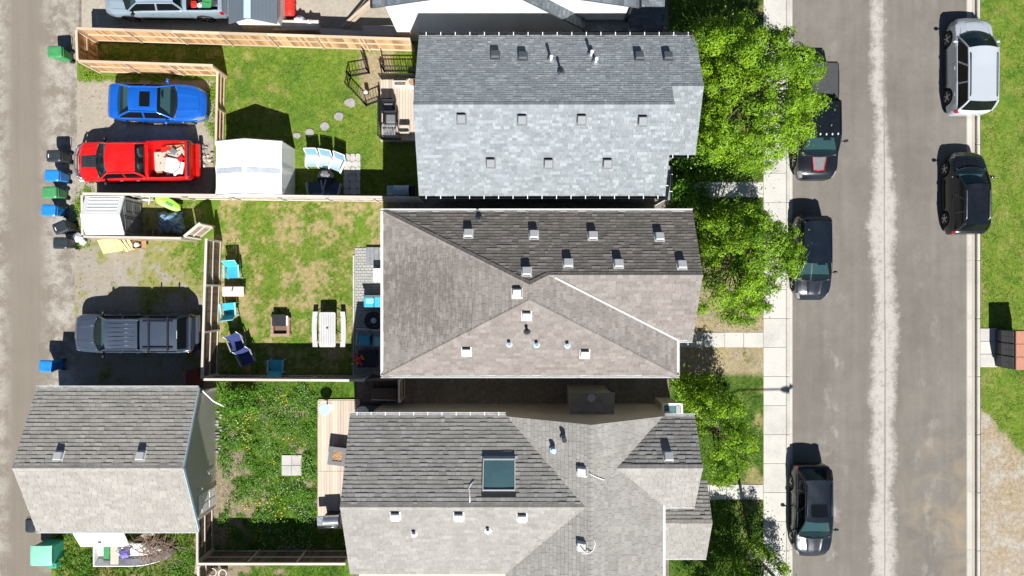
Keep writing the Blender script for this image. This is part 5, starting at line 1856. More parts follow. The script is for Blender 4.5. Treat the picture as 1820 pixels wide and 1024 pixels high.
# ------------------------------------------------------------------ wheelie bins
def bin_(label, px, py, mat, rz=0.0, lidm=None, mark=False):
    x, y = G(px, py, 1.05)
    t = thing('wheelie_bin', label, 'bin', (x, y, 0), rz, 'wheelie bins along the alley')
    w, d = 0.56, 0.66
    mb = MB()
    def ring(s, z, sh=0.0):
        a, b = d / 2 * s, w / 2 * s
        c = 0.06 * s
        return [(-a + c + sh, -b, z), (a - c + sh, -b, z), (a + sh, -b + c, z), (a + sh, b - c, z), (a - c + sh, b, z), (-a + c + sh, b, z), (-a + sh, b - c, z), (-a + sh, -b + c, z)]
    rs = [ring(0.74, 0.06, 0.05), ring(0.80, 0.3, 0.04), ring(0.97, 0.9, 0.0), ring(1.04, 0.93, 0.0), ring(1.04, 1.0, 0.0)]
    mb.add([p for r in rs for p in r], [(i * 8 + j, i * 8 + (j + 1) % 8, i * 8 + 8 + (j + 1) % 8, i * 8 + 8 + j) for i in range(4) for j in range(8)] + [tuple(range(7, -1, -1)), tuple(range(32, 40))])
    mb.build('bin_body', mat, t)
    lid = MB()
    ls = [ring(1.07, 1.0, -0.01), ring(1.07, 1.035, -0.01), ring(0.9, 1.075, -0.01), ring(0.55, 1.085, -0.01)]
    lid.add([p for r in ls for p in r], [(i * 8 + j, i * 8 + (j + 1) % 8, i * 8 + 8 + (j + 1) % 8, i * 8 + 8 + j) for i in range(3) for j in range(8)] + [tuple(range(24, 32))])
    for s in (-1, 1):
        lid.bar((-0.2, s * 0.16, 1.088), (0.2, s * 0.16, 1.088), 0.02, 0.012)
    lid.bar((-0.34, -0.12, 1.03), (-0.34, 0.12, 1.03), 0.06, 0.03)
    lo = lid.build('lid', lidm or mat, t)
    if mark:
        MB().box((-0.23, 0, 1.08), (0.055, 0.18, 0.006)).build('lid_label', 'white_plastic', lo)
    MB().tube([(0.36, -0.25, 0.98), (0.42, -0.2, 0.99), (0.42, 0.2, 0.99), (0.36, 0.25, 0.98)], 0.016, 6).build('handle', mat, t, True)
    for s in (-1, 1):
        MB().lathe([(0.02, -0.03), (0.11, -0.03), (0.12, 0.0), (0.11, 0.03), (0.02, 0.03)], 16, axis='y').build('wheel', 'rubber', t, True, (0.30, s * 0.25, 0.12))
    MB().tube([(0.30, -0.25, 0.12), (0.30, 0.25, 0.12)], 0.015, 6).build('axle', 'metal_dark', t)
    return t


bin_('green wheelie bin standing alone beside the new cedar fence', 97, 92, 'green_bin', 0.05)
bin_('black wheelie bin with white label beside the red pickup', 95, 277, 'black_bin', 0.03, mark=True)
bin_('blue wheelie bin between the black and green bins', 92, 312, 'blue_bin', 0.0)
bin_('green wheelie bin between two blue bins', 88, 342, 'green_bin', 0.04)
bin_('blue wheelie bin below the green bin in the row', 86, 374, 'blue_bin', -0.04)
bin_('black wheelie bin turned askew with white label', 107, 404, 'black_bin', 0.42, mark=True)
bin_('black wheelie bin lowest in the row by the shed', 107, 432, 'black_bin', -0.02)
bin_('blue wheelie bin standing alone above the garage', 82, 651, 'blue_bin', -0.05)
bin_('black bin top showing past the garage corner', 55, 934, 'black_bin', 1.57)

# ------------------------------------------------------------------ yard buildings
# white tarpaulin shelter
x0, y1 = G(382, 251, 2.1)
x1, y0 = G(501, 345, 2.1)
ts = thing('tent_shed', 'white tarpaulin storage tent with grey skylight strips', 'tent', ((x0 + x1) / 2, (y0 + y1) / 2, 0))
lx, ly = (x1 - x0) / 2, (y1 - y0) / 2
mb = MB()
pr = [(-lx, 0), (-lx, 2.06), (-lx * 0.5, 2.38), (0, 2.66), (lx * 0.5, 2.38), (lx, 2.06), (lx, 0)]
ny = 9
vs = []
for i in range(ny):
    u = i / (ny - 1)
    sag = 0.018 * (1 if i % 4 else 0)
    vs += [(a * (1 - sag * (b > 1)), -ly + 2 * ly * u, b - sag) for a, b in pr]
mb.add(vs, [(i * 7 + j, i * 7 + j + 1, (i + 1) * 7 + j + 1, (i + 1) * 7 + j) for i in range(ny - 1) for j in range(6)] + [tuple(range(6, -1, -1)), tuple((ny - 1) * 7 + j for j in range(7))])
tc = mb.build('cover', 'white_fabric', ts)
for s in (-1, 1):
    MB().grid(lambda u, v: Vector((s * lx * (0.07 + 0.88 * u), -0.32 + 0.26 * v, (2.66 - 0.56 * (0.07 + 0.88 * u) if (0.07 + 0.88 * u) < 0.5 else 2.38 - 0.64 * (0.07 + 0.88 * u - 0.5)) + 0.014)), 8, 2).build('skylight_strip', 'grey_fabric', tc)
for s in (-1, 1):
    for k in (-1, 1):
        MB().tube([(s * (lx - 0.02), k * (ly + 0.02), 0.0), (s * (lx - 0.02), k * (ly + 0.02), 2.03), (0, k * (ly + 0.02), 2.63)], 0.025, 6).build('frame_pole', 'metal_grey', ts)
MB().box((0, -ly - 0.012, 1.0), (0.03, 0.02, 1.9)).build('door_zip', 'grey_fabric', ts)

# white plastic shed with charcoal doors
x0, y1 = G(152, 348, 1.75)
x1, y0 = G(221, 418, 1.75)
ps = thing('plastic_shed', 'white roofed plastic shed with charcoal panelled doors', 'shed', ((x0 + x1) / 2, (y0 + y1) / 2, 0))
lx, ly = (x1 - x0) / 2, (y1 - y0) / 2
MB().box((0, 0, 0.88), (2 * lx - 0.16, 2 * ly - 0.16, 1.76)).build('wall', 'char', ps)
rf_ = MB()
for s in (-1, 1):
    rf_.add([(-lx, 0, 2.18), (lx, 0, 2.18), (lx, s * ly, 1.76), (-lx, s * ly, 1.76), (-lx, 0, 2.12), (lx, 0, 2.12), (lx, s * ly, 1.66), (-lx, s * ly, 1.66)],
            [(0, 3, 2, 1) if s > 0 else (0, 1, 2, 3), (3, 7, 6, 2), (0, 4, 7, 3), (1, 2, 6, 5), (4, 5, 6, 7)])
ro = rf_.build('roof', 'white_plastic', ps)
for s in (-1, 1):
    for k in range(5):
        f = 0.14 + 0.18 * k
        MB().bar((-lx + 0.25, s * ly * f, 2.18 - 0.42 * f + 0.012), (lx - 0.2, s * ly * f, 2.18 - 0.42 * f + 0.012), 0.03, 0.016).build('roof_rib', 'white_plastic', ro)
for s in (-1, 1):
    d = MB().box((lx - 0.05, s * 0.44, 0.9), (0.05, 0.84, 1.6))
    for zz, hh in ((1.28, 0.62), (0.52, 0.62)):
        for e in (-1, 1):
            d.box((lx - 0.018, s * 0.44 + e * 0.27, zz), (0.02, 0.045, hh))
            d.box((lx - 0.0175, s * 0.44, zz + e * hh / 2), (0.02, 0.58, 0.045))
    d.build('door', 'grey_plastic', ps)
MB().add([(lx - 0.09, -ly + .1, 1.7), (lx - 0.09, ly - .1, 1.7), (lx - 0.09, 0, 2.1), (lx - 0.06, -ly + .1, 1.7), (lx - 0.06, ly - .1, 1.7), (lx - 0.06, 0, 2.1)],
         [(2, 1, 0), (3, 4, 5), (0, 1, 4, 3), (1, 2, 5, 4), (2, 0, 3, 5)]).build('gable', 'metal_grey', ps)
for s in (-1, 1):
    MB().box((lx - 0.04, s * (ly - 0.1), 0.88), (0.09, 0.09, 1.7)).build('corner_post', 'metal_grey', ps)

# slate garden shed at the top edge
x0, _ = G(407, 30, 2.0)
x1, _ = G(493, 30, 2.0)
_, y0 = G(0, 43, 2.0)
ss = thing('garden_shed', 'slate blue gabled garden shed beside the silver pickup', 'shed', ((x0 + x1) / 2, y0, 0))
lx, D = (x1 - x0) / 2, 3.0
MB().box((0, D / 2 + 0.15, 1.0), (2 * lx - 0.3, D - 0.3, 2.0)).build('wall', 'siding_white', ss)
for s in (-1, 1):
    pl = [(0, 0, 2.75), (0, D, 2.75), (s * lx, D, 2.05), (s * lx, 0, 2.05)]
    ro = deck_mesh([pl], 0.06).build('roof', 'siding_slate', ss)
    for k in range(7):
        f = 0.1 + 0.13 * k
        MB().bar((s * lx * f, 0.02, 2.75 - 0.7 * f + 0.01), (s * lx * f, D, 2.75 - 0.7 * f + 0.01), 0.02, 0.012).build('roof_seam', 'siding_slate', ro)
MB().bar((0, 0, 2.765), (0, D, 2.765), 0.34, 0.03).build('ridge_plate', 'paleblue', ss)
MB().add([(-lx + .15, 0.1, 2.0), (lx - .15, 0.1, 2.0), (0, 0.1, 2.66), (-lx + .15, 0.14, 2.0), (lx - .15, 0.14, 2.0), (0, 0.14, 2.66)],
         [(0, 1, 2), (5, 4, 3), (1, 0, 3, 4), (2, 1, 4, 5), (0, 2, 5, 3)]).build('gable', 'white', ss)

# ------------------------------------------------------------------ small yard things
def put(name, label, cat, px, py, z=0.0, zr=None, rz=0.0, group=None):
    x, y = G(px, py, z if zr is None else zr)
    return thing(name, label, cat, (x, y, z), rz, group)


def legs4(t, w, d, h, mat, th=0.045, inset=0.04):
    for sx in (-1, 1):
        for sy in (-1, 1):
            MB().box((sx * (w / 2 - inset), sy * (d / 2 - inset), h / 2), (th, th, h)).build('leg', mat, t)


def patio_chair(label, px, py, rz, mat, frame, cat='chair', name='patio_chair', group=None, z=0.0, cushion=None, back=0.55):
    """Moulded arm chair; +y is the way it faces."""
    t = put(name, label, cat, px, py, z, z + 0.45, rz, group)
    t.scale = (1.28, 1.22, 1.0)
    seat = MB().grid(lambda u, v: Vector(((u - .5) * 0.50 * (1 - 0.12 * (1 - v)), (v - .5) * 0.50, 0.40 + 0.05 * v + 0.03 * (2 * u - 1) ** 2)), 6, 6)
    seat.grid(lambda u, v: Vector(((u - .5) * 0.50 * (1 - 0.12 * (1 - v)), (v - .5) * 0.50, 0.37 + 0.05 * v + 0.03 * (2 * u - 1) ** 2)), 6, 6, flip=True)
    seat.build('seat', mat, t, True)
    bk_ = MB()
    for k in range(5):
        a = -0.2 + 0.1 * k
        bk_.bar((a * 0.85, -0.23, 0.40), (a, -0.23 - back * 0.42, 0.40 + back), 0.088, 0.02, up=(0, 1, 0.4))
    bk_.build('backrest', mat, t)
    tr = MB().tube([(-0.24, -0.24, 0.40), (-0.26, -0.25 - back * 0.42, 0.40 + back), (0.26, -0.25 - back * 0.42, 0.40 + back), (0.24, -0.24, 0.40)], 0.022, 6)
    tr.build('back_frame', frame, t, True)
    for s in (-1, 1):
        MB().bar((s * 0.29, -0.30, 0.62), (s * 0.31, 0.24, 0.62), 0.075, 0.03).build('armrest', frame, t)
        MB().tube([(s * 0.31, 0.22, 0.61), (s * 0.28, 0.22, 0.3), (s * 0.30, 0.27, 0.0)], 0.02, 6).build('leg', frame, t)
        MB().tube([(s * 0.27, -0.28, 0.6), (s * 0.26, -0.26, 0.3), (s * 0.28, -0.33, 0.0)], 0.02, 6).build('leg', frame, t)
    if cushion:
        MB().cbox((0, 0.02, 0.47), (0.44, 0.42, 0.09), 0.03).build('cushion', cushion, t)
    return t


GRP = 'turquoise plastic garden chairs'
patio_chair('turquoise plastic chair above the small pink table', 413, 484, 3.2, 'turq', 'turq_pale', group=GRP)
patio_chair('turquoise plastic chair below the small pink table', 407, 549, 0.1, 'turq', 'turq_pale', group=GRP)
patio_chair('turquoise plastic chair alone in the shade of the brown fence', 491, 650, 0.0, 'turq', 'turq_pale', group=GRP)
patio_chair('turquoise cushioned chair on the pavers beside the lawn edge', 648, 604, 3.1, 'metal_grey', 'metal_grey', cushion='turq', group='patio seats by the taupe house')
patio_chair('turquoise cushioned chair on the pavers half under the taupe eave', 674, 606, 3.1, 'metal_grey', 'metal_grey', cushion='turq_pale', group='patio seats by the taupe house')


def fold_chair(label, px, py, rz, mat, frame, group, z=0.0):
    t = put('folding_chair', label, 'chair', px, py, z, z + 0.5, rz, group)
    t.scale = (1.15, 1.2, 1.0)
    MB().grid(lambda u, v: Vector(((u - .5) * 0.6, (v - .5) * 0.52, 0.42 - 0.06 * math.sin(math.pi * u) * math.sin(math.pi * v) + 0.04 * v)), 6, 6).build('seat', mat, t, True)
    MB().grid(lambda u, v: Vector(((u - .5) * 0.6, -0.26 - 0.2 * v + 0.05 * math.sin(math.pi * u), 0.42 + 0.52 * v)), 6, 4).build('backrest', mat, t, True)
    for s in (-1, 1):
        MB().tube([(s * 0.31, -0.48, 0.96), (s * 0.31, -0.24, 0.4), (s * 0.31, 0.28, 0.0)], 0.016, 6).build('leg', frame, t, True)
        MB().tube([(s * 0.33, 0.27, 0.46), (s * 0.33, -0.3, 0.0)], 0.016, 6).build('leg', frame, t, True)
        MB().bar((s * 0.34, -0.3, 0.64), (s * 0.34, 0.25, 0.64), 0.06, 0.025).build('armrest', frame, t)
    return t


fold_chair('navy folding chair half in sun by the brown fence', 421, 611, -2.75, 'navy', 'metal_grey', 'navy folding chairs')
fold_chair('navy folding chair wholly in the fence shadow', 438, 637, -2.7, 'navy', 'metal_grey', 'navy folding chairs')

# small pink table
t = put('side_table', 'small pinkish white table between two turquoise chairs', 'table', 414, 518, 0, 0.5)
MB().cbox((0, 0, 0.49), (1.12, 0.52, 0.05), 0.02).build('tabletop', 'pink_white', t)
legs4(t, 1.0, 0.46, 0.46, 'white')
bt = put('bottle', 'dark bottle lying on the small pink table', 'bottle', 413, 514, 0.515, 0.55, 1.3)
MB().tube([(-0.1, 0, 0.03), (0.05, 0, 0.03), (0.09, 0, 0.03), (0.17, 0, 0.03)], [0.035, 0.035, 0.015, 0.015], 8).build('glass_body', 'char', bt, True)

# picnic table
t = put('picnic_table', 'white folding picnic table with two attached benches on the lawn', 'picnic table', 582, 586, 0, 0.7)
MB().grid(lambda u, v: Vector((0.42 * (2 * u - 1) * (1 - 0.07 * (2 * v - 1) ** 4), 0.90 * (2 * v - 1), 0.73)), 8, 10).grid(
    lambda u, v: Vector((0.42 * (2 * u - 1) * (1 - 0.07 * (2 * v - 1) ** 4), 0.90 * (2 * v - 1), 0.68)), 8, 10, flip=True).bar((-0.41, -0.85, 0.705), (-0.41, 0.85, 0.705), 0.03, 0.05).bar((0.41, -0.85, 0.705), (0.41, 0.85, 0.705), 0.03, 0.05).build('tabletop', 'table_white', t)
MB().tube([(0, 0.1, 0.732), (0, 0.1, 0.738)], 0.06, 12).build('umbrella_hole', 'char', t)
gv = MB()
for k in range(6):
    gv.bar((-0.3 + 0.12 * k, -0.8, 0.733), (-0.3 + 0.12 * k, 0.8, 0.733), 0.012, 0.006)
gv.build('tabletop_groove', 'grey_plastic', t)
for s in (-1, 1):
    MB().grid(lambda u, v: Vector((s * (0.76 - 0.05 * (2 * v - 1) ** 2) + 0.125 * (2 * u - 1), 0.92 * (2 * v - 1), 0.44)), 3, 8).grid(
        lambda u, v: Vector((s * (0.76 - 0.05 * (2 * v - 1) ** 2) + 0.125 * (2 * u - 1), 0.92 * (2 * v - 1), 0.40)), 3, 8, flip=True).build('bench', 'table_white', t)
for s in (-1, 1):
    MB().tube([(-0.72, s * 0.6, 0.0), (-0.68, s * 0.6, 0.40), (-0.3, s * 0.6, 0.67), (0.3, s * 0.6, 0.67), (0.68, s * 0.6, 0.40), (0.72, s * 0.6, 0.0)], 0.022, 6).build('leg', 'metal_grey', t, True)

# fire pit of paving blocks with a dark lid
t = put('fire_pit', 'square brown block fire pit with a grey lid on the lawn', 'fire pit', 499, 581, 0, 0.2)
bm = MB().cbox((0, 0, 0), (0.30, 0.15, 0.11), 0.012).mesh('block', 'brickbrown')
for lay in range(3):
    for sd in range(4):
        for k in range(3):
            o = link('block', bm, t, (0, 0, 0.055 + 0.112 * lay), rad(90 * sd))
            off = -0.30 + 0.305 * k + (0.07 if lay % 2 else -0.07)
            p = Matrix.Rotation(rad(90 * sd), 3, 'Z') @ Vector((off, -0.42, 0))
            o.location = (p.x, p.y, 0.055 + 0.112 * lay)
MB().cbox((0, 0.0, 0.08), (0.66, 0.66, 0.14), 0.02).build('ash_bed', 'leaf_bits', t)
MB().cbox((-0.02, 0.36, 0.42), (0.72, 0.62, 0.05), 0.02).build('lid', 'metal_dark', t)
MB().cbox((0.40, 0.34, 0.40), (0.10, 0.5, 0.06), 0.01).build('lid_edge', 'white', t)

# patio by the taupe house
x0, y0, x1, y1 = prect(631, 442, 694, 668)
pt = struct(sheet('paver_patio', rect(x0, y0, x1, y1), 0.022, M['pad']))
pv = MB()
yy = y0
row = 0
while yy < y1 - 0.02:
    xx = x0 - (0.1 if row % 2 else 0.0)
    while xx < x1:
        a, b = max(xx, x0), min(xx + 0.2, x1)
        if b - a > 0.04:
            pv.cbox(((a + b) / 2, yy + 0.075, 0.04 + R.uniform(-0.003, 0.004)), (b - a - 0.016, 0.135, 0.05), 0.008)
        xx += 0.2
    yy += 0.15
    row += 1
po = pv.build('paver_field', 'blockgrey', pt)
po['kind'] = 'stuff'
edg = MB().cbox((0, 0, 0.05), (0.09, 0.9, 0.08), 0.015).mesh('edging_block', 'concrete')
k = y0 + 0.45
while k < y1:
    link('edging_block', edg, pt, (x0 - 0.06, k, 0.0))
    k += 0.91
t = put('deck_mat', 'grey boarded step on the pavers at the taupe house corner', 'step', 665, 455, 0.05, 0.2)
for k in range(4):
    MB().cbox((-0.33 + 0.22 * k, 0, 0.10), (0.21, 0.92, 0.1), 0.01).build('board', 'metal_grey', t)
t = put('cool_box', 'white square box table under the taupe eave', 'table', 675, 489, 0.06, 0.7)
MB().cbox((0, 0, 0.62), (0.70, 0.72, 0.06), 0.02).build('tabletop', 'white_plastic', t)
legs4(t, 0.62, 0.62, 0.6, 'white')
t = put('garden_sofa', 'turquoise cushioned sofa with white back rail on the pavers', 'sofa', 665, 536, 0.06, 0.45)
MB().cbox((0, 0, 0.25), (1.1, 0.62, 0.3), 0.03).build('base', 'bluemesh', t)
for s in (-1, 1):
    MB().cbox((s * 0.27, -0.02, 0.45), (0.5, 0.52, 0.12), 0.04).build('cushion', 'turq', t)
MB().cbox((-0.2, 0.05, 0.55), (0.42, 0.3, 0.12), 0.05).build('cushion', 'turq_pale', t)
MB().cbox((0.0, 0.31, 0.55), (1.16, 0.05, 0.3), 0.02).build('back_rail', 'white', t)
t = put('fire_bowl', 'round black fire bowl table under the taupe eave', 'fire bowl', 664, 570, 0.06, 0.5)
MB().lathe([(0.2, 0.0), (0.28, 0.3), (0.47, 0.42), (0.48, 0.46), (0.3, 0.47), (0.22, 0.42)], 28).build('bowl', 'black', t)
MB().lathe([(0.16, 0.44), (0.15, 0.47), (0.06, 0.48)], 18).build('burner', 'metal_grey', t)
t = put('storage_box', 'dark storage box in the patio shade', 'box', 654, 637, 0.06, 0.5)
MB().cbox((0, 0, 0.28), (0.92, 0.86, 0.56), 0.04).build('box_body', 'char', t)
MB().cbox((0, 0, 0.60), (0.96, 0.90, 0.08), 0.03).build('lid', 'black', t)
t = put('toy_aeroplane', 'red and orange toy scattered on the dark storage box', 'toy', 636, 640, 0.66, 0.75, 0.5)
MB().ball((0, 0, 0.08), (0.36, 0.09, 0.08), 10, 6).build('toy_body', 'red', t, True)
MB().bar((0.05, -0.36, 0.1), (0.05, 0.36, 0.1), 0.16, 0.03).build('toy_wing', 'red', t)
MB().bar((0.28, -0.14, 0.12), (0.28, 0.14, 0.12), 0.1, 0.03).bar((-0.1, -0.2, 0.12), (-0.1, 0.02, 0.12), 0.12, 0.04).build('toy_stripe', 'orange', t)
MB().ball((-0.34, -0.04, 0.06), (0.06, 0.06, 0.06), 8, 5).build('toy_nose', 'white_plastic', t, True)

# upper yard: recliners, chairs, grill, stones
def lounge(label, px, py, rz):
    t = put('sling_chair', label, 'chair', px, py, 0, 0.5, rz, 'pale blue sling chairs')
    MB().grid(lambda u, v: Vector(((u - .5) * 0.58, 0.30 - 0.62 * v, 0.44 - 0.08 * math.sin(math.pi * v))), 4, 6).build('seat', 'paleblue', t, True)
    MB().grid(lambda u, v: Vector(((u - .5) * 0.58, -0.32 - 0.22 * v, 0.42 + 0.58 * v)), 4, 4, flip=True).build('backrest', 'lightblue', t, True)
    for s in (-1, 1):
        MB().tube([(s * 0.31, 0.34, 0.0), (s * 0.31, 0.34, 0.44), (s * 0.31, -0.3, 0.40), (s * 0.31, -0.56, 1.02)], 0.026, 7).build('side_frame', 'white', t, True)
        MB().tube([(s * 0.32, 0.3, 0.62), (s * 0.32, -0.36, 0.64)], 0.028, 7).build('armrest', 'white', t, True)
        MB().tube([(s * 0.31, 0.3, 0.62), (s * 0.31, 0.34, 0.42)], 0.022, 6).build('arm_post', 'white', t, True)
        MB().tube([(s * 0.31, -0.3, 0.40), (s * 0.31, -0.42, 0.0)], 0.022, 6).build('leg', 'white', t, True)
    MB().tube([(-0.31, -0.56, 1.02), (0.31, -0.56, 1.02)], 0.024, 7).build('top_bar', 'white', t, True)
    return t


lounge('pale blue sling chair nearest the white tent', 555, 286, 3.14)
lounge('pale blue sling chair in the middle of the three', 577, 288, 2.95)
lounge('pale blue sling chair nearest the flagstones', 599, 293, 2.75)
t = put('folding_table', 'dark garden table between sling chairs and mesh chairs', 'table', 579, 316, 0, 0.6)
MB().lathe([(0.42, 0.60), (0.44, 0.62), (0.42, 0.64)], 24).build('tabletop', 'black', t)
for k in range(3):
    a = 2.1 * k
    MB().tube([(0.05 * math.cos(a), 0.05 * math.sin(a), 0.6), (0.35 * math.cos(a), 0.35 * math.sin(a), 0.0)], 0.02, 6).build('leg', 'black', t)
pb = put('plastic_bag', 'crumpled clear bag on the dark garden table', 'bag', 577, 309, 0.65, 0.72)
MB().ball((0, 0, 0.06), (0.24, 0.16, 0.08), 12, 6, jit=0.25, rnd=R).build('bag_body', 'grey_plastic', pb)
for lb, px, rz in (('dark blue mesh chair nearest the tent against the pale fence', 560, 0.15), ('dark blue mesh chair nearest the flagstones against the pale fence', 591, -0.25)):
    t = fold_chair(lb, px, 333, rz, 'bluemesh', 'metal_grey', 'dark blue mesh chairs')
# flagstone strip
x0, y0, x1, y1 = prect(611, 279, 641, 346)
ft = struct(sheet('flagstone_strip', rect(x0, y0, x1, y1), 0.05, plain('mortar_sand', (0.25, 0.23, 0.2), 0.95, var=0.2)))
fy = y0
while fy < y1 - 0.1:
    h = R.uniform(0.28, 0.42)
    fx = x0
    while fx < x1 - 0.05:
        w = R.uniform(0.25, 0.45)
        b = min(fx + w, x1)
        n = R.randint(6, 8)
        cx, cy = (fx + b) / 2, fy + h / 2
        pts = []
        for k in range(n):
            a = 2 * math.pi * (k + R.uniform(-0.2, 0.2)) / n
            pts.append((cx + (b - fx) * 0.53 * math.copysign(abs(math.cos(a)) ** 0.7, math.cos(a)), cy + h * 0.53 * math.copysign(abs(math.sin(a)) ** 0.7, math.sin(a))))
        MB().prism(pts, 0.03, 0.07 + R.uniform(0, 0.015)).build('flagstone', 'flag', ft)
        fx = b
    fy += h
for k, (px, py, r) in enumerate(((528, 241, 0.20), (551, 236, 0.24), (577, 225, 0.26), (603, 207, 0.27), (623, 183, 0.30))):
    x, y = G(px, py)
    n = 9
    pts = [(r * (1 + R.uniform(-0.15, 0.15)) * math.cos(2 * math.pi * i / n), r * 0.85 * (1 + R.uniform(-0.15, 0.15)) * math.sin(2 * math.pi * i / n)) for i in range(n)]
    o = MB().prism(pts, 0.0, 0.07).prism([(a * 0.85, b * 0.85) for a, b in pts], 0.0701, 0.085).build('stepping_stone', 'stone', None, loc=(x, y, 0.0))
    tag(o, ['pale stepping stone nearest the white tent', 'stepping stone second from the white tent', 'pale stepping stone just above the sling chairs', 'stepping stone in the middle of the lawn path',
            'large stepping stone beside the small black fence', 'flat stone sunk in the lawn near the cedar fence', 'small flat stone sunk in the lawn above the tent shadow'][k], 'stone', 'stepping stones in the upper lawn')


def grill(label, px, py, rz, lidm='paleblue', z=0.0):
    t = put('barbecue', label, 'barbecue', px, py, z, z + 1.0, rz, 'gas barbecues')
    MB().cbox((0, 0, 0.45), (0.8, 0.5, 0.7), 0.03).build('cabinet', 'black', t)
    MB().grid(lambda u, v: Vector(((u - .5) * 0.78, 0.27 * math.cos(math.pi * v), 0.84 + 0.26 * math.sin(math.pi * v))), 4, 10).build('lid', lidm, t, True)
    for s in (-1, 1):
        hl = [(s * 0.39, 0.27 * math.cos(math.pi * k / 8), 0.84 + 0.26 * math.sin(math.pi * k / 8)) for k in range(9)]
        MB().add(hl, [tuple(range(9)) if s < 0 else tuple(range(8, -1, -1))]).build('lid_end', 'black', t)
    MB().tube([(-0.3, -0.3, 0.98), (0.3, -0.3, 0.98)], 0.018, 7).build('handle', 'steel', t, True)
    MB().cbox((-0.58, 0, 0.84), (0.36, 0.5, 0.05), 0.02).build('side_shelf', lidm, t)
    MB().cbox((0.55, 0, 0.84), (0.26, 0.48, 0.05), 0.02).build('side_shelf', 'black', t)
    for sx in (-1, 1):
        for sy in (-1, 1):
            MB().lathe([(0.02, -0.02), (0.06, -0.02), (0.06, 0.02), (0.02, 0.02)], 10, axis='y').build('wheel', 'rubber', t, False, (sx * 0.33, sy * 0.2, 0.06))
    return t


grill('pale blue lidded barbecue in the shade by the grey house corner', 713, 338, 0.0)
grill('steel lidded barbecue at the foot of the pale deck', 588, 927, 0.05, 'steel', 0.12)

# grey house deck
x0, y0, x1, y1 = prect(676, 140, 745, 250, 0.35)
dk = thing('deck', 'pale timber deck with black railing beside the grey house', 'deck', (x0, y0, 0))
W_, D_ = x1 - x0, y1 - y0
n = int(W_ / 0.145)
bme = MB().cbox((0, 0, 0.35), (0.138, D_, 0.036), 0.006).mesh('deck_board', 'deck_old')
for k in range(n):
    link('deck_board', bme, dk, (0.075 + 0.145 * k, D_ / 2, 0))
for (cx, cy, sx, sy) in ((W_ / 2, 0.03, W_, 0.05), (W_ / 2, D_ - 0.03, W_, 0.05), (0.03, D_ / 2, 0.05, D_ - 0.12)):
    MB().box((cx, cy, 0.165), (sx, sy, 0.32)).build('skirt', 'deck_old', dk)


def railing(parent, a, b, z0, h, mat='metal_dark', gap=0.12):
    a, b = Vector((a[0], a[1], 0)), Vector((b[0], b[1], 0))
    L = (b - a).length
    for zz in (z0 + 0.08, z0 + h):
        MB().bar(a + Vector((0, 0, zz)), b + Vector((0, 0, zz)), 0.05, 0.035).build('top_rail' if zz > z0 + 0.5 else 'bottom_rail', mat, parent)
    n = max(2, int(L / gap))
    me = MB().box((0, 0, z0 + h / 2), (0.022, 0.022, h - 0.03)).mesh('baluster', mat)
    for k in range(1, n):
        link('baluster', me, parent, tuple(a.lerp(b, k / n)))
    for p in (a, b):
        MB().box((p.x, p.y, z0 + h / 2 + 0.02), (0.055, 0.055, h + 0.04)).build('rail_post', mat, parent)


railing(dk, (0.06, 0.08), (0.06, D_ * 0.60), 0.37, 0.95)
railing(dk, (0.10, 0.05), (W_ * 0.52, 0.05), 0.37, 0.95)
railing(dk, (0.10, D_ - 0.05), (W_ - 0.1, D_ - 0.05), 0.37, 0.95)
for lb, px, py in (('black wicker armchair on the deck, upper of the two', 690, 189), ('black wicker armchair on the deck, lower of the two', 694, 209)):
    x, y = G(px, py, 0.8)
    t = thing('armchair', lb, 'armchair', (x, y, 0.37), 3.14, 'black wicker armchairs on the deck')
    MB().cbox((0, 0.02, 0.18), (0.62, 0.60, 0.34), 0.03).build('base', 'black', t)
    MB().cbox((0, 0.05, 0.38), (0.48, 0.46, 0.12), 0.04).build('seat_cushion', 'grey_plastic', t)
    MB().cbox((0, -0.27, 0.52), (0.66, 0.12, 0.62), 0.04).build('backrest', 'black', t)
    for s in (-1, 1):
        MB().cbox((s * 0.33, 0.02, 0.38), (0.10, 0.60, 0.36), 0.03).build('armrest', 'black', t)
t = put('ottoman', 'grey slatted foot stool at the deck corner', 'stool', 692, 232, 0.37, 0.7)
for k in range(6):
    MB().box((-0.28 + 0.11 * k, 0, 0.36), (0.085, 0.6, 0.03)).build('slat', 'metal_grey', t)
legs4(t, 0.66, 0.6, 0.34, 'black')
t = put('cream_chair', 'cream cushioned stool in the deck shade', 'stool', 719, 229, 0.37, 0.8)
MB().cbox((0, 0, 0.42), (0.54, 0.42, 0.12), 0.04).build('cushion', 'canvas_cream', t)
MB().cbox((0, -0.2, 0.55), (0.5, 0.08, 0.3), 0.03).build('backrest', 'canvas_cream', t)
legs4(t, 0.5, 0.4, 0.36, 'black')
t = put('planter_box', 'pale planter trough with dry soil on the deck', 'planter', 711, 148, 0.37, 0.55)
for s in (-1, 1):
    MB().box((0, s * 0.11, 0.1), (0.62, 0.03, 0.2)).build('long_side', 'white_plastic', t)
    MB().box((s * 0.31, 0, 0.1), (0.03, 0.19, 0.198)).build('short_side', 'white_plastic', t)
MB().grid(lambda u, v: Vector(((u - .5) * 0.58, (v - .5) * 0.19, 0.15 + 0.04 * R.random())), 10, 4).build('soil', 'leaf_bits', t)
t = put('serving_table', 'white topped table with a brown patterned dish on the deck', 'table', 733, 149, 0.37, 1.0)
MB().cbox((0, 0, 0.62), (0.42, 0.55, 0.04), 0.02).build('tabletop', 'white_plastic', t)
legs4(t, 0.4, 0.5, 0.6, 'white')
MB().lathe([(0.05, 0.645), (0.16, 0.65), (0.18, 0.68), (0.16, 0.672)], 18, c=(0.0, 0.06, 0)).build('dish', 'card', t)

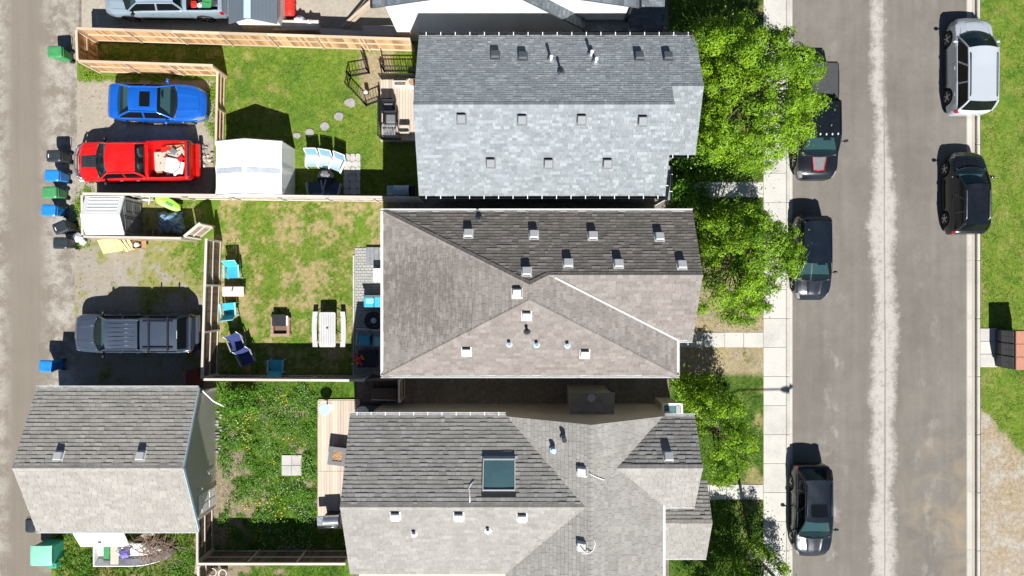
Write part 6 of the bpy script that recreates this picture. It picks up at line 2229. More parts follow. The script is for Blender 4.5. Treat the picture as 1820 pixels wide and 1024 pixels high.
# black pen fence round the bare soil
pen = thing('pen_fence', 'zigzag black metal pen fence around the bare soil patch', 'fence')
pp = [G(*p) for p in ((648, 101), (657, 131), (624, 137), (620, 155), (652, 189), (676, 180))]
for a, b in zip(pp[:-1], pp[1:]):
    railing(pen, a, b, 0.02, 0.85, gap=0.15)
pen2 = thing('pen_fence', 'straight black metal railing above the pale deck', 'fence')
railing(pen2, G(684, 128), G(745, 128), 0.02, 0.95, gap=0.15)
railing(pen2, G(684, 128), G(682, 112), 0.02, 0.95, gap=0.15)
t = put('garden_lamp', 'white garden post beside the black pen fence', 'post', 651, 165, 0, 0.5)
MB().lathe([(0.07, 0), (0.06, 0.5), (0.10, 0.55), (0.11, 0.68), (0.03, 0.76)], 14).build('post_body', 'white_plastic', t, True)
MB().lathe([(0.115, 0.46), (0.115, 0.5)], 14).build('collar', 'black', t)

# ------------------------------------------------------------------ storage corner
t = put('paddle_board', 'lime green paddle board leaning over the fence corner', 'paddle board', 297, 361, 0.0, 0.8, -0.55)
def board_fn(u, v):
    w = 0.36 * (1 - (2 * v - 1) ** 4) ** 0.6 * (0.75 + 0.4 * (1 - v))
    return Vector(((v - .5) * 1.25, (2 * u - 1) * w * 0.75, 0.45 + 0.5 * (1 - v) + 0.05 * (1 - (2 * u - 1) ** 2)))
MB().grid(board_fn, 8, 12, flip=True).grid(lambda u, v: board_fn(u, v) - Vector((0, 0, 0.08 * (1 - (2 * u - 1) ** 2) + 0.02)), 8, 12).build('hull', 'lime', t, True)
MB().bar((-0.1, 0, 0.78), (0.25, 0, 0.66), 0.16, 0.03).build('deck_pad', 'green_bin', t)
MB().tube([(-0.5, 0, 0.9), (-0.5, 0, 0.0)], 0.03, 6).tube([(0.45, 0, 0.5), (0.45, 0, 0.0)], 0.03, 6).build('stand', 'metal_dark', t)
t = put('tarp_heap', 'heap covered with a crumpled blue tarp', 'tarp', 301, 395, 0, 0.4)
def tarp_fn(u, v):
    x, y = (u - .5) * 1.6, (v - .5) * 1.3
    e = max(0.0, 1 - (2 * u - 1) ** 2) * max(0.0, 1 - (2 * v - 1) ** 2)
    n = mnoise.fractal(Vector((x * 2.6, y * 2.6, 4.2)), 0.8, 2.2, 5)
    return Vector((x * (0.8 + 0.25 * n), y * (0.85 + 0.2 * mnoise.noise(Vector((x * 3, y * 3, 1)))), 0.03 + 0.75 * e ** 0.5 + 0.16 * n * min(1, e * 3)))
MB().grid(tarp_fn, 34, 28).build('tarp', 'tarp', t)
t = put('firewood_row', 'low heap of dark firewood along the pale capped fence', 'firewood', 290, 413, 0, 0.3)
for k in range(16):
    x = -0.9 + 0.12 * k
    MB().tube([(x, -0.14 + R.uniform(-.03, .03), 0.08 + 0.12 * (k % 3)), (x + R.uniform(-0.05, 0.05), 0.14, 0.08 + 0.12 * (k % 3))], R.uniform(0.045, 0.07), 7).build('log', 'bark', t)
t = put('bicycle', 'white bicycle lying between the shed and the lime board', 'bicycle', 265, 357, 0, 0.3, -0.05)
for s in (-0.5, 0.5):
    MB().lathe([(0.30, -0.015), (0.33, 0.0), (0.30, 0.015)], 20, c=(s, 0, 0.33), axis='y').build('wheel', 'rubber', t)
MB().tube([(-0.5, 0, 0.33), (-0.15, 0, 0.75), (0.35, 0, 0.78), (0.5, 0, 0.33)], 0.03, 6).tube([(-0.15, 0, 0.75), (0.0, 0, 0.3), (0.35, 0, 0.78)], 0.028, 6).tube([(-0.5, 0, .33), (0, 0, .3)], .02, 6).build('frame', 'white', t)
MB().tube([(0.33, -0.27, 0.95), (0.35, 0, 0.9), (0.33, 0.27, 0.95)], 0.02, 6).build('handlebar', 'white', t)
MB().ball((-0.2, 0, 0.82), (0.13, 0.06, 0.04), 8, 5).build('saddle', 'char', t)
# yellow boards, cardboard by the fence
t = put('yellow_board', 'large yellow board leaning against the pale capped fence', 'board', 202, 436, 0, 0.3, 0.12)
MB().add([(-0.75, -0.33, 0.03), (0.32, -0.30, 0.03), (0.52, 0.30, 0.75), (-0.55, 0.30, 0.75), (-0.75, -0.33, 0.0), (0.32, -0.30, 0.0), (0.52, 0.33, 0.72), (-0.55, 0.33, 0.72)],
         [(0, 1, 2, 3), (7, 6, 5, 4), (0, 4, 5, 1), (1, 5, 6, 2), (2, 6, 7, 3), (3, 7, 4, 0)]).build('panel', 'yellow', t)
MB().bar((0.1, -0.3, 0.06), (0.3, 0.28, 0.77), 0.04, 0.02).build('batten', 'plank', t)
t = put('yellow_board', 'narrow yellow and brown boards next to the large yellow board', 'board', 226, 434, 0, 0.3, 0.3)
for k in range(3):
    MB().bar((-0.25 + 0.17 * k, -0.3, 0.02), (-0.15 + 0.17 * k, 0.24, 0.7 - 0.1 * k), 0.15, 0.025).build('plank', ['yellow', 'plank', 'yellow'][k], t)
t = put('cardboard_box', 'open cardboard box with white packing by the fence', 'box', 245, 435, 0, 0.2, 0.05)
for s in (-1, 1):
    MB().box((0, s * 0.2, 0.15), (0.5, 0.02, 0.3)).build('side', 'card', t)
    MB().box((s * 0.24, 0, 0.15), (0.02, 0.38, 0.298)).build('end', 'card', t)
MB().box((0.36, 0, 0.26), (0.24, 0.38, 0.012)).build('flap', 'card', t)
MB().ball((-0.05, 0, 0.18), (0.17, 0.15, 0.12), 10, 6, jit=0.2, rnd=R).build('packing', 'bag', t)
t = put('rubbish_bag', 'white rubbish bag against the shed fence by the bins', 'bag', 138, 422, 0, 0.2)
MB().ball((0, 0, 0.2), (0.30, 0.26, 0.22), 14, 8, jit=0.12, rnd=R).ball((0.22, -0.22, 0.12), (0.2, 0.2, 0.13), 10, 6, jit=0.15, rnd=R).build('bag_body', 'bag', t)
t = put('rust_box', 'rusty red box in the dark corner behind the slate pickup', 'box', 343, 672, 0, 0.5, 0.05)
MB().cbox((0, 0, 0.3), (0.6, 0.75, 0.6), 0.03).build('box_body', 'rust', t)
MB().cbox((0, 0, 0.62), (0.64, 0.8, 0.05), 0.02).build('lid', 'rust', t)
t = put('debris_heap', 'heap of pale stones and rubbish at the tail of the red pickup', 'rubble', 366, 277, 0, 0.05)
for k in range(26):
    MB().ball((R.uniform(-0.35, 0.35), R.uniform(-0.55, 0.55), R.uniform(0.04, 0.14)), (R.uniform(0.05, 0.13), R.uniform(0.05, 0.12), R.uniform(0.04, 0.09)), 7, 5, jit=0.2, rnd=R).build('rubble_piece', R.choice(['stone', 'canvas_cream', 'stone', 'blockgrey', 'brickbrown']), t)

# ------------------------------------------------------------------ back lot at the top edge
t = put('barrel', 'red plastic barrel lying beside the slate shed', 'barrel', 513, 8, 0, 0.5)
MB().lathe([(0.22, -0.55), (0.26, -0.5), (0.28, -0.2), (0.27, 0.2), (0.28, 0.5), (0.24, 0.95)], 18, c=(0, 0, 0.28), axis='y').build('barrel_body', 'red', t, True)
for yy in (-0.3, 0.1, 0.5):
    MB().lathe([(0.288, yy - 0.02), (0.295, yy), (0.288, yy + 0.02)], 18, c=(0, 0, 0.28), axis='y').build('hoop', 'red', t, True)
for k, (px, py, rx, lb) in enumerate(((529, 33, 0.34, 'clear plastic sack, larger of the two beside the red barrel'), (548, 37, 0.25, 'clear plastic sack, smaller of the two beside the red barrel'))):
    t = put('plastic_sack', lb, 'sack', px, py, 0, 0.9)
    MB().ball((0, 0, 0.42), (rx, rx * 0.8, 0.42), 16, 10, jit=0.1, rnd=R).build('sack_body', 'bag', t)
    MB().ball((0, 0, 0.88), (0.07, 0.07, 0.1), 8, 5, jit=0.2, rnd=R).build('knot', 'bag', t)
# raised planter boxes
for lb, (px0, py0, px1, py1), hh in (('weathered planter box below the plastic sacks', (487, 41, 565, 52), 0.75), ('weathered planter box against the white wall', (645, 50, 724, 62), 0.75)):
    (x0, y1), (x1, y0) = G(px0, py0, hh), G(px1, py1, hh)
    t = thing('planter_box', lb, 'planter', ((x0 + x1) / 2, (y0 + y1) / 2 + 0.05, 0))
    w, d = x1 - x0, 0.5
    for k in range(3):
        z = 0.13 + 0.25 * k
        MB().box((0, -d / 2, z), (w, 0.03, 0.235)).build('board', 'plank', t)
        MB().box((0, d / 2, z), (w, 0.03, 0.235)).build('board', 'plank', t)
        MB().box((-w / 2 - 0.017, 0, z), (0.03, d + 0.03, 0.234)).build('board', 'plank', t)
        MB().box((w / 2 + 0.017, 0, z), (0.03, d + 0.03, 0.234)).build('board', 'plank', t)
    for k in range(3):
        MB().box((0, -0.16 + 0.16 * k, 0.74), (w + 0.05, 0.15, 0.03)).build('lid_board', 'rail_grey', t)
for k, (a, b, za, zb_) in enumerate((((607, 48), (663, -2), 0.1, 1.3), ((612, 52), (664, 6), 0.1, 1.2))):
    p, q = G(*a, za), G(*b, zb_)
    o = MB().bar((0, 0, 0), (q[0] - p[0], q[1] - p[1], zb_ - za), 0.14, 0.05).build('timber_plank', 'plank', None, loc=(p[0], p[1], za))
    tag(o, ['upper long plank propped against the white house', 'lower long plank propped against the white house'][k], 'plank', 'long planks by the white house')
for k, (a, b, lb) in enumerate((((566, 53), (648, 60), 'grey plank lying nearest the planter box'), ((570, 57), (645, 64), 'grey plank lying along the cedar fence'))):
    p, q = G(*a, 0.6), G(*b, 0.6)
    t = thing('timber_plank', lb, 'plank', (p[0], p[1], 0), 0, 'grey planks on trestles')
    MB().bar((0, 0, 0.6), (q[0] - p[0], q[1] - p[1], 0.6 + 0.02), 0.22, 0.04).build('board', 'rail_grey', t)
    for f in (0.15, 0.85):
        MB().box(((q[0] - p[0]) * f, (q[1] - p[1]) * f, 0.29), (0.08, 0.12, 0.58)).build('trestle', 'plank', t)

# ------------------------------------------------------------------ garden of the light grey house
x0, y0, x1, y1 = prect(566, 712, 640, 940, 0.12)
dk = thing('deck', 'new pale timber deck beside the light grey house', 'deck', (x0, y0, 0))
W_, D_ = x1 - x0, y1 - y0
n = int(W_ / 0.145)
for seg in range(2):
    L_ = D_ * (0.45 if seg == 0 else 0.55) - 0.006
    bme = MB().cbox((0, 0, 0.12), (0.138, L_, 0.036), 0.006).mesh('deck_board', 'deck_new')
    for k in range(n):
        link('deck_board', bme, dk, (0.075 + 0.145 * k, (L_ / 2 if seg == 0 else D_ - L_ / 2), 0))
for (cx, cy, sx, sy) in ((W_ / 2, 0.02, W_, 0.04), (W_ / 2, D_ + 0.03, W_, 0.05), (-0.02, D_ / 2, 0.04, D_)):
    MB().box((cx, cy, 0.06), (sx, sy, 0.115)).build('skirt', 'deck_new', dk)
t = put('fire_table', 'square grey fire table on the pale deck', 'fire table', 600, 811, 0.14, 0.7, -0.12)
for s in (-1, 1):
    MB().box((s * 0.36, 0, 0.58), (0.22, 0.94, 0.06)).build('top_side', 'grey_plastic', t)
    MB().box((0, s * 0.36, 0.58), (0.5, 0.22, 0.058)).build('top_end', 'grey_plastic', t)
MB().cbox((0, 0, 0.26), (0.78, 0.78, 0.5), 0.02).build('base', 'char', t)
MB().grid(lambda u, v: Vector(((u - .5) * 0.5, (v - .5) * 0.5, 0.54 + 0.05 * R.random())), 9, 9).build('lava_rock', 'card', t)
t = put('bistro_table', 'round pale glass table at the top of the pale deck', 'table', 577, 728, 0.14, 0.85)
MB().lathe([(0.30, 0.70), (0.31, 0.715), (0.30, 0.73)], 28).build('tabletop', 'paleblue', t)
MB().tube([(0, 0, 0.02), (0, 0, 0.70)], 0.03, 8).build('stem', 'white', t)
MB().lathe([(0.22, 0.0), (0.2, 0.03), (0.04, 0.05)], 18).build('base', 'white', t)
x0, y0, x1, y1 = prect(501, 808, 537, 845)
sq = struct(sheet('paving_square', rect(x0, y0, x1, y1), 0.045, M['pad']))
for a in range(2):
    for b in range(2):
        w, d = (x1 - x0) / 2, (y1 - y0) / 2
        slab('paving_slab', sq, x0 + w * a + 0.01, y0 + d * b + 0.01, x0 + w * (a + 1) - 0.01, y0 + d * (b + 1) - 0.01, 0.0, 0.075 + R.uniform(-0.012, 0.012), 'flag')
t = put('garden_cart', 'white and grey covered cart at the house corner above the deck', 'cart', 655, 730, 0.0, 0.8)
MB().cbox((0, 0, 0.4), (1.2, 0.5, 0.6), 0.05).build('cart_body', 'char', t)
MB().ball((-0.32, 0, 0.72), (0.3, 0.2, 0.1), 12, 6, jit=0.1, rnd=R).build('cover', 'white_plastic', t)
for s in (-1, 1):
    MB().lathe([(0.02, -0.03), (0.14, -0.03), (0.14, 0.03), (0.02, 0.03)], 12, axis='y').build('wheel', 'rubber', t, False, (s * 0.42, -0.26, 0.14))
t = put('window_well', 'low dark timber bin by the side gate of the light grey house', 'box', 682, 700, 0.0, 0.6)
MB().cbox((0, 0, 0.28), (1.3, 0.6, 0.55), 0.02).build('box_body', 'fence_brown', t)
MB().bar((-0.65, -0.3, 0.6), (0.65, -0.34, 0.6), 0.06, 0.05).build('front_rail', 'rail_grey', t)
t = put('porch_box', 'pale rimmed glass topped box beside the front bay', 'box', 1196, 733, 0.0, 2.4)
MB().box((0, 0, 1.1), (0.85, 0.7, 2.2)).build('box_body', 'siding_beige', t)
for s in (-1, 1):
    MB().box((s * 0.46, 0, 2.26), (0.1, 0.86, 0.12)).build('rim_side', 'white', t)
    MB().box((0, s * 0.38, 2.26), (0.82, 0.1, 0.118)).build('rim_end', 'white', t)
MB().box((0, 0, 2.24), (0.82, 0.66, 0.03)).build('pane', 'teal_glass', t)
MB().box((0.28, 0, 2.28), (0.2, 0.6, 0.06)).build('ledge', 'blockgrey', t)

# bottom-left corner
t = put('utility_box', 'large mint green lidded bin cut near the left bottom corner', 'bin', 84, 982, 0.0, 0.6, 0.0)
MB().cbox((0, 0, 0.50), (1.0, 0.95, 1.0), 0.06).build('bin_body', 'mint_dark', t)
MB().grid(lambda u, v: Vector((-0.02 + 1.1 * (u - .5), 1.02 * (v - .5), 1.02 + 0.10 * (1 - (2 * u - 1) ** 2) ** 0.5 * 0.6 + 0.03 * (1 - (2 * v - 1) ** 2))), 10, 6).cbox((-0.02, 0, 1.0), (1.08, 1.0, 0.05), 0.02).build('lid', 'mint', t)
MB().cbox((0.32, -0.62, 0.62), (0.52, 0.28, 0.34), 0.03).build('front_box', 'mint_dark', t)
for s in (-1, 1):
    MB().tube([(0.32 + s * 0.15, -0.62, 0.79), (0.32 + s * 0.15, -0.62, 0.81)], 0.03, 10).build('knob', 'black', t)
t = put('white_board', 'white board with a small hole leaning on the garage', 'board', 186, 958, 0.0, 0.6)
MB().add([(-1.28, -0.42, 0.55), (1.28, -0.42, 0.55), (1.22, 0.42, 1.0), (-1.4, 0.42, 1.0), (-1.28, -0.42, 0.5), (1.28, -0.42, 0.5), (1.22, 0.42, 0.95), (-1.4, 0.42, 0.95)],
         [(0, 1, 2, 3), (7, 6, 5, 4), (0, 4, 5, 1), (1, 5, 6, 2), (2, 6, 7, 3), (3, 7, 4, 0)]).build('panel', 'white', t)
MB().box((-0.18, -0.1, 0.735), (0.16, 0.13, 0.02)).build('hole_plate', 'char', t)
for sx in (-1, 1):
    MB().box((sx * 1.1, -0.3, 0.26), (0.08, 0.08, 0.52)).box((sx * 1.1, 0.35, 0.46), (0.08, 0.08, 0.92)).build('trestle', 'plank', t)
# old boat hull full of branches
t = put('old_boat', 'old white boat hull filled with cut branches behind the garage', 'boat', 240, 984, 0.0, 0.4)
hl = 2.05
def hull_pts(z, s):
    out = []
    for k in range(23):
        f = k / 22
        x = -hl + 2 * hl * f
        w = 0.62 * (1 - max(0.0, (f - 0.45) / 0.55) ** 2.2) * s
        out.append((x * (1 if f > 0 else 1), w, z))
    return out
hb = MB()
for (za, sa), (zb_, sb) in (((0.1, 0.55), (0.55, 1.0)), ((0.55, 1.0), (0.58, 0.93)), ((0.58, 0.93), (0.2, 0.55))):
    for sg in (-1, 1):
        A = [(x, sg * w, z) for x, w, z in hull_pts(za, sa)]
        B = [(x, sg * w, z) for x, w, z in hull_pts(zb_, sb)]
        hb.add(A + B, [(i, i + 1, 23 + i + 1, 23 + i) for i in range(22)])
bt_ = [(x, w, z) for x, w, z in hull_pts(0.18, 0.56)]
hb.add(bt_ + [(x, -w, z) for x, w, z in bt_], [(i, i + 1, 23 + i + 1, 23 + i) for i in range(22)])
hb.box((-hl, 0, 0.35), (0.06, 1.22, 0.46))
hb.build('hull', 'white', t)
MB().box((-1.0, 0, 0.5), (0.42, 1.12, 0.05)).build('bench', 'canvas_cream', t)
MB().box((-1.55, 0.05, 0.3), (0.32, 0.85, 0.02)).build('stern_well', 'green_bin', t)
pile = put('branch_pile', 'heap of bare cut branches lying in the old boat', 'branches', 272, 982, 0.0, 0.6)
br = MB()
for k in range(170):
    a = R.gauss(0.1, 0.75) + (math.pi if R.random() < 0.3 else 0)
    x, y, z = R.gauss(0, 0.45), R.gauss(0.1, 0.32), R.uniform(0.45, 0.95)
    L_ = R.uniform(0.4, 1.5)
    p = Vector((x, y, z))
    pts = [p]
    for j in range(4):
        a += R.uniform(-0.35, 0.35)
        p = p + Vector((math.cos(a), math.sin(a), R.uniform(-0.22, 0.2))) * L_ / 4
        p.z = max(0.3, p.z)
        pts.append(p)
    r0 = R.uniform(0.008, 0.022)
    br.tube(pts, [r0, r0 * 0.85, r0 * 0.7, r0 * 0.5, r0 * 0.3], 5)
br.build('branches', 'twig', pile)
t = put('plastic_sack', 'violet and white sack among the branches in the boat', 'sack', 219, 985, 0.4, 0.7)
MB().ball((0, 0, 0.16), (0.3, 0.26, 0.2), 14, 8, jit=0.16, rnd=R).build('sack_body', plain('violet_sack', (0.16, 0.14, 0.42), 0.5, var=0.5, scale=8), t)
MB().ball((-0.3, 0.05, 0.14), (0.14, 0.18, 0.14), 10, 6, jit=0.15, rnd=R).build('white_end', 'bag', t)
for k, (a, b, lb) in enumerate((((238, 962), (268, 950), 'pale timber offcut leaning between board and branches'), ((345, 1024), (352, 985), 'pale broken timber at the fence corner'))):
    p, q = G(*a, 0.3), G(*b, 0.9)
    o = MB().bar((0, 0, 0), (q[0] - p[0], q[1] - p[1], 0.6), 0.25, 0.04).build('timber_plank', 'plank', None, loc=(p[0], p[1], 0.05))
    tag(o, lb, 'plank', 'loose timber behind the garage')
for k, (px, py) in enumerate(((377, 1018), (395, 1020))):
    t = put('garden_pot', ['white pot left of the pair at the bottom edge', 'white pot right of the pair at the bottom edge'][k], 'pot', px, py, 0, 0.4, 0, 'white pots at the bottom edge')
    MB().lathe([(0.14, 0), (0.2, 0.36), (0.22, 0.38), (0.19, 0.38), (0.17, 0.3)], 16).build('pot', 'white_plastic', t)
    MB().lathe([(0.17, 0.31), (0.05, 0.33)], 12).build('soil', 'leaf_bits', t)
# stone edging along the garage wall
t = put('stone_edging', 'row of pale stones along the garage wall', 'stones', 390, 765, 0)
for k in range(14):
    MB().ball((R.uniform(-0.12, 0.16), 1.0 - 0.16 * k + R.uniform(-0.03, 0.03), 0.05), (R.uniform(0.07, 0.16), R.uniform(0.05, 0.1), 0.07), 8, 5, jit=0.12, rnd=R).build('stone', 'stone', t)
p = G(381, 700, 1.2)
t = thing('trellis', 'white timber brace beside the garage roof corner', 'brace', (*G(385, 690, 0.0), 0))
MB().bar((0, 0, 0), (0.02, 0.1, 1.7), 0.07).build('upright', 'white', t)
MB().bar((0.02, 0.1, 1.65), (0.25, -0.55, 0.9), 0.06).bar((0.25, -0.55, 0.9), (0.62, -1.0, 0.2), 0.06).build('stay', 'white', t)

# ------------------------------------------------------------------ street furniture
px = 1765
x, y = G(1765, 618)
mbx = thing('mailbox_cluster', 'community mailbox of three grey units with terracotta tops', 'mailbox', (x + 0.55, y, 0))
slab('pad_slab', mbx, -1.26, -1.02, -0.36, -0.34, -0.05, 0.06, 'concrete')
slab('pad_slab', mbx, -1.26, -0.32, -0.36, 0.34, -0.05, 0.06, 'concrete')
slab('pad_slab', mbx, -1.26, 0.36, -0.36, 1.02, -0.05, 0.06, 'concrete')
for k in (-1, 0, 1):
    u = MB().box((0.0, k * 0.66, 0.30), (0.95, 0.60, 0.5)).build('pedestal', 'char', mbx)
    b = MB().cbox((0, k * 0.66, 1.05), (1.06, 0.64, 0.95), 0.01).build('cabinet', 'metal_dark', mbx)
    for i in range(5):
        for j in range(2):
            MB().box((-0.54, k * 0.66 - 0.15 + 0.3 * j, 0.70 + 0.17 * i), (0.02, 0.28, 0.155)).build('mail_door', 'grey_plastic', b)
    MB().cbox((0.02, k * 0.66, 1.56), (1.06, 0.645, 0.06), 0.015).build('cabinet_top', 'terracotta', b)
# street lamp whose arm shadow crosses the pavement
x, y = G(1337, 982)
sl = thing('street_lamp', 'grey street lamp on a round concrete footing by the front tree', 'street lamp', (x, y, 0))
MB().lathe([(0.30, -0.05), (0.30, 0.10), (0.27, 0.14)], 22).build('footing', 'concrete', sl)
MB().tube([(0, 0, 0.1), (0, 0, 4.5), (0, 0, 8.8)], [0.09, 0.075, 0.055], 10).build('pole', 'metal_grey', sl, True)
MB().tube([(0, 0, 8.7), (0.35, 0, 9.25), (1.0, 0, 9.45), (3.2, 0, 9.5)], 0.04, 8).build('arm', 'metal_grey', sl, True)
hd_ = MB().ball((3.45, 0, 9.48), (0.40, 0.17, 0.10), 14, 8).build('lamp_head', 'metal_grey', sl, True)
MB().ball((3.5, 0, 9.40), (0.24, 0.12, 0.06), 12, 6).build('lens', 'clear_lamp', sl, True)
# ------------------------------------------------------------------ trees
def leaf_mesh(name, centers, tints, size, rng, up=0.55, nrm=None):
    n = len(centers)
    if nrm is None:
        nrm = rng.normal(0, 1, (n, 3)) * 0.75
        nrm[:, 2] = np.abs(nrm[:, 2]) + up
    nrm /= np.linalg.norm(nrm, axis=1)[:, None]
    a = np.cross(nrm, rng.normal(0, 1, (n, 3)))
    a /= np.linalg.norm(a, axis=1)[:, None]
    b = np.cross(nrm, a)
    L = rng.uniform(size[0], size[1], n)[:, None]
    Wd = L * rng.uniform(0.5, 0.68, n)[:, None]
    fold = nrm * (L * 0.14)
    v = np.stack([centers - a * L, centers + b * Wd + fold, centers + a * L, centers - b * Wd + fold], 1).reshape(-1, 3)
    f = np.arange(4 * n).reshape(-1, 4)
    me = bpy.data.meshes.new(name)
    me.vertices.add(4 * n)
    me.vertices.foreach_set('co', v.ravel())
    tri = np.stack([f[:, [0, 1, 2]], f[:, [0, 2, 3]]], 1).reshape(-1, 3)
    me.loops.add(len(tri) * 3)
    me.loops.foreach_set('vertex_index', tri.ravel())
    me.polygons.add(len(tri))
    me.polygons.foreach_set('loop_start', np.arange(len(tri)) * 3)
    me.update()
    at = me.attributes.new('tint', 'FLOAT', 'POINT')
    at.data.foreach_set('value', np.repeat(tints, 4).astype(np.float32))
    return me


def tree(label, base, crown_c, crown_r, nclump, per, mat, size=(0.06, 0.12), seed=1, trunk=0.14, name='street_tree', hole=0.0, sig=0.26, lobes=()):
    rng = np.random.default_rng(seed)
    rr_ = random.Random(seed)
    t = thing(name, label, 'tree' if trunk > 0.05 else 'shrub', (base[0], base[1], 0))
    c = np.array([crown_c[0] - base[0], crown_c[1] - base[1], crown_c[2]])
    r = np.array(crown_r)
    cs = []
    while len(cs) < nclump:
        d = rng.normal(0, 1, 3)
        d /= np.linalg.norm(d)
        if d[2] < -0.45:
            continue
        rad_ = rng.uniform(0.35, 1.0) ** 0.55
        az = math.atan2(d[1], d[0])
        wob = 1 + 0.20 * math.sin(3 * az + seed) + 0.13 * math.sin(5 * az + 2.1 * seed) + 0.09 * math.sin(9 * az + seed * 0.7)
        p = c + d * r * rad_ * np.array([wob, wob, 1])
        if fbm(p[0] + base[0], p[1] + base[1], 0.75, seed, 2) < hole:
            continue
        cs.append(p)
    for (lx_, ly_, lz_, ln) in lobes:
        for _ in range(ln):
            cs.append(np.array([lx_ - base[0], ly_ - base[1], lz_]) + rng.normal(0, 0.32, 3))
    cs = np.array(cs)
    cen, tin = [], []
    for p in cs:
        k = int(per * rng.uniform(0.6, 1.3))
        ti = rng.uniform(0.05, 0.95)
        an = rng.uniform(0, math.pi)
        st = rng.uniform(1.0, 1.7)
        g = rng.normal(0, 1, (k, 3)) * np.array([sig * st, sig / st ** 0.5, sig * 0.42]) * rng.uniform(0.75, 1.2)
        tl = rng.normal(0, 0.25, 2)
        q = p + np.c_[g[:, 0] * math.cos(an) - g[:, 1] * math.sin(an), g[:, 0] * math.sin(an) + g[:, 1] * math.cos(an), g[:, 2] + g[:, 0] * tl[0] + g[:, 1] * tl[1]]
        cen.append(q)
        tin.append(np.clip(ti + rng.normal(0, 0.2, k), 0, 1))
    cen = np.concatenate(cen)
    tin = np.concatenate(tin)
    cen[:, 2] = np.maximum(cen[:, 2], 0.12)
    me = leaf_mesh('crown', cen, tin, size, rng)
    me.materials.append(M[mat])
    link('crown', me, t)
    # trunk and limbs
    top = Vector((c[0], c[1], c[2] + r[2] * 0.2))
    fork = Vector((c[0] * 0.35, c[1] * 0.35, max(0.3, c[2] - r[2] * 0.75)))
    if trunk > 0.05:
        tr = MB().tube([(0, 0, -0.1), (0, 0, 0.15), tuple(fork * 0.5 + Vector((0.04, 0.03, 0))), tuple(fork), tuple(fork.lerp(top, 0.5)), tuple(top)], [trunk * 1.4, trunk * 1.1, trunk * 0.9, trunk * 0.8, trunk * 0.45, trunk * 0.15], 9)
        tr.build('trunk', 'bark', t, True)
    lm = MB()
    idx = rr_.sample(range(len(cs)), min(len(cs), 60))
    for i in idx:
        e = Vector(cs[i])
        s = fork.lerp(top, rr_.uniform(0.0, 0.75))
        m = s.lerp(e, 0.5) + Vector((rr_.uniform(-.2, .2), rr_.uniform(-.2, .2), rr_.uniform(-0.05, 0.3)))
        r0 = max(0.012, trunk * rr_.uniform(0.18, 0.4))
        lm.tube([tuple(s), tuple(m), tuple(e)], [r0, r0 * 0.6, 0.008], 5)
    lm.build('limbs', 'bark', t, True)
    return t


def in_poly(x, y, poly):
    c = False
    for (x1, y1), (x2, y2) in zip(poly, poly[1:] + poly[:1]):
        if (y1 > y) != (y2 > y) and x < (x2 - x1) * (y - y1) / (y2 - y1) + x1:
            c = not c
    return c


def edge_dist(x, y, poly):
    best = 1e9
    for (x1, y1), (x2, y2) in zip(poly, poly[1:] + poly[:1]):
        dx, dy = x2 - x1, y2 - y1
        t = max(0.0, min(1.0, ((x - x1) * dx + (y - y1) * dy) / (dx * dx + dy * dy)))
        best = min(best, math.hypot(x - x1 - t * dx, y - y1 - t * dy))
    return best


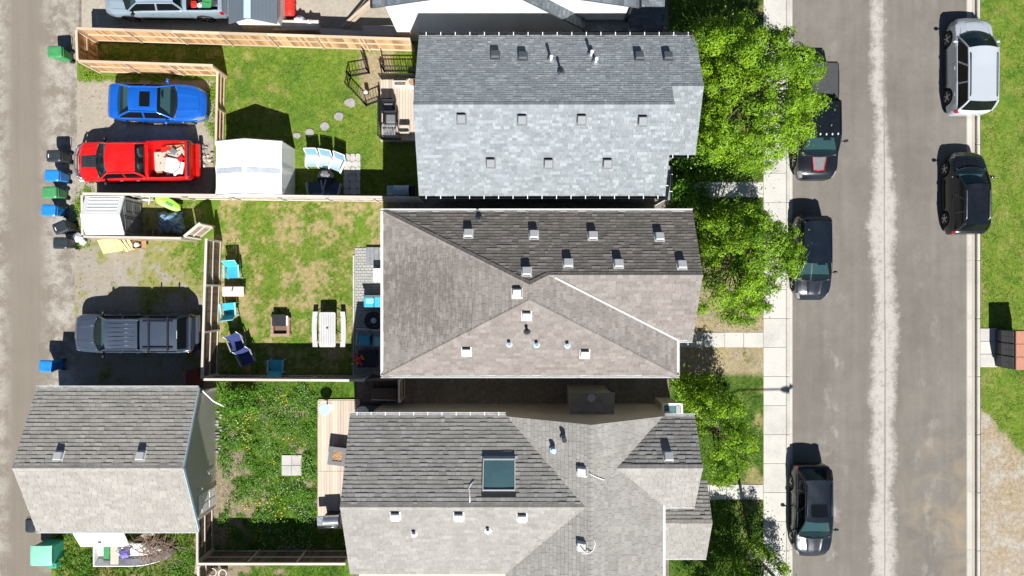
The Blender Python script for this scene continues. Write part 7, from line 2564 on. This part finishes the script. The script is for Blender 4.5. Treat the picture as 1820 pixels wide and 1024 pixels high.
def lobe_tree(label, base, outline, z_low, z_high, n, mat, seed, trunk, rad_=(0.34, 0.66), per=800, size=(0.03, 0.062), gap=0.72, name='street_tree'):
    """Crown of many leafy boughs: each bough is a dome of leaves, with shade and limbs between them."""
    rng = np.random.default_rng(seed)
    t = thing(name, label, 'tree', (base[0], base[1], 0))
    pts = [G(px, py, (z_low + z_high) / 2) for px, py in outline]
    xs, ys = [q[0] for q in pts], [q[1] for q in pts]
    wmax = min(max(xs) - min(xs), max(ys) - min(ys)) / 2
    lobes, tries = [], 0
    while len(lobes) < n and tries < 20000:
        tries += 1
        x, y = rng.uniform(min(xs), max(xs)), rng.uniform(min(ys), max(ys))
        if not in_poly(x, y, pts):
            continue
        d = edge_dist(x, y, pts)
        r = min(rng.uniform(*rad_), max(0.2, d * 1.05))
        if d < r * 0.55:
            continue
        k = min(1.0, d / wmax)
        z = z_low + (z_high - z_low) * math.sqrt(max(0.0, 1 - (1 - k) ** 2)) + rng.normal(0, 0.35)
        if any((x - a) ** 2 + (y - b) ** 2 + 0.6 * (z - c) ** 2 < (gap * (r + s)) ** 2 for a, b, c, s in lobes):
            continue
        lobes.append((x, y, z, r))
    cen, nrm, tin = [], [], []
    for (x, y, z, r) in lobes:
        k = int(per * (r / 0.5) ** 2 * rng.uniform(0.85, 1.15))
        d = rng.normal(0, 1, (k, 3))
        d[:, 2] = d[:, 2] * 0.9 + 0.25
        d /= np.linalg.norm(d, axis=1)[:, None]
        # ragged shell broken into sprigs
        sp = rng.normal(0, 1, (int(10 + 14 * r), 3))
        sp /= np.linalg.norm(sp, axis=1)[:, None]
        near = np.max(d @ sp.T, axis=1)
        rr_ = r * (0.56 + 0.62 * np.clip((near - 0.70) / 0.30, 0, 1) ** 1.6 + rng.normal(0, 0.08, k))
        q = np.array([x, y, z]) + d * rr_[:, None] * np.array([1, 1, 0.8])
        cen.append(q)
        nrm.append(d + rng.normal(0, 0.45, (k, 3)) + np.array([0, 0, 0.35]))
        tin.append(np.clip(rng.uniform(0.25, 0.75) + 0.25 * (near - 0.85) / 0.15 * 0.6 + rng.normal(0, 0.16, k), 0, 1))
    # inner leaves under the boughs, tinted darker to paint in the shade
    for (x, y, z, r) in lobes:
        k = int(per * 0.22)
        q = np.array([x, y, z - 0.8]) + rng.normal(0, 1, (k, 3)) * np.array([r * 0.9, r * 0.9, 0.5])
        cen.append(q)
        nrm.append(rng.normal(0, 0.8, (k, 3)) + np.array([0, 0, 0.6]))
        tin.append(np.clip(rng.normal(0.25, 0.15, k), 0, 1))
    cen, nrm, tin = np.concatenate(cen), np.concatenate(nrm), np.concatenate(tin)
    cen[:, 2] = np.maximum(cen[:, 2], 0.15)
    me = leaf_mesh('crown', cen - np.array([base[0], base[1], 0]), tin, size, rng, nrm=nrm)
    me.materials.append(M[mat])
    link('crown', me, t)
    cxm, cym = np.mean(xs) - base[0], np.mean(ys) - base[1]
    fork = Vector((cxm * 0.3, cym * 0.3, z_low * 0.55))
    top = Vector((cxm, cym, z_high - 0.3))
    MB().tube([(0, 0, -0.1), (0, 0, 0.15), tuple(fork * 0.5 + Vector((0.04, 0.03, 0))), tuple(fork), tuple(fork.lerp(top, 0.5)), tuple(top)], [trunk * 1.4, trunk * 1.1, trunk * 0.9, trunk * 0.8, trunk * 0.45, trunk * 0.15], 9).build('trunk', 'bark', t, True)
    lm = MB()
    for (x, y, z, r) in lobes:
        e = Vector((x - base[0], y - base[1], z + r * 0.2))
        s = fork.lerp(top, float(rng.uniform(0.0, 0.75)))
        m = s.lerp(e, 0.55) + Vector((float(rng.uniform(-.2, .2)), float(rng.uniform(-.2, .2)), -0.15))
        r0 = max(0.018, trunk * float(rng.uniform(0.2, 0.42)))
        lm.tube([tuple(s), tuple(m), tuple(e)], [r0, r0 * 0.65, 0.01], 5)
    lm.build('limbs', 'bark', t, True)
    return t


T1 = [(1222, 45), (1255, 22), (1300, 30), (1330, 18), (1365, 50), (1400, 45), (1425, 38), (1425, 60), (1405, 68), (1438, 85), (1455, 95), (1472, 125), (1450, 150), (1462, 185), (1450, 215), (1455, 235), (1435, 262), (1400, 272), (1385, 290), (1355, 305), (1325, 300), (1300, 280), (1265, 285), (1235, 270), (1238, 240), (1245, 200), (1250, 150), (1235, 110)]
T2 = [(1250, 395), (1275, 370), (1300, 355), (1330, 365), (1360, 375), (1400, 400), (1430, 405), (1412, 425), (1442, 440), (1415, 455), (1422, 480), (1412, 495), (1380, 500), (1390, 525), (1358, 518), (1366, 550), (1342, 560), (1350, 585), (1310, 575), (1270, 560), (1250, 560), (1245, 520), (1255, 470), (1245, 440)]
T3 = [(1225, 690), (1250, 670), (1270, 690), (1300, 700), (1320, 720), (1330, 745), (1345, 770), (1350, 800), (1335, 830), (1310, 850), (1295, 880), (1275, 870), (1262, 850), (1250, 830), (1250, 780), (1240, 740), (1215, 725)]
T4 = [(1300, 1030), (1345, 994), (1370, 986), (1390, 1000), (1412, 1014), (1440, 1060), (1445, 1150), (1390, 1230), (1290, 1230), (1240, 1150), (1255, 1060)]
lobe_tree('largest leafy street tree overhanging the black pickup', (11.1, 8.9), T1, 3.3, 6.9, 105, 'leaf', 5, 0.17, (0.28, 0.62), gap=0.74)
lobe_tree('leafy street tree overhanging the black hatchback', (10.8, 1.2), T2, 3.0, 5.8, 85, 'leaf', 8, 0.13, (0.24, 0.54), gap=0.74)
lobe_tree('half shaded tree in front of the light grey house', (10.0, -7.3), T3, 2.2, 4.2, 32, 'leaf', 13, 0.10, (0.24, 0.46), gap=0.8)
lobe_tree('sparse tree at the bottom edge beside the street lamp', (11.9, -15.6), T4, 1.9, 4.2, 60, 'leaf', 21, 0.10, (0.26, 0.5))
tree('small leafy shrub by the grey house path', (8.9, 4.9), (8.9, 4.95, 0.9), (0.5, 0.6, 0.6), 16, 80, 'leaf_deep', (0.05, 0.1), 31, 0.03, name='shrub', sig=0.16)
tree('low shrub beside the path slab near the grey porch', (10.0, 4.85), (10.0, 4.85, 0.35), (0.3, 0.25, 0.3), 6, 60, 'leaf_deep', (0.04, 0.08), 33, 0.03, name='shrub', sig=0.12)
tree('bright green bush beside the garage in the flower garden', G(425, 712), (*G(425, 712, 0.4), 0.4), (0.75, 0.62, 0.5), 30, 110, 'leaf_deep', (0.03, 0.07), 35, 0.03, name='bush', sig=0.17)
tree('leafy shrub in the shade between the taupe and light grey houses', (9.3, -5.2), (9.3, -5.1, 1.6), (0.7, 0.6, 0.9), 30, 110, 'leaf', (0.05, 0.1), 37, 0.06, name='shrub', sig=0.2)
tree('dark bush in the shade behind the grey porch', (9.6, 6.3), (9.8, 6.3, 0.9), (1.3, 0.7, 0.7), 40, 90, 'leaf_deep', (0.05, 0.1), 39, 0.04, name='bush', sig=0.2)

def SQ(x, y):
    return -12.25 < x < -11.0 and -9.98 < y < -8.7


# weeds with broad leaves in garden and verge, and meadow flowers
def weeds(name, label, boxes, dens, mat, size, zr, seed, skip=None):
    rng = np.random.default_rng(seed)
    cen = []
    for (x0, y0, x1, y1) in boxes:
        n = int((x1 - x0) * (y1 - y0) * dens)
        for _ in range(n):
            x, y = rng.uniform(x0, x1), rng.uniform(y0, y1)
            if fbm(x, y, 0.9, seed, 3) < 0.50 or (skip and skip(x, y)):
                continue
            k = rng.integers(10, 24)
            cen.append(np.array([x, y, 0.0]) + np.c_[rng.normal(0, 0.09, (k, 2)), rng.uniform(0.03, zr, k)])
    cen = np.concatenate(cen)
    me = leaf_mesh(name, cen, np.clip(rng.normal(0.5, 0.25, len(cen)), 0, 1), size, rng, 0.9)
    me.materials.append(M[mat])
    return tag(link(name, me), label, 'weeds', kind='stuff')


weeds('garden_weeds', 'broad leaved weeds spread over the flower garden', [prect(390, 682, 562, 995)], 48, 'leaf_deep', (0.02, 0.05), 0.26, 51, skip=SQ)
weeds('verge_weeds', 'tall weeds behind the garage', [prect(105, 945, 175, 1040), prect(300, 945, 348, 1030)], 45, 'leaf_deep', (0.02, 0.05), 0.3, 53)
weeds('pad_edge_weeds', 'weeds along the fence behind the blue coupe', [prect(145, 124, 380, 142), prect(362, 140, 384, 245), prect(136, 330, 165, 440)], 60, 'leaf', (0.02, 0.045), 0.18, 55)
weeds('front_weeds', 'low leafy cover in the shaded front yards', [(8.7, 5.7, 13.0, 12.5), (8.7, -9.8, 13.0, -5.0), (8.7, -16, 13.0, -11.4)], 14, 'leaf_deep', (0.02, 0.045), 0.2, 57)


def flowers(name, label, box, n, col, seed, r=(0.018, 0.034), thr=0.48, s=0.8):
    rng = np.random.default_rng(seed)
    mb = MB()
    k = 0
    x0, y0, x1, y1 = box
    tries = 0
    while k < n and tries < n * 12:
        tries += 1
        x, y = rng.uniform(x0, x1), rng.uniform(y0, y1)
        if fbm(x, y, s, seed, 2) < thr or SQ(x, y):
            continue
        q = rng.uniform(*r)
        z = rng.uniform(0.12, 0.26)
        pts = [(x + q * math.cos(6.283 * j / 6), y + q * math.sin(6.283 * j / 6), z) for j in range(6)] + [(x, y, z + 0.012), (x, y, 0.0)]
        mb.add(pts, [(j, (j + 1) % 6, 6) for j in range(6)] + [((j + 1) % 6, j, 7) for j in range(0, 6, 3)])
        k += 1
    return tag(mb.build(name, plain(name + '_petals', col, 0.7, var=0.1)), label, 'flowers', kind='stuff')


flowers('white_flowers', 'small white flowers scattered through the garden', prect(395, 684, 560, 990), 1100, (0.70, 0.71, 0.64), 61, (0.010, 0.02), 0.5, 0.7)
flowers('yellow_flowers', 'yellow dandelions in the flower garden', prect(420, 700, 560, 960), 190, (0.68, 0.55, 0.06), 67, (0.018, 0.032), 0.62, 0.7)
# loose stones in the gap between the houses
gm = MB()
for _ in range(2600):
    x, y = R.uniform(-5.8, 6.8), R.uniform(-6.0, -4.0)
    s = R.uniform(0.02, 0.05)
    gm.box((x, y, -0.02 + s * 0.3), (s * 1.4, s, s * 0.8), rz=R.uniform(0, 3.1), taper=0.6)
tag(gm.build('side_gravel', 'stone'), 'loose gravel in the dark gap between the houses', 'gravel', kind='stuff')
